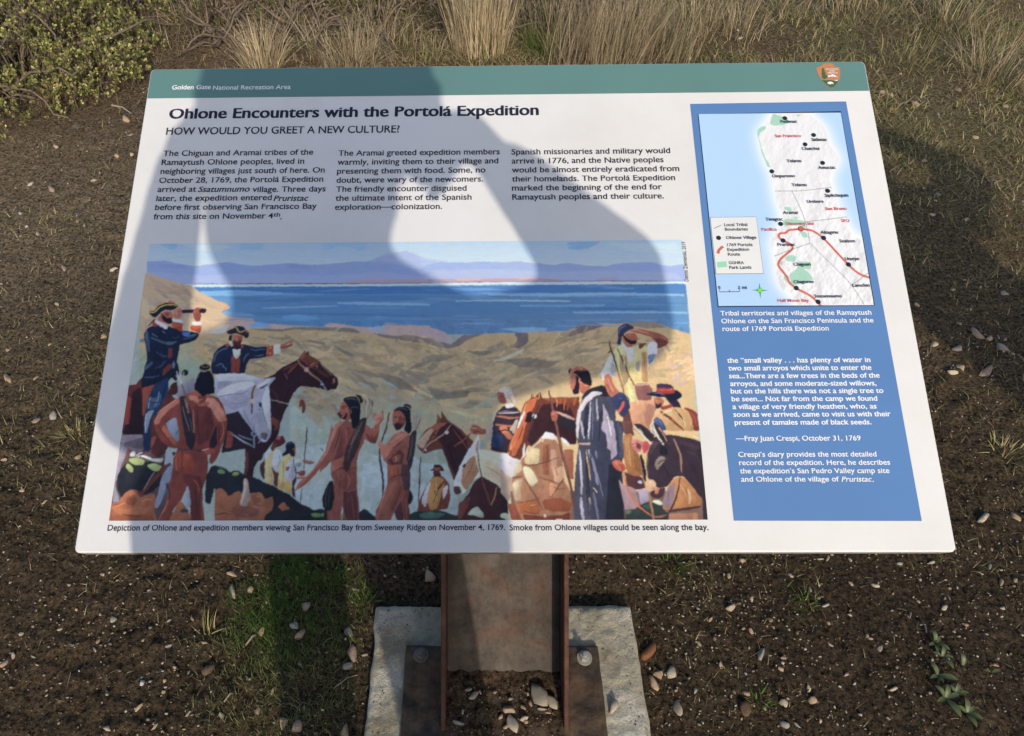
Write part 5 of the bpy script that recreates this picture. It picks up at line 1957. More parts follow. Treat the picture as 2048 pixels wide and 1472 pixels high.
M_TREE = ink('emblem_green', (.07, .13, .06))
epoly('emblem_ground', [(640, 735), (760, 745), (880, 740), (990, 760), (1130, 740), (1090, 830), (1040, 895), (960, 955), (905, 966), (845, 930), (750, 850)], M_TREE, 3)
epoly('emblem_tree', [(650, 385), (700, 400), (690, 450), (730, 460), (710, 500), (760, 540), (735, 560), (790, 620), (800, 680), (700, 720), (660, 690), (620, 640), (650, 600), (620, 560), (650, 500), (620, 470), (650, 440), (635, 410)], M_TREE, 3)
epoly('emblem_mountain', [(805, 655), (830, 605), (880, 600), (950, 570), (1010, 600), (1130, 665), (1040, 640), (1000, 655), (960, 625), (930, 655), (900, 630), (860, 650)], M_WHITEINK, 3)
epoly('emblem_bison', [(790, 830), (820, 800), (880, 792), (960, 810), (970, 880), (940, 850), (900, 855), (890, 882), (860, 860), (820, 860)], M_WHITEINK, 4)
epoly('emblem_lake', [(985, 752), (1100, 738), (1090, 772), (1020, 765)], M_WHITEINK, 4)
eb = bmesh.new()
for s, a, b, c in (('NATIONAL', 755, 1115, 438), ('PARK', 850, 1030, 492), ('SERVICE', 810, 1095, 550)):
    text_line(eb, s, 1600 + a / 14.629, 1600 + b / 14.629, 110 + c / 14.629, 2.2, .02, lay=3)
bm_obj('emblem_text', eb, M_WHITEINK, panel)
# ------------------------------------------------------------------ post, base plate, bolts, concrete footing
def rusty(name, base, alt, patch=None, rough=.8, sc=14):
    t = NT(name)
    a = t.noise(sc, 6, .65)
    c = t.ramp(a, [(.3, base), (.52, [(p + q) / 2 for p, q in zip(base, alt)]), (.7, alt)])
    if patch:
        m = t.ramp(t.noise(sc * .55, 5, .7, dist=.6), [(.53, (0, 0, 0)), (.69, (.5, .5, .5))])
        c = t.mix(m, c, patch)
    mp_ = t.n('ShaderNodeMapping'); mp_.inputs['Scale'].default_value = (38, 14, 14)
    t.l(t.n('ShaderNodeTexCoord').outputs['Object'], mp_.inputs['Vector'])
    stk = t.ramp(t.noise(1.0, 5, .65, vec=mp_.outputs[0]), [(.36, (.55, .47, .42)), (.6, (1, 1, 1)), (.75, (1.25, 1.15, 1.05))])
    c = t.mix(.5, c, stk, 'MULTIPLY')
    sp = t.ramp(t.noise(90, 6, .75), [(.3, (.55, .5, .46)), (.55, (1, 1, 1))])
    c = t.mix(.75, c, sp, 'MULTIPLY')
    t.l(c, t.b.inputs['Base Color'])
    t.b.inputs['Roughness'].default_value = rough
    t.b.inputs['Specular IOR Level'].default_value = .3
    t.bump(t.noise(160, 5, .65), .0012)
    return t.m


M_WEB = rusty('weathered_steel_web', (.060, .048, .037), (.135, .112, .088), (.13, .045, .028), sc=15)
M_FLANGE = rusty('rust_steel', (.065, .030, .019), (.14, .062, .04), sc=20)
M_PLATE = rusty('dark_rust_plate', (.03, .024, .02), (.15, .105, .07), (.19, .105, .055), sc=24)
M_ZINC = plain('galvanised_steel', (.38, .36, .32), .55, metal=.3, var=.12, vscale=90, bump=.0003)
M_ZINC_SHADE = plain('shaded_steel', (.16, .145, .13), .6, metal=.3, var=.2, vscale=90)  # same steel as the other fixing, with shade put into its colour

AX = Vector((0, math.sin(PITCH), math.cos(PITCH)))     # the post leans away from the reader
NX = Vector((0, math.cos(PITCH), -math.sin(PITCH)))
PB = Vector((.048, .465, 0))
PLZ = .032


def post_prism(name, x0, x1, d0, d1, stop, mat, parent, zb=PLZ):
    bm = bmesh.new()
    lo, hi = [], []
    for x, d in ((x0, d0), (x1, d0), (x1, d1), (x0, d1)):
        base = PB + Vector((x, 0, 0)) + NX * d
        s = (zb - base.z) / AX.z
        lo.append(bm.verts.new(base + AX * s)); hi.append(bm.verts.new(base + AX * stop))
    bm.faces.new(lo); bm.faces.new(hi)
    for i in range(4):
        bm.faces.new((lo[i], lo[(i + 1) % 4], hi[(i + 1) % 4], hi[i]))
    bmesh.ops.recalc_face_normals(bm, faces=bm.faces)
    bmesh.ops.bevel(bm, geom=[e for e in bm.edges], offset=.0012, segments=1, affect='EDGES')
    bmesh.ops.translate(bm, verts=bm.verts, vec=-Vector((.048, .56, 0)))
    return bm_obj(name, bm, mat, parent)


post = post_prism('post_web', -.108, .108, .0730, .0800, .55, M_WEB, sign)
post['label'] = 'lit grey-brown web of the channel post with traces of red paint'
for s in (-1, 1):
    post_prism('post_flange', s * .1165 - (.0085 if s > 0 else 0), s * .1165 + (.0085 if s < 0 else 0), 0, .0798, .55, M_FLANGE, sign)
# upper bracket that carries the panel (hidden under it)
for s in (-1, 1):
    bm = bmesh.new()
    top = [P_O + P_U * (.457 + s * .09) + P_V * v - P_N * (TH + .0005) for v in (.30, .55)]
    low = [PB + Vector((s * .09, 0, 0)) + NX * d + AX * .52 for d in (.02, .094)]
    vv = []
    for dx in (-.004, .004):
        vv.append([bm.verts.new(p + Vector((dx, 0, 0)) - Vector((.048, .56, 0))) for p in (low[0], low[1], top[1], top[0])])
    bm.faces.new(vv[0]); bm.faces.new(vv[1])
    for i in range(4): bm.faces.new((vv[0][i], vv[0][(i + 1) % 4], vv[1][(i + 1) % 4], vv[1][i]))
    bmesh.ops.recalc_face_normals(bm, faces=bm.faces)
    bm_obj('bracket', bm, M_FLANGE, sign)


def rough_slab(name, lo, hi, mat, parent, step, amp, chip, seed, off):
    """a slab with a worn upper face and uneven rounded rim"""
    nx = int((hi[0] - lo[0]) / step); ny = int((hi[1] - lo[1]) / step)
    xs = np.linspace(0, 1, nx + 1); ys = np.linspace(0, 1, ny + 1)
    X, Y = np.meshgrid(lo[0] + xs * (hi[0] - lo[0]), lo[1] + ys * (hi[1] - lo[1]))
    ed = np.minimum.reduce([X - lo[0], hi[0] - X, Y - lo[1], hi[1] - Y])
    Z = hi[2] + (fbm(X * 70, Y * 70, seed, 4) - .5) * amp - np.clip(1 - ed / (chip * (.5 + fbm(X * 25, Y * 25, seed + 3, 3))), 0, 1) ** 2 * chip
    V = np.stack([X, Y, Z], -1)
    # wavy outline
    wob = (fbm(X * 18, Y * 18, seed + 7, 3) - .5) * chip * 1.2
    rim = ed < 1e-6
    V[..., 0] += np.where(rim & ((np.abs(X - lo[0]) < 1e-6) | (np.abs(X - hi[0]) < 1e-6)), wob, 0)
    V[..., 1] += np.where(rim & ((np.abs(Y - lo[1]) < 1e-6) | (np.abs(Y - hi[1]) < 1e-6)), wob, 0)
    idx = np.arange((nx + 1) * (ny + 1)).reshape(ny + 1, nx + 1)
    F = np.stack([idx[:-1, :-1], idx[:-1, 1:], idx[1:, 1:], idx[1:, :-1]], -1).reshape(-1, 4)
    per = np.concatenate([idx[0, :], idx[1:, -1], idx[-1, -2::-1], idx[-2:0:-1, 0]])
    VV = V.reshape(-1, 3)
    low = VV[per].copy(); low[:, 2] = lo[2]
    b = len(VV); m = len(per)
    i = np.arange(m); j = (i + 1) % m
    S = np.stack([per[i], b + i, b + j, per[j]], -1)
    me = mesh_np(name, np.vstack([VV, low]) - np.array(off), np.vstack([F, S]), smooth=True)
    return link(name, me, mat, parent)


tc_ = NT('old_concrete')
cn = tc_.ramp(tc_.noise(7, 6, .6), [(.3, (.36, .315, .215)), (.5, (.52, .465, .345)), (.72, (.70, .655, .55))])
spk = tc_.ramp(tc_.noise(150, 3, .6), [(.28, (.45, .42, .38)), (.42, (1, 1, 1))])
sc_ = tc_.n('ShaderNodeTexCoord')
st_ = tc_.ramp(tc_.noise(11, 5, .65), [(.47, (0, 0, 0)), (.66, (.7, .7, .7))])
tc_.l(tc_.mix(st_, tc_.mix(.7, cn, spk, 'MULTIPLY'), (.22, .165, .10)), tc_.b.inputs['Base Color'])
tc_.b.inputs['Roughness'].default_value = .9
tc_.bump(tc_.noise(120, 6, .75), .006)
pad = empty('concrete_footing', (.054, .5, 0))
tag(pad, 'square weathered concrete footing slab under the rusty post', 'footing')
rough_slab('slab', (-.211, .16, -.12), (.317, .753, .02), tc_.m, pad, .0045, .007, .012, 90, (.054, .5, 0))
bp = rough_slab('base_plate', (-.143, .22, .019), (.235, .661, .032), M_PLATE, sign, .004, .005, .004, 95, (.048, .56, 0))


def bolt(x, y, mat, lab):
    z = .032
    o = Vector((.048, .56, 0))
    bm = bmesh.new()
    bmesh.ops.create_cone(bm, cap_ends=True, segments=24, radius1=.0150, radius2=.0146, depth=.0028, matrix=Matrix.Translation(Vector((x, y, z + .0016)) - o))
    w = bm_obj('washer', bm, mat, sign, False)
    w['label'] = lab
    bm = bmesh.new()
    bmesh.ops.create_cone(bm, cap_ends=True, segments=6, radius1=.0098, radius2=.0096, depth=.009, matrix=Matrix.Translation(Vector((x, y, z + .0075)) - o) @ Matrix.Rotation(.3, 4, 'Z'))
    bmesh.ops.bevel(bm, geom=list(bm.edges), offset=.0003, segments=1, affect='EDGES')
    h_ = bm_obj('bolt_nut', bm, mat, sign)
    h_['label'] = lab
    bm = bmesh.new()
    bmesh.ops.create_cone(bm, cap_ends=True, segments=14, radius1=.0048, radius2=.0044, depth=.014, matrix=Matrix.Translation(Vector((x, y, z + .013)) - o))
    bm_obj('bolt_stud', bm, mat, sign)


bx, by = gnd(1169, 1315, .035)
bolt(bx, by, M_ZINC, 'pale galvanised fixing at the right of the post')
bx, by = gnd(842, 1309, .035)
bolt(bx, by, M_ZINC_SHADE, 'fixing coloured dark for shade at the left of the post')

# ------------------------------------------------------------------ the ground sheet
def axis(parts):
    out = []
    for a, b, st in parts:
        n = max(1, int(round((b - a) / st)))
        out += list(np.linspace(a, b, n, endpoint=False))
    out.append(parts[-1][1])
    return np.array(out)


gx = axis([(-60, -10, 10), (-10, -4, 1), (-4, -2.7, .1), (-2.7, -1.2, .016), (-1.2, 1.3, .0068), (1.3, 3.0, .016), (3.0, 4.3, .1), (4.3, 10, 1), (10, 60, 10)])
gy = axis([(-60, -10, 10), (-10, -1, 1), (-1, .38, .1), (.38, 1.3, .0068), (1.3, 2.5, .012), (2.5, 4.7, .017), (4.7, 6.2, .15), (6.2, 12, 1), (12, 60, 8)])
GX, GY = np.meshgrid(gx, gy)


def height(x, y):
    near = np.clip(1 - np.abs(x) / 5, 0, 1) * np.clip(1 - np.abs(y - 2) / 5, 0, 1)
    h_ = (fbm(x * 1.3, y * 1.3, 1, 3) - .5) * .05
    clod = fbm(x * 14, y * 14, 11, 3)
    rough = .45 + .9 * np.clip(fbm(x * 1.7 + 4, y * 1.7, 15, 2) * 2 - .6, 0, 1)
    h_ = h_ + (np.abs(clod - .5) * -2 + .35) * .016 * rough
    h_ = h_ + (fbm(x * 48, y * 48, 21, 3) - .5) * .020 * rough
    h_ = h_ + (fbm(x * 95, y * 95, 25, 2) - .5) * .011
    h_ = h_ * near
    d = np.maximum(np.abs(x - .054) - .27, np.abs(y - .47) - .295)
    k = np.clip(d / .10, 0, 1)
    k = k * k * (3 - 2 * k)
    h_ = h_ * k + (1 - k) * (-.006 + (fbm(x * 48, y * 48, 21, 3) - .5) * .008)
    h_ = np.where(d < -.012, -.03, h_)
    back = np.clip((y - 3.3) / 2.5, 0, 1)
    return h_ + back * .10 * np.clip((fbm(x * .8, y * .8, 33, 2)), 0, 1)


GZ = height(GX, GY)
V = np.stack([GX, GY, GZ], -1).reshape(-1, 3)
idx = np.arange(GX.size).reshape(GX.shape)
F = np.stack([idx[:-1, :-1], idx[:-1, 1:], idx[1:, 1:], idx[1:, :-1]], -1).reshape(-1, 4)
# soil colour: what the soil is, patch by patch (litter under the brush, paler trodden path on the left, darker loam in front)
fx = fbm(GX * 1.1, GY * 1.1, 51, 3)
red = np.clip((GY - 2.7) / .6, 0, 1) * np.clip(fbm(GX * 2.3, GY * 2.3, 57, 3) * 2 - .45, 0, 1)
pale = np.clip(1.15 - np.hypot((GX + 1.35) / .9, (GY - 2.0) / 1.0), 0, 1)
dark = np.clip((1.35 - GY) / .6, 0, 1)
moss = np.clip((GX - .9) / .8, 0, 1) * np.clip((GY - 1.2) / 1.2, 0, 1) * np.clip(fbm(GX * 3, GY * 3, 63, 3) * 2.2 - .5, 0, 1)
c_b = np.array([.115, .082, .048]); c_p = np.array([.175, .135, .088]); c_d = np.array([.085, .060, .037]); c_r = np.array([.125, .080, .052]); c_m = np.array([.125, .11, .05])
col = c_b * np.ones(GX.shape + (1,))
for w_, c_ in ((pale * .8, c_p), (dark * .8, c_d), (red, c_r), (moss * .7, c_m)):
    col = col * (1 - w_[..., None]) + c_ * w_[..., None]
col = col * (1.08 + .50 * np.clip((GY - 1.2) / 1.0, 0, 1))[..., None]  # sunlight put into the colour: far soil lightened, near soil kept dark
col = col * (.75 + .5 * fx[..., None]) * (.8 + .4 * fbm(GX * 30, GY * 30, 71, 3)[..., None])
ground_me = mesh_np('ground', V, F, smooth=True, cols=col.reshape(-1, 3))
tg = NT('soil')
a_ = tg.n('ShaderNodeAttribute', attribute_name='Col')
n1 = tg.noise(120, 6, .75)
m1 = tg.ramp(n1, [(.38, (.12, .115, .11)), (.49, (.80, .79, .77)), (.6, (1.25, 1.2, 1.15)), (.72, (2.2, 2.05, 1.85))])  # dark gaps and bright flecks in the colour stand in for sun contrast
n2 = tg.noise(60, 3, .6)
m2 = tg.ramp(n2, [(.3, (.75, .74, .72)), (.7, (1.2, 1.2, 1.2))])
cc = tg.mix(1.0, tg.mix(1.0, a_.outputs['Color'], m1, 'MULTIPLY'), m2, 'MULTIPLY')
tg.l(cc, tg.b.inputs['Base Color'])
tg.b.inputs['Roughness'].default_value = .95
tg.b.inputs['Specular IOR Level'].default_value = .15
tg.bump(tg.noise(200, 6, .8), .009)
ground = link('ground', ground_me, tg.m)
tag(ground, kind='structure')

# soil and grit heaped inside the post
sx_ = np.linspace(-.060, .156, 70); sy_ = np.linspace(.28, .64, 110)
SX, SY = np.meshgrid(sx_, sy_)
SZ = .0335 + (fbm(SX * 60, SY * 60, 101, 4) - .5) * .012 - np.clip((.50 - SY) / .04, 0, 1) * .007 + np.clip((SY - .56) / .04, 0, 1) * .003
V = np.stack([SX, SY, SZ], -1).reshape(-1, 3)
idx = np.arange(SX.size).reshape(SX.shape)
F = np.stack([idx[:-1, :-1], idx[:-1, 1:], idx[1:, 1:], idx[1:, :-1]], -1).reshape(-1, 4)
cs = np.array([.12, .082, .05]) * (.6 + .8 * fbm(SX * 40, SY * 40, 105, 3)[..., None])
soil = link('soil_in_post', mesh_np('soil_in_post', V, F, True, cols=cs.reshape(-1, 3)), tg.m)
tag(soil, 'loose brown soil heaped inside the foot of the channel post', 'soil', kind='stuff')

# ------------------------------------------------------------------ stones
def ico(sub):
    bm = bmesh.new()
    bmesh.ops.create_icosphere(bm, subdivisions=sub, radius=1)
    V = np.array([v.co[:] for v in bm.verts]); F = np.array([[v.index for v in f.verts] for f in bm.faces])
    bm.free()
    return V, F


ICO1, ICO2 = ico(1), ico(2)


def stone_shape(seed, sub=2, angular=.5):
    V, F = ICO2 if sub == 2 else ICO1
    r = np.random.default_rng(seed)
    V = V.copy()
    # cut with planes for flat faces
    for _ in range(int(9 + 9 * angular)):
        n = r.normal(size=3); n /= np.linalg.norm(n)
        d = r.uniform(.38, .80)
        k = V @ n - d
        V = V - np.where(k > 0, k, 0)[:, None] * n * 1.0
    V = V * np.array([1, r.uniform(.55, .95), r.uniform(.45, .8)])
    V[:, 0] += V[:, 1] * r.uniform(-.45, .45)
    V += (r.random(V.shape) - .5) * .05
    return V, F


def stone_mat(name, c):
    t = NT(name)
    oi = t.n('ShaderNodeObjectInfo')
    add = t.n('ShaderNodeVectorMath', operation='ADD')
    tcn = t.n('ShaderNodeTexCoord')
    t.l(tcn.outputs['Object'], add.inputs[0]); t.l(oi.outputs['Location'], add.inputs[1])
    f = t.noise(60, 5, .65, vec=add.outputs[0])
    cr = t.ramp(f, [(.3, [x * .6 for x in c]), (.5, c), (.72, [min(.75, x * 1.35) for x in c])])
    mulv = t.ramp(oi.outputs['Random'], [(0, (.78, .76, .74)), (1, (1.15, 1.12, 1.08))])
    t.l(t.mix(1.0, cr, mulv, 'MULTIPLY'), t.b.inputs['Base Color'])
    t.b.inputs['Roughness'].default_value = .85
    t.b.inputs['Specular IOR Level'].default_value = .25
    t.bump(t.noise(400, 4, .7), .0012)
    return t.m


SM = {'pale': stone_mat('pale_stone', (.50, .43, .33)), 'tan': stone_mat('tan_stone', (.48, .355, .23)), 'grey': stone_mat('grey_stone', (.36, .335, .29)),
      'brown': stone_mat('brown_stone', (.16, .10, .065)), 'white': stone_mat('white_stone', (.58, .56, .52)), 'pink': stone_mat('pinkish_stone', (.43, .31, .24)),
      'orange': stone_mat('orange_stone', (.30, .13, .06))}
STM = {}
for kd, mt in SM.items():
    for k in range(6):
        V, F = stone_shape(hash(kd) % 1 + 37 * k + len(kd) * 101 + ord(kd[0]), 2, .3 + .14 * k)
        me = mesh_np('stone', V, F); me.materials.append(mt)
        STM[kd, k] = me
for m_ in STM.values():
    pass


def stone(px, py, size, kind, label=None, group=None, el=1.0, z0=None, ang=None, var=None):
    x, y = gnd(px, py)
    if z0 is None:
        z = float(height(np.array(x), np.array(y)))
        x, y = gnd(px, py, z)
        z = float(height(np.array(x), np.array(y)))
    else:
        z = z0; x, y = gnd(px, py, z0)
    dep = y * math.cos(PITCH) + (CAM_H - z) * math.sin(PITCH)
    r = size / FPX * dep / 2 * 1.3
    o = bpy.data.objects.new('stone', STM[kind, rng.integers(6) if var is None else var])
    COL.objects.link(o)
    o.scale = (r * el, r * (1.0 if el == 1 else .8), r * rng.uniform(.8, 1.1))
    o.rotation_euler = (rng.normal(0, .18), rng.normal(0, .18), rng.uniform(0, 6.28) if ang is None else ang)
    o.location = (x, y, z + r * .12)
    tag(o, label, 'stone', group)
    return o


BIG = [  # photo place, size, colour, how to tell it from the others
    (466, 1182, 31, 'pale', 'pale angular stone, largest of the cluster just below the panel at left', 1.15),
    (501, 1179, 21, 'tan', 'small wedge of tan stone right beside the pale angular stone', 1.2),
    (464, 1148, 20, 'tan', 'tan elongated stone nearest the panel edge above the pale cluster', 1.3),
    (612, 1216, 31, 'pink', 'pinkish triangular stone alone in the shaded green grass', 1),
    (601, 1271, 29, 'pink', 'pinkish blocky stone in the middle of the shaded grass', 1.1),
    (589, 1252, 20, 'grey', 'small grey stone touching the top of the pinkish blocky stone', 1),
    (523, 1264, 19, 'tan', 'tan stone at the sunlit edge of the green grass', 1),
    (698, 1266, 24, 'grey', 'grey oval stone standing left of the concrete corner', 1),
    (704, 1307, 37, 'pink', 'flat reddish stone closest to the left side of the concrete', 1.2),
    (699, 1332, 21, 'grey', 'grey stone just below the flat reddish stone', 1),
    (859, 1154, 29, 'tan', 'rounded tan stone between the panel edge and concrete, left of the post', 1),
    (252, 238, 22, 'tan', 'tan round stone at the foot of the green shrub', 1),
    (226, 1238, 16, 'grey', 'grey stone alone on bare soil under the panel corner at left', 1),
    (415, 1345, 27, 'brown', 'dark brown round stone among gravel left of the grass', 1),
    (284, 1366, 13, 'white', 'small bright white stone lying on dark soil', 1),
    (568, 1446, 26, 'tan', 'tan stone at the left of the bottom pile', 1),
    (594, 1455, 33, 'pink', 'largest pinkish stone of the pile at the bottom edge', 1),
    (1298, 1308, 36, 'orange', 'rust orange stone leaning by the right side of the concrete', 1.25),
    (1344, 1347, 31, 'pale', 'pale grey angular stone right of the concrete corner', 1),
    (1355, 1414, 33, 'pale', 'large pale stone lowest of those right of the concrete', 1),
    (1308, 1369, 27, 'tan', 'pointed tan stone touching the right edge of the concrete', 1.15),
    (1317, 1350, 23, 'tan', 'blunt tan stone between the orange stone and the pointed one', 1),
    (1459, 1217, 22, 'pale', 'pale blunt stone beside a dark hollow right of the footing', 1),
    (1522, 1307, 27, 'grey', 'smooth round grey cobble in the gravel at right', 1),
    (1490, 1416, 34, 'brown', 'big dull brown stone near the bottom edge at right', 1.1),
    (1566, 1407, 25, 'pale', 'pale upright stone right of the big dull brown stone', 1.15),
    (1625, 1400, 26, 'tan', 'broken tan stone in the gravel right of the upright stone', 1.1),
    (1227, 1409, 31, 'pale', 'pale stone sitting on the concrete beside the base plate', 1.1, .024),
    (1082, 1389, 43, 'pale', 'big pale angular rock inside the foot of the post', 1, .04),
    (1107, 1404, 25, 'pale', 'smaller pale rock wedged against the right flange', 1, .04),
    (1028, 1448, 32, 'pale', 'pale broken rock lowest inside the post', 1.1, .036),
    (1020, 1420, 23, 'tan', 'tan rock between the big and the lowest rock in the post', 1, .036),
    (1912, 701, 27, 'pale', 'pale stone right of the panel edge at the shadow border', 1.15),
    (1867, 691, 20, 'pale', 'pale chipped stone nearest the right edge of the panel', 1),
    (1950, 670, 27, 'pink', 'pinkish double stone within the shadow at right', 1.1),
    (1999, 700, 29, 'grey', 'big grey stone within the shadow at the right frame edge', 1.1),
    (1972, 747, 32, 'pink', 'long flat pinkish stone at the shadow border on the right', 1.5),
    (1903, 746, 20, 'pale', 'pale flat stone just below the shadow border at right', 1.2),
    (1919, 736, 20, 'tan', 'rounded tan stone touching the pale flat stone', 1),
    (1966, 1039, 31, 'pale', 'pale stone on the grass right of the lower panel edge', 1.05),
    (2029, 1034, 21, 'tan', 'tan stone at the right frame edge below the grass', 1),
    (107, 831, 22, 'grey', 'grey slab of stone in the tufts left of the panel', 1.2),
    (74, 843, 20, 'pink', 'pinkish stone just left of the grey slab', 1),
    (207, 672, 18, 'tan', 'tan stone touching the left panel edge half way down', 1.2),
    (228, 540, 17, 'pale', 'pale squarish stone beside the upper left panel edge', 1),
    (128, 537, 17, 'pink', 'pinkish stone on the trodden path at left', 1),
    (15, 758, 21, 'tan', 'tan oblong stone at the left frame edge', 1.3),
    (1915, 181, 18, 'tan', 'tan stone on the matted grass at the upper right', 1.1),
    (1830, 208, 18, 'pink', 'pinkish stone just right of the upper panel corner', 1),
    (2011, 213, 14, 'tan', 'small orange-tan stone at the upper right frame edge', 1),
]
for b in BIG:
    stone(b[0], b[1], b[2], b[3], b[4], None, b[5], b[6] if len(b) > 6 else None)

SMALL = {
    'left': ([(155, 434, 13), (62, 369, 15), (104, 383, 16), (265, 312, 14), (113, 294, 16), (42, 474, 9), (155, 442, 9), (110, 515, 9), (116, 609, 14), (71, 757, 12), (156, 915, 14), (41, 427, 12), (55, 455, 12), (124, 340, 9), (200, 347, 9), (260, 272, 12), (188, 360, 13), (234, 310, 12), (170, 452, 9), (77, 470, 10), (18, 700, 12), (100, 690, 10), (44, 982, 12), (90, 1004, 10), (8, 922, 12)],
             'small pale pebble lying on the trodden soil left of the panel', 'pebbles left of the panel'),
    'lower_left': ([(42, 1268, 13), (11, 1328, 17), (277, 1416, 16), (215, 1457, 19), (516, 1424, 18), (443, 1434, 16), (690, 1462, 25), (711, 1180, 15), (336, 1292, 13), (328, 1384, 13), (190, 1300, 13), (197, 1282, 11), (350, 1335, 12), (377, 1347, 11), (330, 1361, 11), (309, 1456, 13), (377, 1428, 12), (26, 1312, 12), (152, 1218, 9), (408, 1286, 11), (385, 1238, 11), (729, 1311, 14), (545, 1385, 14), (557, 1347, 11), (250, 1266, 9), (300, 1180, 9), (120, 1260, 9), (68, 1315, 11), (340, 1240, 10), (205, 1150, 10), (80, 1200, 8), (600, 1330, 11)],
                   'small pale pebble on the dark soil below the panel at left', 'pebbles below the panel at left'),
    'lower_right': ([(1456, 1151, 13), (1484, 1121, 15), (1655, 1116, 14), (1640, 1119, 12), (1580, 1151, 13), (1703, 1169, 14), (1750, 1171, 13), (1502, 1198, 15), (1503, 1262, 13), (1567, 1316, 15), (1492, 1388, 15), (1569, 1449, 19), (1617, 1378, 17), (1561, 1339, 12), (1887, 1215, 14), (1897, 1195, 12), (1651, 1212, 15), (1657, 1247, 11), (1741, 1278, 12), (1760, 1297, 15), (1786, 1378, 16), (1863, 1126, 14), (1801, 1128, 12), (2002, 1165, 16), (2030, 1161, 14), (1979, 1133, 12), (2004, 1217, 14), (1959, 1093, 11), (1594, 1450, 12), (1693, 1348, 12), (1540, 1240, 12), (1620, 1180, 12), (1660, 1290, 12), (1700, 1230, 11), (1820, 1230, 12), (1930, 1250, 12), (1990, 1330, 11), (1640, 1440, 12), (1720, 1430, 11), (1400, 1290, 12), (1420, 1240, 12), (1390, 1380, 13), (1440, 1330, 12), (1840, 1160, 12), (1700, 1120, 10)],
                    'small pale pebble in the gravelly soil below the panel at right', 'pebbles below the panel at right'),
    'shade': ([(1918, 648, 15), (1980, 678, 14), (1996, 676, 13), (2010, 678, 13), (2005, 590, 15), (1833, 611, 12), (2024, 708, 13), (1870, 400, 9), (1865, 429, 14), (1932, 441, 13), (2005, 589, 14), (1874, 391, 10), (1849, 321, 12), (1850, 378, 11), (1905, 580, 10), (1930, 560, 9), (1960, 575, 9), (1940, 620, 9)],
              'small stone lying inside the large shadow right of the panel', 'stones in the shadow right of the panel'),
    'upper_right': ([(1762, 187, 13), (1783, 191, 14), (1800, 148, 11), (1948, 275, 13), (1874, 231, 11), (1480, 78, 13), (1475, 65, 9), (1960, 210, 9), (1700, 60, 9), (1620, 108, 9), (1430, 112, 10), (1380, 118, 9)],
                    'small pale stone on the matted grass behind the panel at right', 'stones behind the panel at right'),
    'post': ([(948, 1393, 18), (915, 1445, 22), (1020, 1399, 11), (1048, 1436, 16), (1052, 1444, 13), (1083, 1418, 15), (1002, 1434, 14), (1060, 1407, 14), (1045, 1415, 13), (939, 1379, 14), (960, 1385, 10), (1097, 1426, 12), (925, 1422, 11), (1012, 1455, 12), (990, 1385, 9), (1055, 1388, 9)],
             'small pale stone on the soil inside the foot of the post', 'stones inside the post'),
}
KW = dict(pale='pale', tan='tan', pink='pinkish', grey='grey')


def small_label(key, a, b, s_, kd):
    """which small stone this is: its colour, its size and what it lies near"""
    sz = 'tiny' if s_ <= 10 else 'small' if s_ <= 13 else 'middling'
    c = sz + ' ' + KW[kd]
    if key == 'left':
        y_ = 'below the shrub' if b < 400 else 'level with the title text' if b < 560 else 'level with the painting' if b < 800 else 'by the lower painting'
        x_ = 'at the frame edge' if a < 70 else 'midway on the path' if a < 170 else 'by its edge'
        return f'{c} pebble left of the panel, {y_}, {x_}'
    if key == 'lower_left':
        y_ = 'just under the panel' if b < 1215 else 'halfway down' if b < 1330 else 'at the bottom edge' if b > 1400 else 'in the lower soil'
        x_ = 'far left' if a < 120 else 'left of centre' if a < 300 else 'beside the green grass' if a < 480 else 'in the green grass' if a < 640 else 'beside the concrete'
        return f'{c} pebble below the panel, {y_}, {x_}'
    if key == 'lower_right':
        y_ = 'just under the panel' if b < 1175 else 'in the upper gravel' if b < 1260 else 'in the middle gravel' if b < 1345 else 'at the bottom edge'
        x_ = 'beside the footing' if a < 1450 else 'right of the footing' if a < 1580 else 'midway to the weeds' if a < 1720 else 'left of the weeds' if a < 1850 else 'at the right frame edge'
        return f'{c} pebble {y_}, {x_}'
    if key == 'shade':
        y_ = 'in its upper part' if b < 420 else 'in its middle' if b < 600 else 'near its lower border'
        x_ = 'by the panel edge' if a < 1880 else 'at its centre' if a < 1960 else 'by the frame edge'
        return f'{c} stone in the ground shadow, {y_}, {x_}'
    if key == 'upper_right':
        y_ = 'at the top frame edge' if b < 90 else 'beside the green band' if b < 200 else 'just above the big shadow'
        x_ = 'behind the panel' if a < 1650 else 'by the panel corner' if a < 1830 else 'by the frame edge'
        return f'{c} stone on matted grass, {y_}, {x_}'
    y_ = 'high up by the web' if b < 1400 else 'in the middle' if b < 1430 else 'lowest down'
    x_ = 'left side' if a < 970 else 'centre' if a < 1050 else 'right side'
    return f'{c} stone inside the post foot, {y_}, {x_}'


for key, (pts_, lab, grp) in SMALL.items():
    for (a, b, s_) in pts_:
        kd = ['pale', 'tan', 'pale', 'pink', 'grey', 'tan'][rng.integers(6)]
        lab = small_label(key, a, b, s_, kd)
        stone(a, b, s_, kd, lab, grp, 1 + .3 * rng.random(), .037 if key == 'post' else None)


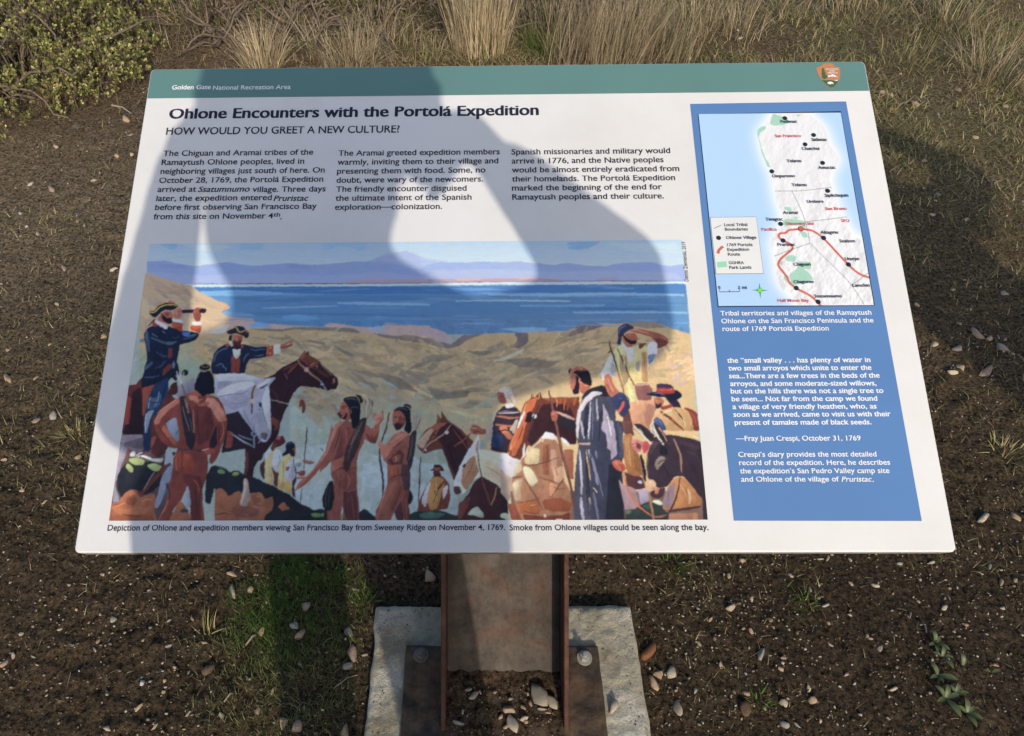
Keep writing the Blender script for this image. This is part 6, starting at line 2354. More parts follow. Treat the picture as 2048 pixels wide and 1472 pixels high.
def scatter_mesh(name, pts, r, shapes, cols, sink=.3):
    """many small stones joined into one object"""
    VV, FF, CC = [], [], []
    off = 0
    for i in range(len(pts)):
        V, F = shapes[i % len(shapes)]
        a = rng.uniform(0, 6.28); ca, sa = math.cos(a), math.sin(a)
        W = V * r[i]
        W = np.stack([W[:, 0] * ca - W[:, 1] * sa, W[:, 0] * sa + W[:, 1] * ca, W[:, 2]], -1)
        VV.append(W + pts[i]); FF.append(F + off); off += len(V)
        CC.append(np.tile(cols[i], (len(V), 1)))
    return mesh_np(name, np.vstack(VV), np.vstack(FF), cols=np.vstack(CC))


def rand_ground(n, x0, x1, y0, y1, dens):
    out = np.zeros((0, 2))
    while len(out) < n:
        x = rng.uniform(x0, x1, n * 2); y = rng.uniform(y0, y1, n * 2)
        out = np.vstack([out, np.stack([x, y], -1)[rng.random(n * 2) < dens(x, y)]])
    return out[:n]


def off_pad(x, y):
    return ((np.abs(x - .054) > .272) | (np.abs(y - .47) > .30)).astype(float)


def gravel_d(x, y):
    a = .25 + np.clip((1.25 - y) / .5, 0, 1) * .75
    a = a * (.35 + .65 * np.clip(fbm(x * 4, y * 4, 201, 2) * 2.6 - .7, 0, 1))
    g = np.exp(-((x + .30) / .16) ** 2 - ((y - .70) / .22) ** 2)
    return a * (1 - .7 * g) * off_pad(x, y)


PM_ = rand_ground(4200, -2.0, 2.2, .42, 3.2, lambda x, y: (.12 + .88 * np.clip(fbm(x * 5 + 2, y * 5, 205, 2) * 3 - 1.2, 0, 1)) * (.42 + .58 * np.clip((1.5 - y) / .6, 0, 1)) * off_pad(x, y) * (1 - .8 * np.exp(-((x + .25) / .14) ** 2 - ((y - .75) / .2) ** 2)))
zm = height(PM_[:, 0], PM_[:, 1])
rm_ = rng.uniform(.0024, .0058, len(PM_))
palm = np.array([(.42, .35, .26), (.38, .29, .19), (.30, .26, .21), (.46, .41, .33), (.34, .24, .16)])
mm = scatter_mesh('pebble_gravel', np.column_stack([PM_, zm + rm_ * .15]), rm_, [stone_shape(700 + k, 1, .8) for k in range(14)], palm[rng.integers(0, 5, len(PM_))] * rng.uniform(.75, 1.15, (len(PM_), 1)))
gv0 = vcol('pebble_surface', .9, .2)
tag(link('pebble_gravel', mm, gv0.m), 'drifts of small pale pebbles in the soil round the sign', 'gravel', kind='stuff')
P2 = rand_ground(6500, -1.5, 1.6, .42, 2.6, gravel_d)
z = height(P2[:, 0], P2[:, 1])
r_ = np.clip(rng.lognormal(math.log(.0022), .45, len(P2)), .0011, .0065)
pal = np.array([(.34, .28, .21), (.30, .22, .14), (.22, .19, .15), (.16, .11, .07), (.42, .37, .30), (.26, .16, .10), (.12, .085, .06)])
cols_ = pal[rng.integers(0, len(pal), len(P2))] * rng.uniform(.75, 1.2, (len(P2), 1))
gm = scatter_mesh('gravel', np.column_stack([P2, z + r_ * .25]), r_, [stone_shape(500 + k, 1, .6) for k in range(12)], cols_)
gv = vcol('gravel_stone', .9, .2)
gr = link('gravel', gm, gv.m)
tag(gr, 'fine pale gravel strewn over the dark soil round the sign', 'gravel', kind='stuff')
PC = rand_ground(13500, -1.9, 2.1, .42, 3.0, lambda x, y: (.25 + .75 * np.clip((1.5 - y) / .6, 0, 1)) * off_pad(x, y))
z = height(PC[:, 0], PC[:, 1])
rc_ = np.clip(rng.lognormal(math.log(.0026), .4, len(PC)), .0014, .007) * (1 + .35 * np.clip(PC[:, 1] - 1, 0, 2))
soilp = np.array([(.10, .066, .038), (.14, .10, .06), (.07, .045, .026), (.25, .19, .12), (.04, .028, .018)])
cm = scatter_mesh('soil_crumbs', np.column_stack([PC, z + rc_ * .3]), rc_, [stone_shape(600 + k, 1, .3) for k in range(12)], soilp[rng.integers(0, 5, len(PC))] * rng.uniform(.7, 1.25, (len(PC), 1)))
tag(link('soil_crumbs', cm, gv.m), 'loose brown crumbs of soil covering the ground', 'soil', kind='stuff')
def rim_d(x, y):
    d_ = np.minimum.reduce([x + .205, .311 - x, .745 - y])
    return np.where((d_ > 0), np.exp(-d_ / .022), 0) + .035 * (d_ > 0)


PR_ = rand_ground(520, -.205, .311, .42, .745, lambda x, y: rim_d(x, y) * ((x < -.145) | (x > .237) | (y > .664)))
rr_ = rng.uniform(.0008, .0030, len(PR_))
cols_ = np.vstack([soilp, pal])[rng.integers(0, 12, len(PR_))] * rng.uniform(.7, 1.2, (len(PR_), 1))
rm2 = scatter_mesh('spilled_grit', np.column_stack([PR_, np.full(len(PR_), .0195)]), rr_, [stone_shape(560 + k, 1, .6) for k in range(6)], cols_)
tag(link('spilled_grit', rm2, gv.m), 'grit and soil crumbs spilled over the rim of the concrete', 'grit', kind='stuff')
P3 = rand_ground(420, -.055, .15, .42, .585, lambda x, y: np.ones_like(x))
r_ = rng.uniform(.0008, .0026, len(P3))
cols_ = pal[rng.integers(0, len(pal), len(P3))] * rng.uniform(.8, 1.25, (len(P3), 1))
gm = scatter_mesh('grit', np.column_stack([P3, np.full(len(P3), .036)]), r_, [stone_shape(530 + k, 1, .6) for k in range(6)], cols_)
tag(link('grit', gm, gv.m), 'fine grit on the soil inside the post foot', 'grit', kind='stuff')
# ------------------------------------------------------------------ grass and plants
def blades(name, P, L, W, lean, az, cols, mat, curl=.6, seg=3, z=None, tipcol=None):
    """P (n,2|3) roots; each blade a tapering bent strip"""
    n = len(P)
    if P.shape[1] == 2:
        P = np.column_stack([P, height(P[:, 0], P[:, 1]) - .002])
    d = np.stack([np.cos(az), np.sin(az)], -1)
    side = np.stack([-np.sin(az + rng.normal(0, .6, n)), np.cos(az + rng.normal(0, .6, n)), np.zeros(n)], -1)
    VV = np.zeros((n, 2 * seg + 1, 3))
    CC = np.zeros((n, 2 * seg + 1, 3))
    pos = P.copy(); ang = lean.copy()
    for k in range(seg + 1):
        w = W * (1 - (k / seg) ** 1.5) * .5
        if k < seg:
            VV[:, 2 * k] = pos - side * w[:, None]; VV[:, 2 * k + 1] = pos + side * w[:, None]
        else:
            VV[:, 2 * seg] = pos
        c = cols if tipcol is None else cols * (1 - k / seg) + tipcol * (k / seg)
        CC[:, 2 * k] = c
        if k < seg: CC[:, 2 * k + 1] = c
        st = L / seg
        pos = pos + np.column_stack([d * (np.sin(ang) * st)[:, None], np.cos(ang) * st])
        ang = ang + curl * rng.uniform(.3, 1.3, n) / seg
    tri = []
    for k in range(seg - 1):
        a, b, c, e = 2 * k, 2 * k + 1, 2 * k + 3, 2 * k + 2
        tri += [(a, b, c), (a, c, e)]
    tri.append((2 * seg - 2, 2 * seg - 1, 2 * seg))
    tri = np.array(tri)
    F = (np.arange(n)[:, None, None] * (2 * seg + 1) + tri[None]).reshape(-1, 3)
    return VV.reshape(-1, 3), F, CC.reshape(-1, 3)


def leafmat(name, rough=.55, spec=.3, trans=.25):
    t = NT(name)
    a = t.n('ShaderNodeAttribute', attribute_name='Col')
    t.l(a.outputs['Color'], t.b.inputs['Base Color'])
    t.b.inputs['Roughness'].default_value = rough
    t.b.inputs['Specular IOR Level'].default_value = spec
    tr = t.n('ShaderNodeBsdfTranslucent')
    t.l(a.outputs['Color'], tr.inputs['Color'])
    mx = t.n('ShaderNodeMixShader')
    mx.inputs[0].default_value = trans
    t.l(t.b.outputs[0], mx.inputs[1]); t.l(tr.outputs[0], mx.inputs[2])
    t.l(mx.outputs[0], t.t.nodes['Material Output'].inputs['Surface'])
    return t.m


M_GRASS = leafmat('grass_blade')
M_STRAW = leafmat('dry_grass_blade', .7, .2, .15)
M_LEAF = leafmat('shrub_leaf', .5, .3, .2)
M_BARK = plain('grey_bark', (.17, .125, .09), .9, var=.35, vscale=60, bump=.002, bscale=150)

GREEN = np.array([(.07, .14, .018), (.09, .16, .025), (.05, .10, .015), (.13, .17, .04)])
DULL = np.array([(.20, .18, .07), (.27, .23, .10), (.15, .145, .05), (.33, .27, .13), (.11, .10, .04), (.22, .165, .09)])
STRAW = np.array([(.46, .36, .22), (.36, .27, .17), (.54, .45, .29), (.28, .20, .13), (.42, .35, .20)])


def pick(p, n, v=.2):
    return p[rng.integers(0, len(p), n)] * rng.uniform(1 - v, 1 + v, (n, 1))


def wpt(px, py):
    return gnd(px, py)


# lush green patch in the lee of the post, lower left
G0 = [wpt(590, 1150), wpt(560, 1250), wpt(620, 1380), wpt(500, 1330)]
def green_d(x, y):
    s = 0
    for (px_, py_, rx, ry, w) in ((600, 1150, .075, .07, 1), (560, 1210, .06, .07, 1.), (680, 1160, .06, .05, .45), (520, 1270, .08, .07, .8), (500, 1200, .05, .05, .5), (550, 1330, .08, .08, .7), (650, 1290, .09, .10, .42), (560, 1420, .12, .07, .38), (470, 1380, .10, .07, .22), (720, 1190, .03, .03, .8), (660, 1400, .06, .08, .3), (470, 1300, .08, .06, .22)):
        cx, cy = wpt(px_, py_)
        s = np.maximum(s, w * np.clip(1.25 - np.hypot((x - cx) / rx, (y - cy) / ry), 0, 1))
    return np.clip(s, 0, 1) * off_pad(x, y) * (.35 + .65 * np.clip(fbm(x * 26, y * 26, 311, 2) * 2.2 - .5, 0, 1))


Pg = rand_ground(9500, -.62, -.20, .44, .98, green_d)
n = len(Pg)
w1 = blades('g', Pg, rng.uniform(.008, .026, n), rng.uniform(.0008, .0017, n), rng.uniform(.2, 1.1, n), rng.uniform(0, 6.28, n), pick(GREEN, n, .3), None, 1.2)
dist = np.hypot(Pg[:, 0] - wpt(590, 1180)[0], Pg[:, 1] - wpt(590, 1180)[1])
mixk = np.clip((dist - .10) / .16, 0, .75)[:, None]
c = pick(GREEN, n, .3) * (1 - mixk) + pick(DULL, n, .2) * mixk
V, F, _ = w1
g1 = link('green_grass', mesh_np('green_grass', V, F, cols=np.repeat(c, 7, 0)), M_GRASS)
tag(g1, 'short green grass growing by the concrete below the panel at left', 'grass', kind='stuff')


# thin dull grass over the rest
def patch_d(x, y):
    s = np.zeros_like(x)
    for (px_, py_, rx, ry, w) in ((100, 480, .5, .16, .10), (60, 700, .3, .2, .18), (120, 830, .22, .2, .6), (90, 930, .2, .16, .55), (180, 760, .12, .2, .35), (40, 1010, .2, .1, .3), (150, 1140, .16, .07, .25), (420, 1240, .16, .1, .3), (480, 1140, .12, .06, .3),
                                  (1860, 800, .22, .2, .75), (1960, 880, .25, .25, .75), (1880, 960, .18, .14, .6), (2010, 780, .2, .2, .7), (1350, 1160, .10, .08, .55), (1500, 1130, .12, .06, .4), (1620, 1210, .06, .05, .35), (1420, 1290, .16, .12, .25), (1970, 1110, .16, .07, .3), (1560, 1390, .12, .05, .3),
                                  (1380, 1440, .1, .05, .35), (1860, 330, .4, .35, .35), (1950, 420, .3, .3, .3), (2000, 560, .25, .3, .35), (1830, 520, .1, .2, .3)):
        cx, cy = wpt(px_, py_)
        s = np.maximum(s, w * np.clip(1.3 - np.hypot((x - cx) / rx, (y - cy) / ry), 0, 1))
    far = np.clip((y - 2.35) / .6, 0, 1) * np.clip((x - .45) / .7, 0, 1)
    s = np.maximum(s, far * .62)
    far2 = np.clip((y - 2.9) / .5, 0, 1) * np.clip((x + 1.3) / .4, 0, 1)
    s = np.maximum(s, far2 * .55)
    base = .045
    return np.clip(s + base, 0, 1) * (.15 + .85 * np.clip(fbm(x * 6, y * 6, 321, 4) * 4 - 1.55, 0, 1)) * off_pad(x, y)


Pd = rand_ground(74000, -2.6, 2.9, .42, 4.6, patch_d)
n = len(Pd)
fr_ = np.clip((Pd[:, 1] - .5) / 3, 0, 1)
cd = pick(DULL, n, .35) * (1.12 + .5 * np.clip(Pd[:, 1:2] - 1.4, 0, 1))  # farther blades lightened, sunlight put into their colour
gk = (fbm(Pd[:, 0] * 3, Pd[:, 1] * 3, 331, 2) > .56)
cd[gk] = cd[gk] * .6 + pick(GREEN, gk.sum(), .2) * .35
sk = rng.random(n) < .16
cd[sk] = pick(STRAW, sk.sum(), .2)
V, F, C_ = blades('g', Pd, rng.uniform(.010, .030, n) * (1 + 1.1 * fr_), rng.uniform(.0009, .0020, n) * (1 + 1.2 * fr_), rng.uniform(.5, 1.45, n), rng.uniform(0, 6.28, n), cd, None, .9)
tag(link('thin_grass', mesh_np('thin_grass', V, F, cols=C_), M_GRASS), 'thin dull matted grass scattered over the bare soil', 'grass', kind='stuff')

# bits of straw and root lying about
Ps = rand_ground(11000, -2.6, 2.8, .42, 4.4, lambda x, y: (.10 + .75 * np.clip((y - 2.3) / .8, 0, 1)) * off_pad(x, y))
n = len(Ps)
zz = height(Ps[:, 0], Ps[:, 1]) + .004
V, F, C_ = blades('s', np.column_stack([Ps, zz]), rng.uniform(.010, .035, n) * (1 + 1.2 * np.clip(Ps[:, 1] - 1.4, 0, 1.6)), rng.uniform(.0007, .0013, n) * (1 + .8 * np.clip(Ps[:, 1] - 1.4, 0, 1.6)), rng.uniform(1.35, 1.6, n), rng.uniform(0, 6.28, n), pick(STRAW, n, .3) * .8, None, .25)
tag(link('straw_litter', mesh_np('straw_litter', V, F, cols=C_), M_STRAW), 'broken straw and dry stalks strewn on the soil', 'straw', kind='stuff')


def tube_np(path, r0, r1, sides=5):
    path = np.asarray(path); n = len(path)
    T = np.gradient(path, axis=0); T /= np.linalg.norm(T, axis=1)[:, None] + 1e-9
    up = np.where(np.abs(T[:, 2:3]) > .9, np.array([[1., 0, 0]]), np.array([[0, 0, 1.]]))
    A = np.cross(T, up); A /= np.linalg.norm(A, axis=1)[:, None] + 1e-9
    B = np.cross(T, A)
    r = np.linspace(r0, r1, n)[:, None]
    a = np.arange(sides) * 2 * math.pi / sides
    V = path[:, None, :] + (A[:, None, :] * np.cos(a)[None, :, None] + B[:, None, :] * np.sin(a)[None, :, None]) * r[:, None, :]
    i = np.arange(n - 1)[:, None]; j = np.arange(sides)[None, :]; j2 = (j + 1) % sides
    F = np.stack([i * sides + j, i * sides + j2, (i + 1) * sides + j2, (i + 1) * sides + j], -1).reshape(-1, 4)
    return V.reshape(-1, 3), F


def join(lst):
    VV, FF, off = [], [], 0
    for V, F in lst:
        VV.append(V); FF.append(F + off); off += len(V)
    return np.vstack(VV), np.vstack(FF)


LEAFC = np.array([(.20, .14, .07), (.175, .180, .050), (.22, .22, .075), (.125, .135, .035), (.28, .27, .11), (.09, .10, .03)])


def leaves_np(P, D, size, cols):
    """folded obovate leaves at P pointing along D"""
    n = len(P)
    D = D / (np.linalg.norm(D, axis=1)[:, None] + 1e-9)
    R = rng.normal(size=(n, 3)); A = np.cross(D, R); A /= np.linalg.norm(A, axis=1)[:, None] + 1e-9
    Nn = np.cross(D, A)
    s = size[:, None]
    base = P
    mid = P + D * s * .62
    l = mid + A * s * .30 + Nn * s * .10
    r = mid - A * s * .30 + Nn * s * .10
    tip = P + D * s
    l2 = P + D * s * .92 + A * s * .17 + Nn * s * .06
    r2_ = P + D * s * .92 - A * s * .17 + Nn * s * .06
    V = np.stack([base, r, r2_, tip, l2, l], 1).reshape(-1, 3)
    k = np.arange(n)[:, None] * 6
    F = np.vstack([k + np.array([[0, 1, 2]]), k + np.array([[0, 2, 3]]), k + np.array([[0, 3, 4]]), k + np.array([[0, 4, 5]])])
    return V, F, np.repeat(cols, 6, 0)


def shrub(name, loc, lobes, n_ros, label, leaf=.011, per=8, bare=.25, tint=1.0, group=None, nbr=60, seed=1, thr=.38):
    """lobes (x,y,r,h): low mounds of rosette-tipped twigs"""
    t = empty(name, loc)
    tag(t, label, 'shrub', group)
    r = np.random.default_rng(seed)
    L = np.array(lobes, float)
    wgt = L[:, 2] ** 2 * 1.0; wgt /= wgt.sum()
    P = []; D = []
    while len(P) < n_ros:
        k = r.choice(len(L), p=wgt)
        v = r.normal(size=3); v[2] = abs(v[2]); v /= np.linalg.norm(v)
        q = r.uniform(.62, 1.0)
        x = L[k, 0] + v[0] * L[k, 2] * q; y = L[k, 1] + v[1] * L[k, 2] * q; z_ = v[2] * L[k, 3] * q
        clump = float(fbm(np.array(x * 7.), np.array(y * 7. + z_ * 9), 400 + seed, 3))
        if clump < thr: continue
        z_ += (clump - .5) * .14
        P.append((x, y, max(z_, .02) + float(height(np.array(x), np.array(y))))); D.append((v[0] * .6, v[1] * .6, v[2] * .5 + .75))
    P = np.array(P); D = np.array(D) + r.normal(0, .25, (len(P), 3))
    D /= np.linalg.norm(D, axis=1)[:, None]
    # twigs
    tw = []
    for i in range(0, len(P), 2):
        a = P[i] - D[i] * r.uniform(.05, .12) + r.normal(0, .01, 3)
        m = (a + P[i]) / 2 + r.normal(0, .006, 3)
        tw.append(tube_np([a, m, P[i]], .0018, .0009, 3))
    V, F = join(tw)
    link('twigs', mesh_np('twigs', V - np.array(loc), F), M_BARK, t)['kind'] = 'stuff'
    # crooked branches
    for k in range(nbr):
        q = r.choice(len(L), p=wgt)
        a = np.array([L[q, 0] + r.normal(0, L[q, 2] * .25), L[q, 1] + r.normal(0, L[q, 2] * .25), .0])
        ang = r.uniform(0, 6.28); el = r.uniform(.15, 1.1)
        d = np.array([math.cos(ang) * math.cos(el), math.sin(ang) * math.cos(el), math.sin(el)])
        pts_ = [a]
        for s_ in range(8):
            d = d + r.normal(0, .35, 3); d[2] -= .04; d /= np.linalg.norm(d)
            nx = pts_[-1] + d * L[q, 2] * .16
            nx[2] = max(nx[2], .012)
            pts_.append(nx)
        pts_ = np.array(pts_); pts_[:, 2] += height(pts_[:, 0], pts_[:, 1])
        rr = r.uniform(.003, .009)
        V, F = tube_np(pts_, rr, rr * .4, 5)
        link('branch', mesh_np('branch', V - np.array(loc), F, True), M_BARK, t)
    # rosettes of leaves
    n = len(P) * per
    PP = np.repeat(P, per, 0); DD = np.repeat(D, per, 0)
    ph = r.uniform(0, 6.28, n); sp = r.uniform(.3, 1.25, n)
    A = np.cross(DD, np.array([[.3, .5, .8]])); A /= np.linalg.norm(A, axis=1)[:, None]; B = np.cross(DD, A)
    dd = DD * np.cos(sp)[:, None] + (A * np.cos(ph)[:, None] + B * np.sin(ph)[:, None]) * np.sin(sp)[:, None]
    PP = PP + DD * r.uniform(-.02, .004, n)[:, None]
    cl = LEAFC[r.integers(0, len(LEAFC), n)] * r.uniform(.75, 1.25, (n, 1)) * tint
    cl = cl * (.7 + .6 * fbm(PP[:, 0] * 4, PP[:, 1] * 4, 77, 2)[:, None])
    V, F, C_ = leaves_np(PP, dd, r.uniform(.7, 1.25, n) * leaf, cl)
    o = link('foliage', mesh_np('foliage', V - np.array(loc), F, cols=C_), M_LEAF, t)
    o['kind'] = 'stuff'
    return t


shrub('green_shrub', (-1.95, 3.15, 0), [(-1.95, 2.98, .40, .26), (-2.25, 2.85, .42, .25), (-1.62, 3.12, .24, .2), (-2.0, 3.45, .50, .40), (-2.5, 3.3, .6, .45), (-1.75, 3.75, .34, .3), (-2.3, 4.1, .6, .6), (-1.55, 3.4, .16, .16)],
      8500, 'dense low green shrub filling the upper left corner', leaf=.0135, per=7, nbr=110, seed=2, tint=1.6)
shrub('scraggly_shrub', (-1.05, 3.95, 0), [(-1.15, 3.85, .32, .26), (-.75, 4.0, .34, .3), (-1.4, 4.25, .4, .4), (-.9, 4.4, .5, .5), (-.45, 3.95, .22, .22)],
      1500, 'scraggly brown-branched shrub with sparse leaves behind the left of the panel', leaf=.012, per=7, nbr=110, seed=3, thr=.46, tint=.85)
shrub('twiggy_brush', (-.9, 3.7, 0), [(-1.2, 3.55, .22, .16), (-.85, 3.6, .25, .18), (-.5, 3.62, .2, .16), (.25, 3.75, .25, .22), (.55, 3.8, .25, .2), (-.1, 3.65, .18, .14)],
      380, 'tangle of bare grey twigs running behind the straw clumps along the top', leaf=.010, per=5, nbr=170, seed=9, thr=.48, tint=.8)
shrub('low_shrub', (-.45, 3.9, 0), [(-.3, 3.9, .24, .2), (-.55, 3.75, .2, .16), (-.15, 4.3, .35, .35)],
      700, 'small leafy shrub behind the panel between scraggly brush and tall straw', leaf=.011, per=7, nbr=34, seed=5, thr=.44, tint=.9)
shrub('leafy_sprig', (.78, 4.02, 0), [(.72, 4.02, .2, .2), (.55, 4.2, .2, .3), (.95, 4.3, .22, .3)],
      420, 'bright leafy sprigs rising out of the broad straw clump behind the panel', leaf=.012, per=7, nbr=12, seed=6, thr=.42, tint=1.2)
shrub('corner_shrub', (2.5, 4.4, 0), [(2.35, 4.3, .3, .22), (2.8, 4.5, .4, .35)],
      600, 'dark thin shrub in the upper right corner', leaf=.011, per=6, nbr=90, seed=7, thr=.48, tint=.7)


def tuft(px, py, n, Lr, spread, label, leanmax=.5, az0=None, pal_=STRAW, tone=1.0, greens=.0, rad=.08, curl=.7, name='dry_grass_clump', cat='grass clump', ex=1.0):
    x, y = gnd(px, py)
    loc = (x, y, float(height(np.array(x), np.array(y))))
    t = empty(name, loc)
    tag(t, label, cat)
    a = rng.uniform(0, 6.28, n); q = np.sqrt(rng.random(n)) * rad
    P = np.stack([np.cos(a) * q * ex, np.sin(a) * q], -1)
    az = a + rng.normal(0, .5, n)
    if az0 is not None: az = np.where(rng.random(n) < .6, az0 + rng.normal(0, .6, n), az)
    cols = pick(pal_, n, .3) * (.12 * (pal_ is STRAW) + tone * 1.18)
    gk = rng.random(n) < greens
    cols[gk] = pick(GREEN, gk.sum(), .3)
    P3_ = np.column_stack([P, height(P[:, 0] + x, P[:, 1] + y) - loc[2] - .004])
    V, F, C_ = blades('t', P3_, rng.uniform(*Lr, n), rng.uniform(.0016, .0036, n), np.abs(rng.normal(0, leanmax, n)) * (.4 + spread * q / rad), az, cols, None, curl, 5)
    o = link('blades', mesh_np('blades', V, F, cols=C_), M_STRAW, t)
    o['kind'] = 'stuff'
    return t


tuft(525, 128, 380, (.10, .26), 1, 'spiky pale straw clump behind the panel, leftmost of the straw clumps', .5, rad=.09, tone=.95)
tuft(700, 128, 420, (.10, .24), 1.2, 'tangled low straw clump behind the panel between two taller ones', .75, rad=.13, tone=.72, curl=1.1)
tuft(640, 100, 160, (.08, .2), 1.2, 'thin brownish straw clump just above the tangled low one', .7, rad=.1, tone=.6, greens=.2)
tuft(962, 96, 620, (.22, .50), .8, 'tall upright pale straw clump standing behind the middle of the panel', .16, rad=.13, tone=1.05, curl=.35, greens=.05)
tuft(965, 108, 260, (.08, .18), 1.3, 'short drooping skirt of straw at the foot of the tall upright clump', .9, rad=.13, tone=.95, curl=1.2, greens=.12)
tuft(1190, 122, 620, (.18, .42), 1.0, 'broad grey-brown straw clump leaning right behind the panel', .32, az0=.3, rad=.17, tone=.66, curl=.5, ex=1.4)
tuft(1330, 110, 300, (.12, .32), 1.0, 'thinner grey straw clump at the right end of the broad one', .35, az0=.4, rad=.14, tone=.6, curl=.5, greens=.1)
tuft(1080, 112, 110, (.10, .22), 1.0, 'small dark green grass clump between the tall and the broad straw', .4, rad=.07, pal_=GREEN, tone=.8, curl=.8, name='green_grass_clump')
tuft(1480, 70, 120, (.12, .26), 1.2, 'wispy straw clump behind the panel near its emblem', .5, rad=.12, tone=.75)
tuft(1700, 40, 140, (.10, .22), 1.2, 'low matted straw clump at the top edge right of the panel', .8, rad=.16, tone=.65, curl=1.2)
tuft(1990, 150, 300, (.12, .28), 1.1, 'pale yellowish straw clump at the upper right frame edge', .7, rad=.16, tone=.75, curl=.9, greens=.15)
tuft(1900, 60, 220, (.12, .26), 1.1, 'greyish straw clump below the corner shrub at upper right', .7, rad=.16, tone=.65, curl=.9, greens=.2)
tuft(1820, 130, 180, (.07, .16), 1.2, 'short olive grass clump right of the upper panel corner', .9, rad=.18, pal_=DULL, tone=1.2, curl=1.2, name='olive_grass_clump')
tuft(850, 0, 60, (.14, .22), 1.0, 'bright green strap-leaved clump at the top edge behind the panel', .4, rad=.05, pal_=GREEN, tone=1.3, curl=.9, name='green_grass_clump')
tuft(150, 870, 46, (.02, .045), 1.0, 'small yellowish grass clump left of the lower panel edge', .8, rad=.03, pal_=DULL, tone=1.4, name='olive_grass_clump')
tuft(1345, 1130, 40, (.03, .06), 1.0, 'small green grass clump just under the panel right of the post', .7, rad=.02, pal_=GREEN, tone=.9, name='green_grass_clump')
tuft(1612, 1205, 46, (.02, .035), 1.0, 'tiny green grass clump in the gravel below the panel', .8, rad=.022, pal_=GREEN, tone=.9, name='green_grass_clump')
tuft(1521, 1402, 34, (.02, .03), 1.0, 'tiny bright green clump beside the dull brown stone', .8, rad=.018, pal_=GREEN, tone=1.2, name='green_grass_clump')
tuft(410, 1270, 26, (.04, .09), 1.0, 'long thin grass stalks spraying out left of the green grass', .9, rad=.02, pal_=DULL, tone=1.2, name='olive_grass_clump')
tuft(728, 1198, 44, (.02, .045), 1.0, 'bright green clump touching the upper left concrete corner', .8, rad=.02, pal_=GREEN, tone=1.3, name='green_grass_clump')
tuft(2010, 905, 50, (.03, .07), 1.0, 'yellowish grass clump right of the panel near the frame edge', .9, rad=.04, pal_=DULL, tone=1.5, name='olive_grass_clump')

for (px_, py_, n_, L_, ln_, tn_, gr_, lab_) in (
        (330, 95, 170, (.06, .18), .8, .55, .1, 'brownish ragged grass clump between the green shrub and the panel'),
        (400, 40, 200, (.08, .22), .8, .75, .1, 'pale ragged grass clump at the top edge above the brownish one'),
        (580, 60, 200, (.08, .24), .7, .85, .1, 'pale thin straw clump behind the spiky leftmost clump'),
        (760, 80, 260, (.08, .24), .8, .9, .12, 'leaning yellowish straw clump left of the tall upright clump'),
        (840, 112, 200, (.06, .16), 1.0, .7, .25, 'short mixed green and straw clump left of the tall clump foot'),
        (1110, 60, 260, (.14, .34), .5, .55, .1, 'dark grey-brown straw clump filling the gap behind the two big clumps'),
        (1260, 60, 320, (.14, .34), .5, .8, .1, 'grey straw clump standing behind the broad clump'),
        (1400, 60, 220, (.10, .28), .6, .85, .12, 'pale arching straw clump right of the leafy sprigs'),
        (1560, 30, 160, (.08, .22), .8, .7, .25, 'low olive and straw clump at the top edge above the emblem'),
        (1790, 20, 160, (.08, .24), .8, .8, .2, 'loose straw clump at the top edge left of the corner shrub')):
    tuft(px_, py_, n_, L_, 1.1, lab_, ln_, rad=.16, tone=tn_, curl=.9, greens=gr_)

# a forked grey branch lying in the brush behind the panel
bx0, by0 = gnd(1005, 55)
ft = empty('fallen_branch', (bx0, by0, .05))
tag(ft, 'forked grey branch lying in the brush right of the tall straw', 'branch')
for nm, pth, rr in (('stem', [(-.05, -.05, .0), (.0, .0, .06), (.06, .05, .10), (.16, .12, .12), (.3, .2, .13), (.46, .26, .16)], .013), ('side_branch', [(.03, .02, .09), (.06, .10, .15), (.14, .2, .2), (.2, .3, .22)], .008), ('side_branch', [(.16, .12, .12), (.2, .06, .16), (.3, .05, .2)], .006)):
    V, F = tube_np(chaikin(pth, 2, False), rr, rr * .45, 7)
    link(nm, mesh_np(nm, V, F, True), M_BARK, ft)


def stick(p0, p1, r, label, col=None):
    a = np.array([*gnd(*p0), 0.]); b = np.array([*gnd(*p1), 0.])
    for q in (a, b): q[2] = float(height(np.array(q[0]), np.array(q[1]))) + r + .004
    m = (a + b) / 2 + np.array([.004, .006, .006])
    V, F = tube_np([a, m, b], r, r * .7, 6)
    o = link('stick', mesh_np('stick', V - a, F, True), M_STICK)
    o.location = a
    tag(o, label, 'stick')


M_STICK = plain('dry_stick', (.34, .27, .19), .85, var=.25, vscale=80)
stick((225, 213), (264, 230), .004, 'short pale stick at the foot of the green shrub')
stick((452, 1410), (468, 1392), .0016, 'pale straw stub on the grass near the bottom edge')
stick((492, 1293), (512, 1272), .0022, 'pale splinter leaning on the tan stone by the grass')
stick((668, 1378), (716, 1350), .001, 'thin pale stalk lying left of the concrete')
stick((1838, 1252), (1850, 1268), .002, 'short dark stick above the leafy weeds')

# ---- leafy weeds at the lower right
M_WEED = leafmat('weed_leaf', .45, .4, .25)


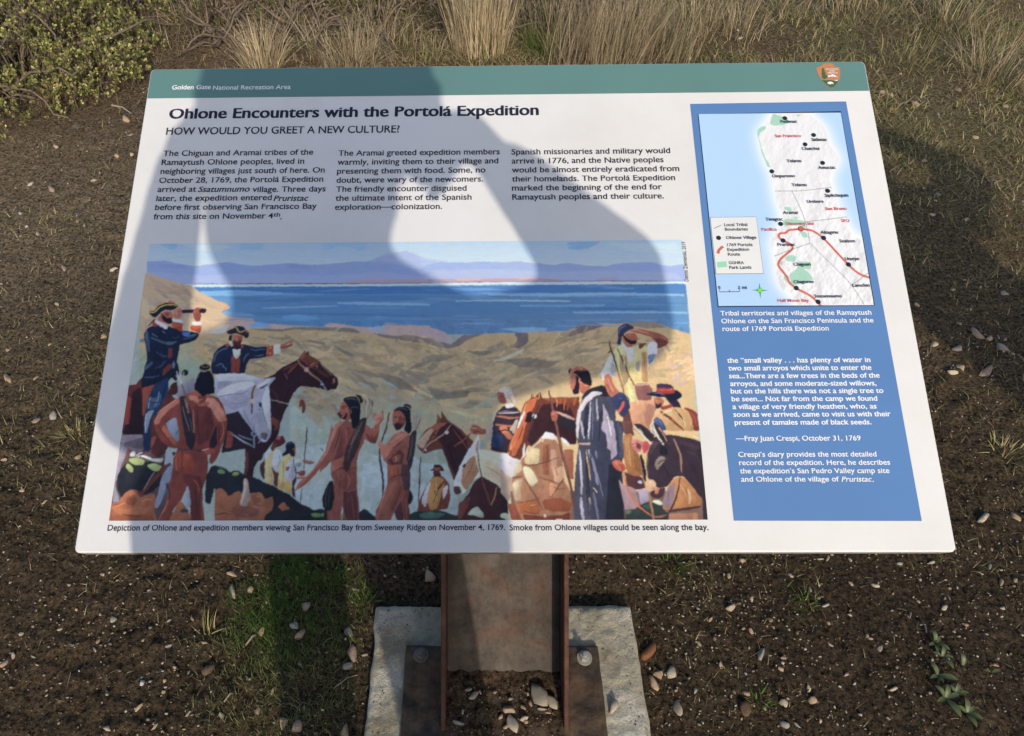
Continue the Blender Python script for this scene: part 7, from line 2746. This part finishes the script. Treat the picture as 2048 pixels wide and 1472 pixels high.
def weed(px, py, leaves, label):
    x, y = gnd(px, py)
    z_ = float(height(np.array(x), np.array(y)))
    t = empty('weed', (x, y, z_))
    tag(t, label, 'weed', 'weeds')
    del t['group']
    V, F = tube_np([(0, 0, -.005), (0, 0, .008)], .0015, .001, 5)
    link('stem', mesh_np('stem', V, F), M_WEED, t)
    for (ang, ln, lift) in leaves:
        a = math.radians(ang)
        d = np.array([math.cos(a), math.sin(a)])
        nseg = 6
        VV = []; CC = []
        for k in range(nseg + 1):
            s_ = k / nseg
            w = ln * .17 * math.sin(math.pi * min(1, (s_ * .92 + .06))) ** .8 + .0003
            r_h = s_ * ln * .96
            zc = .006 + lift * ln * math.sin(s_ * 2.2) * .7
            c_ = np.array([d[0] * r_h, d[1] * r_h, zc]); sd = np.array([-d[1], d[0], 0]) * w
            VV += [c_ + sd + [0, 0, w * .35], c_, c_ - sd + [0, 0, w * .35]]
            g = np.array((.10, .125, .05)) * rng.uniform(.85, 1.15)
            CC += [g, g * 1.35, g]
        FF = []
        for k in range(nseg):
            for j in (0, 1):
                FF.append((3 * k + j, 3 * k + j + 1, 3 * k + j + 4, 3 * k + j + 3))
        link('leaf', mesh_np('leaf', VV, FF, True, cols=np.array(CC)), M_WEED, t)


weed(1868, 1290, [(100, .024, 1), (200, .020, .6), (-40, .026, .5), (40, .018, .6), (250, .022, .5)], 'leafy green weed, topmost of the row at lower right')
weed(1880, 1318, [(70, .022, .8), (160, .020, .6), (-70, .028, .4), (-10, .020, .5)], 'leafy green weed, second from the top of the row at lower right')
weed(1872, 1355, [(110, .026, .6), (-20, .034, .4), (200, .022, .5), (-80, .016, .5)], 'leafy green weed with one long leaf to the right, middle of the row')
weed(1888, 1400, [(70, .026, .7), (130, .028, .6), (10, .026, .5), (200, .024, .4), (-75, .040, .3)], 'largest green weed with a long leaf pointing down, low in the row')
weed(1906, 1392, [(60, .022, .7), (0, .024, .4), (120, .018, .6)], 'small green weed just right of the largest weed')
weed(1930, 1430, [(80, .028, .6), (150, .024, .5), (-30, .026, .4), (-80, .028, .3), (30, .02, .5)], 'pale green weed, lowest of the row at lower right')
weed(1922, 1335, [(90, .024, .9), (60, .02, .6), (-100, .012, .4)], 'single upright green weed right of the row')
weed(1980, 1348, [(170, .016, .5), (10, .018, .4)], 'tiny yellowish weed seedling farthest right')
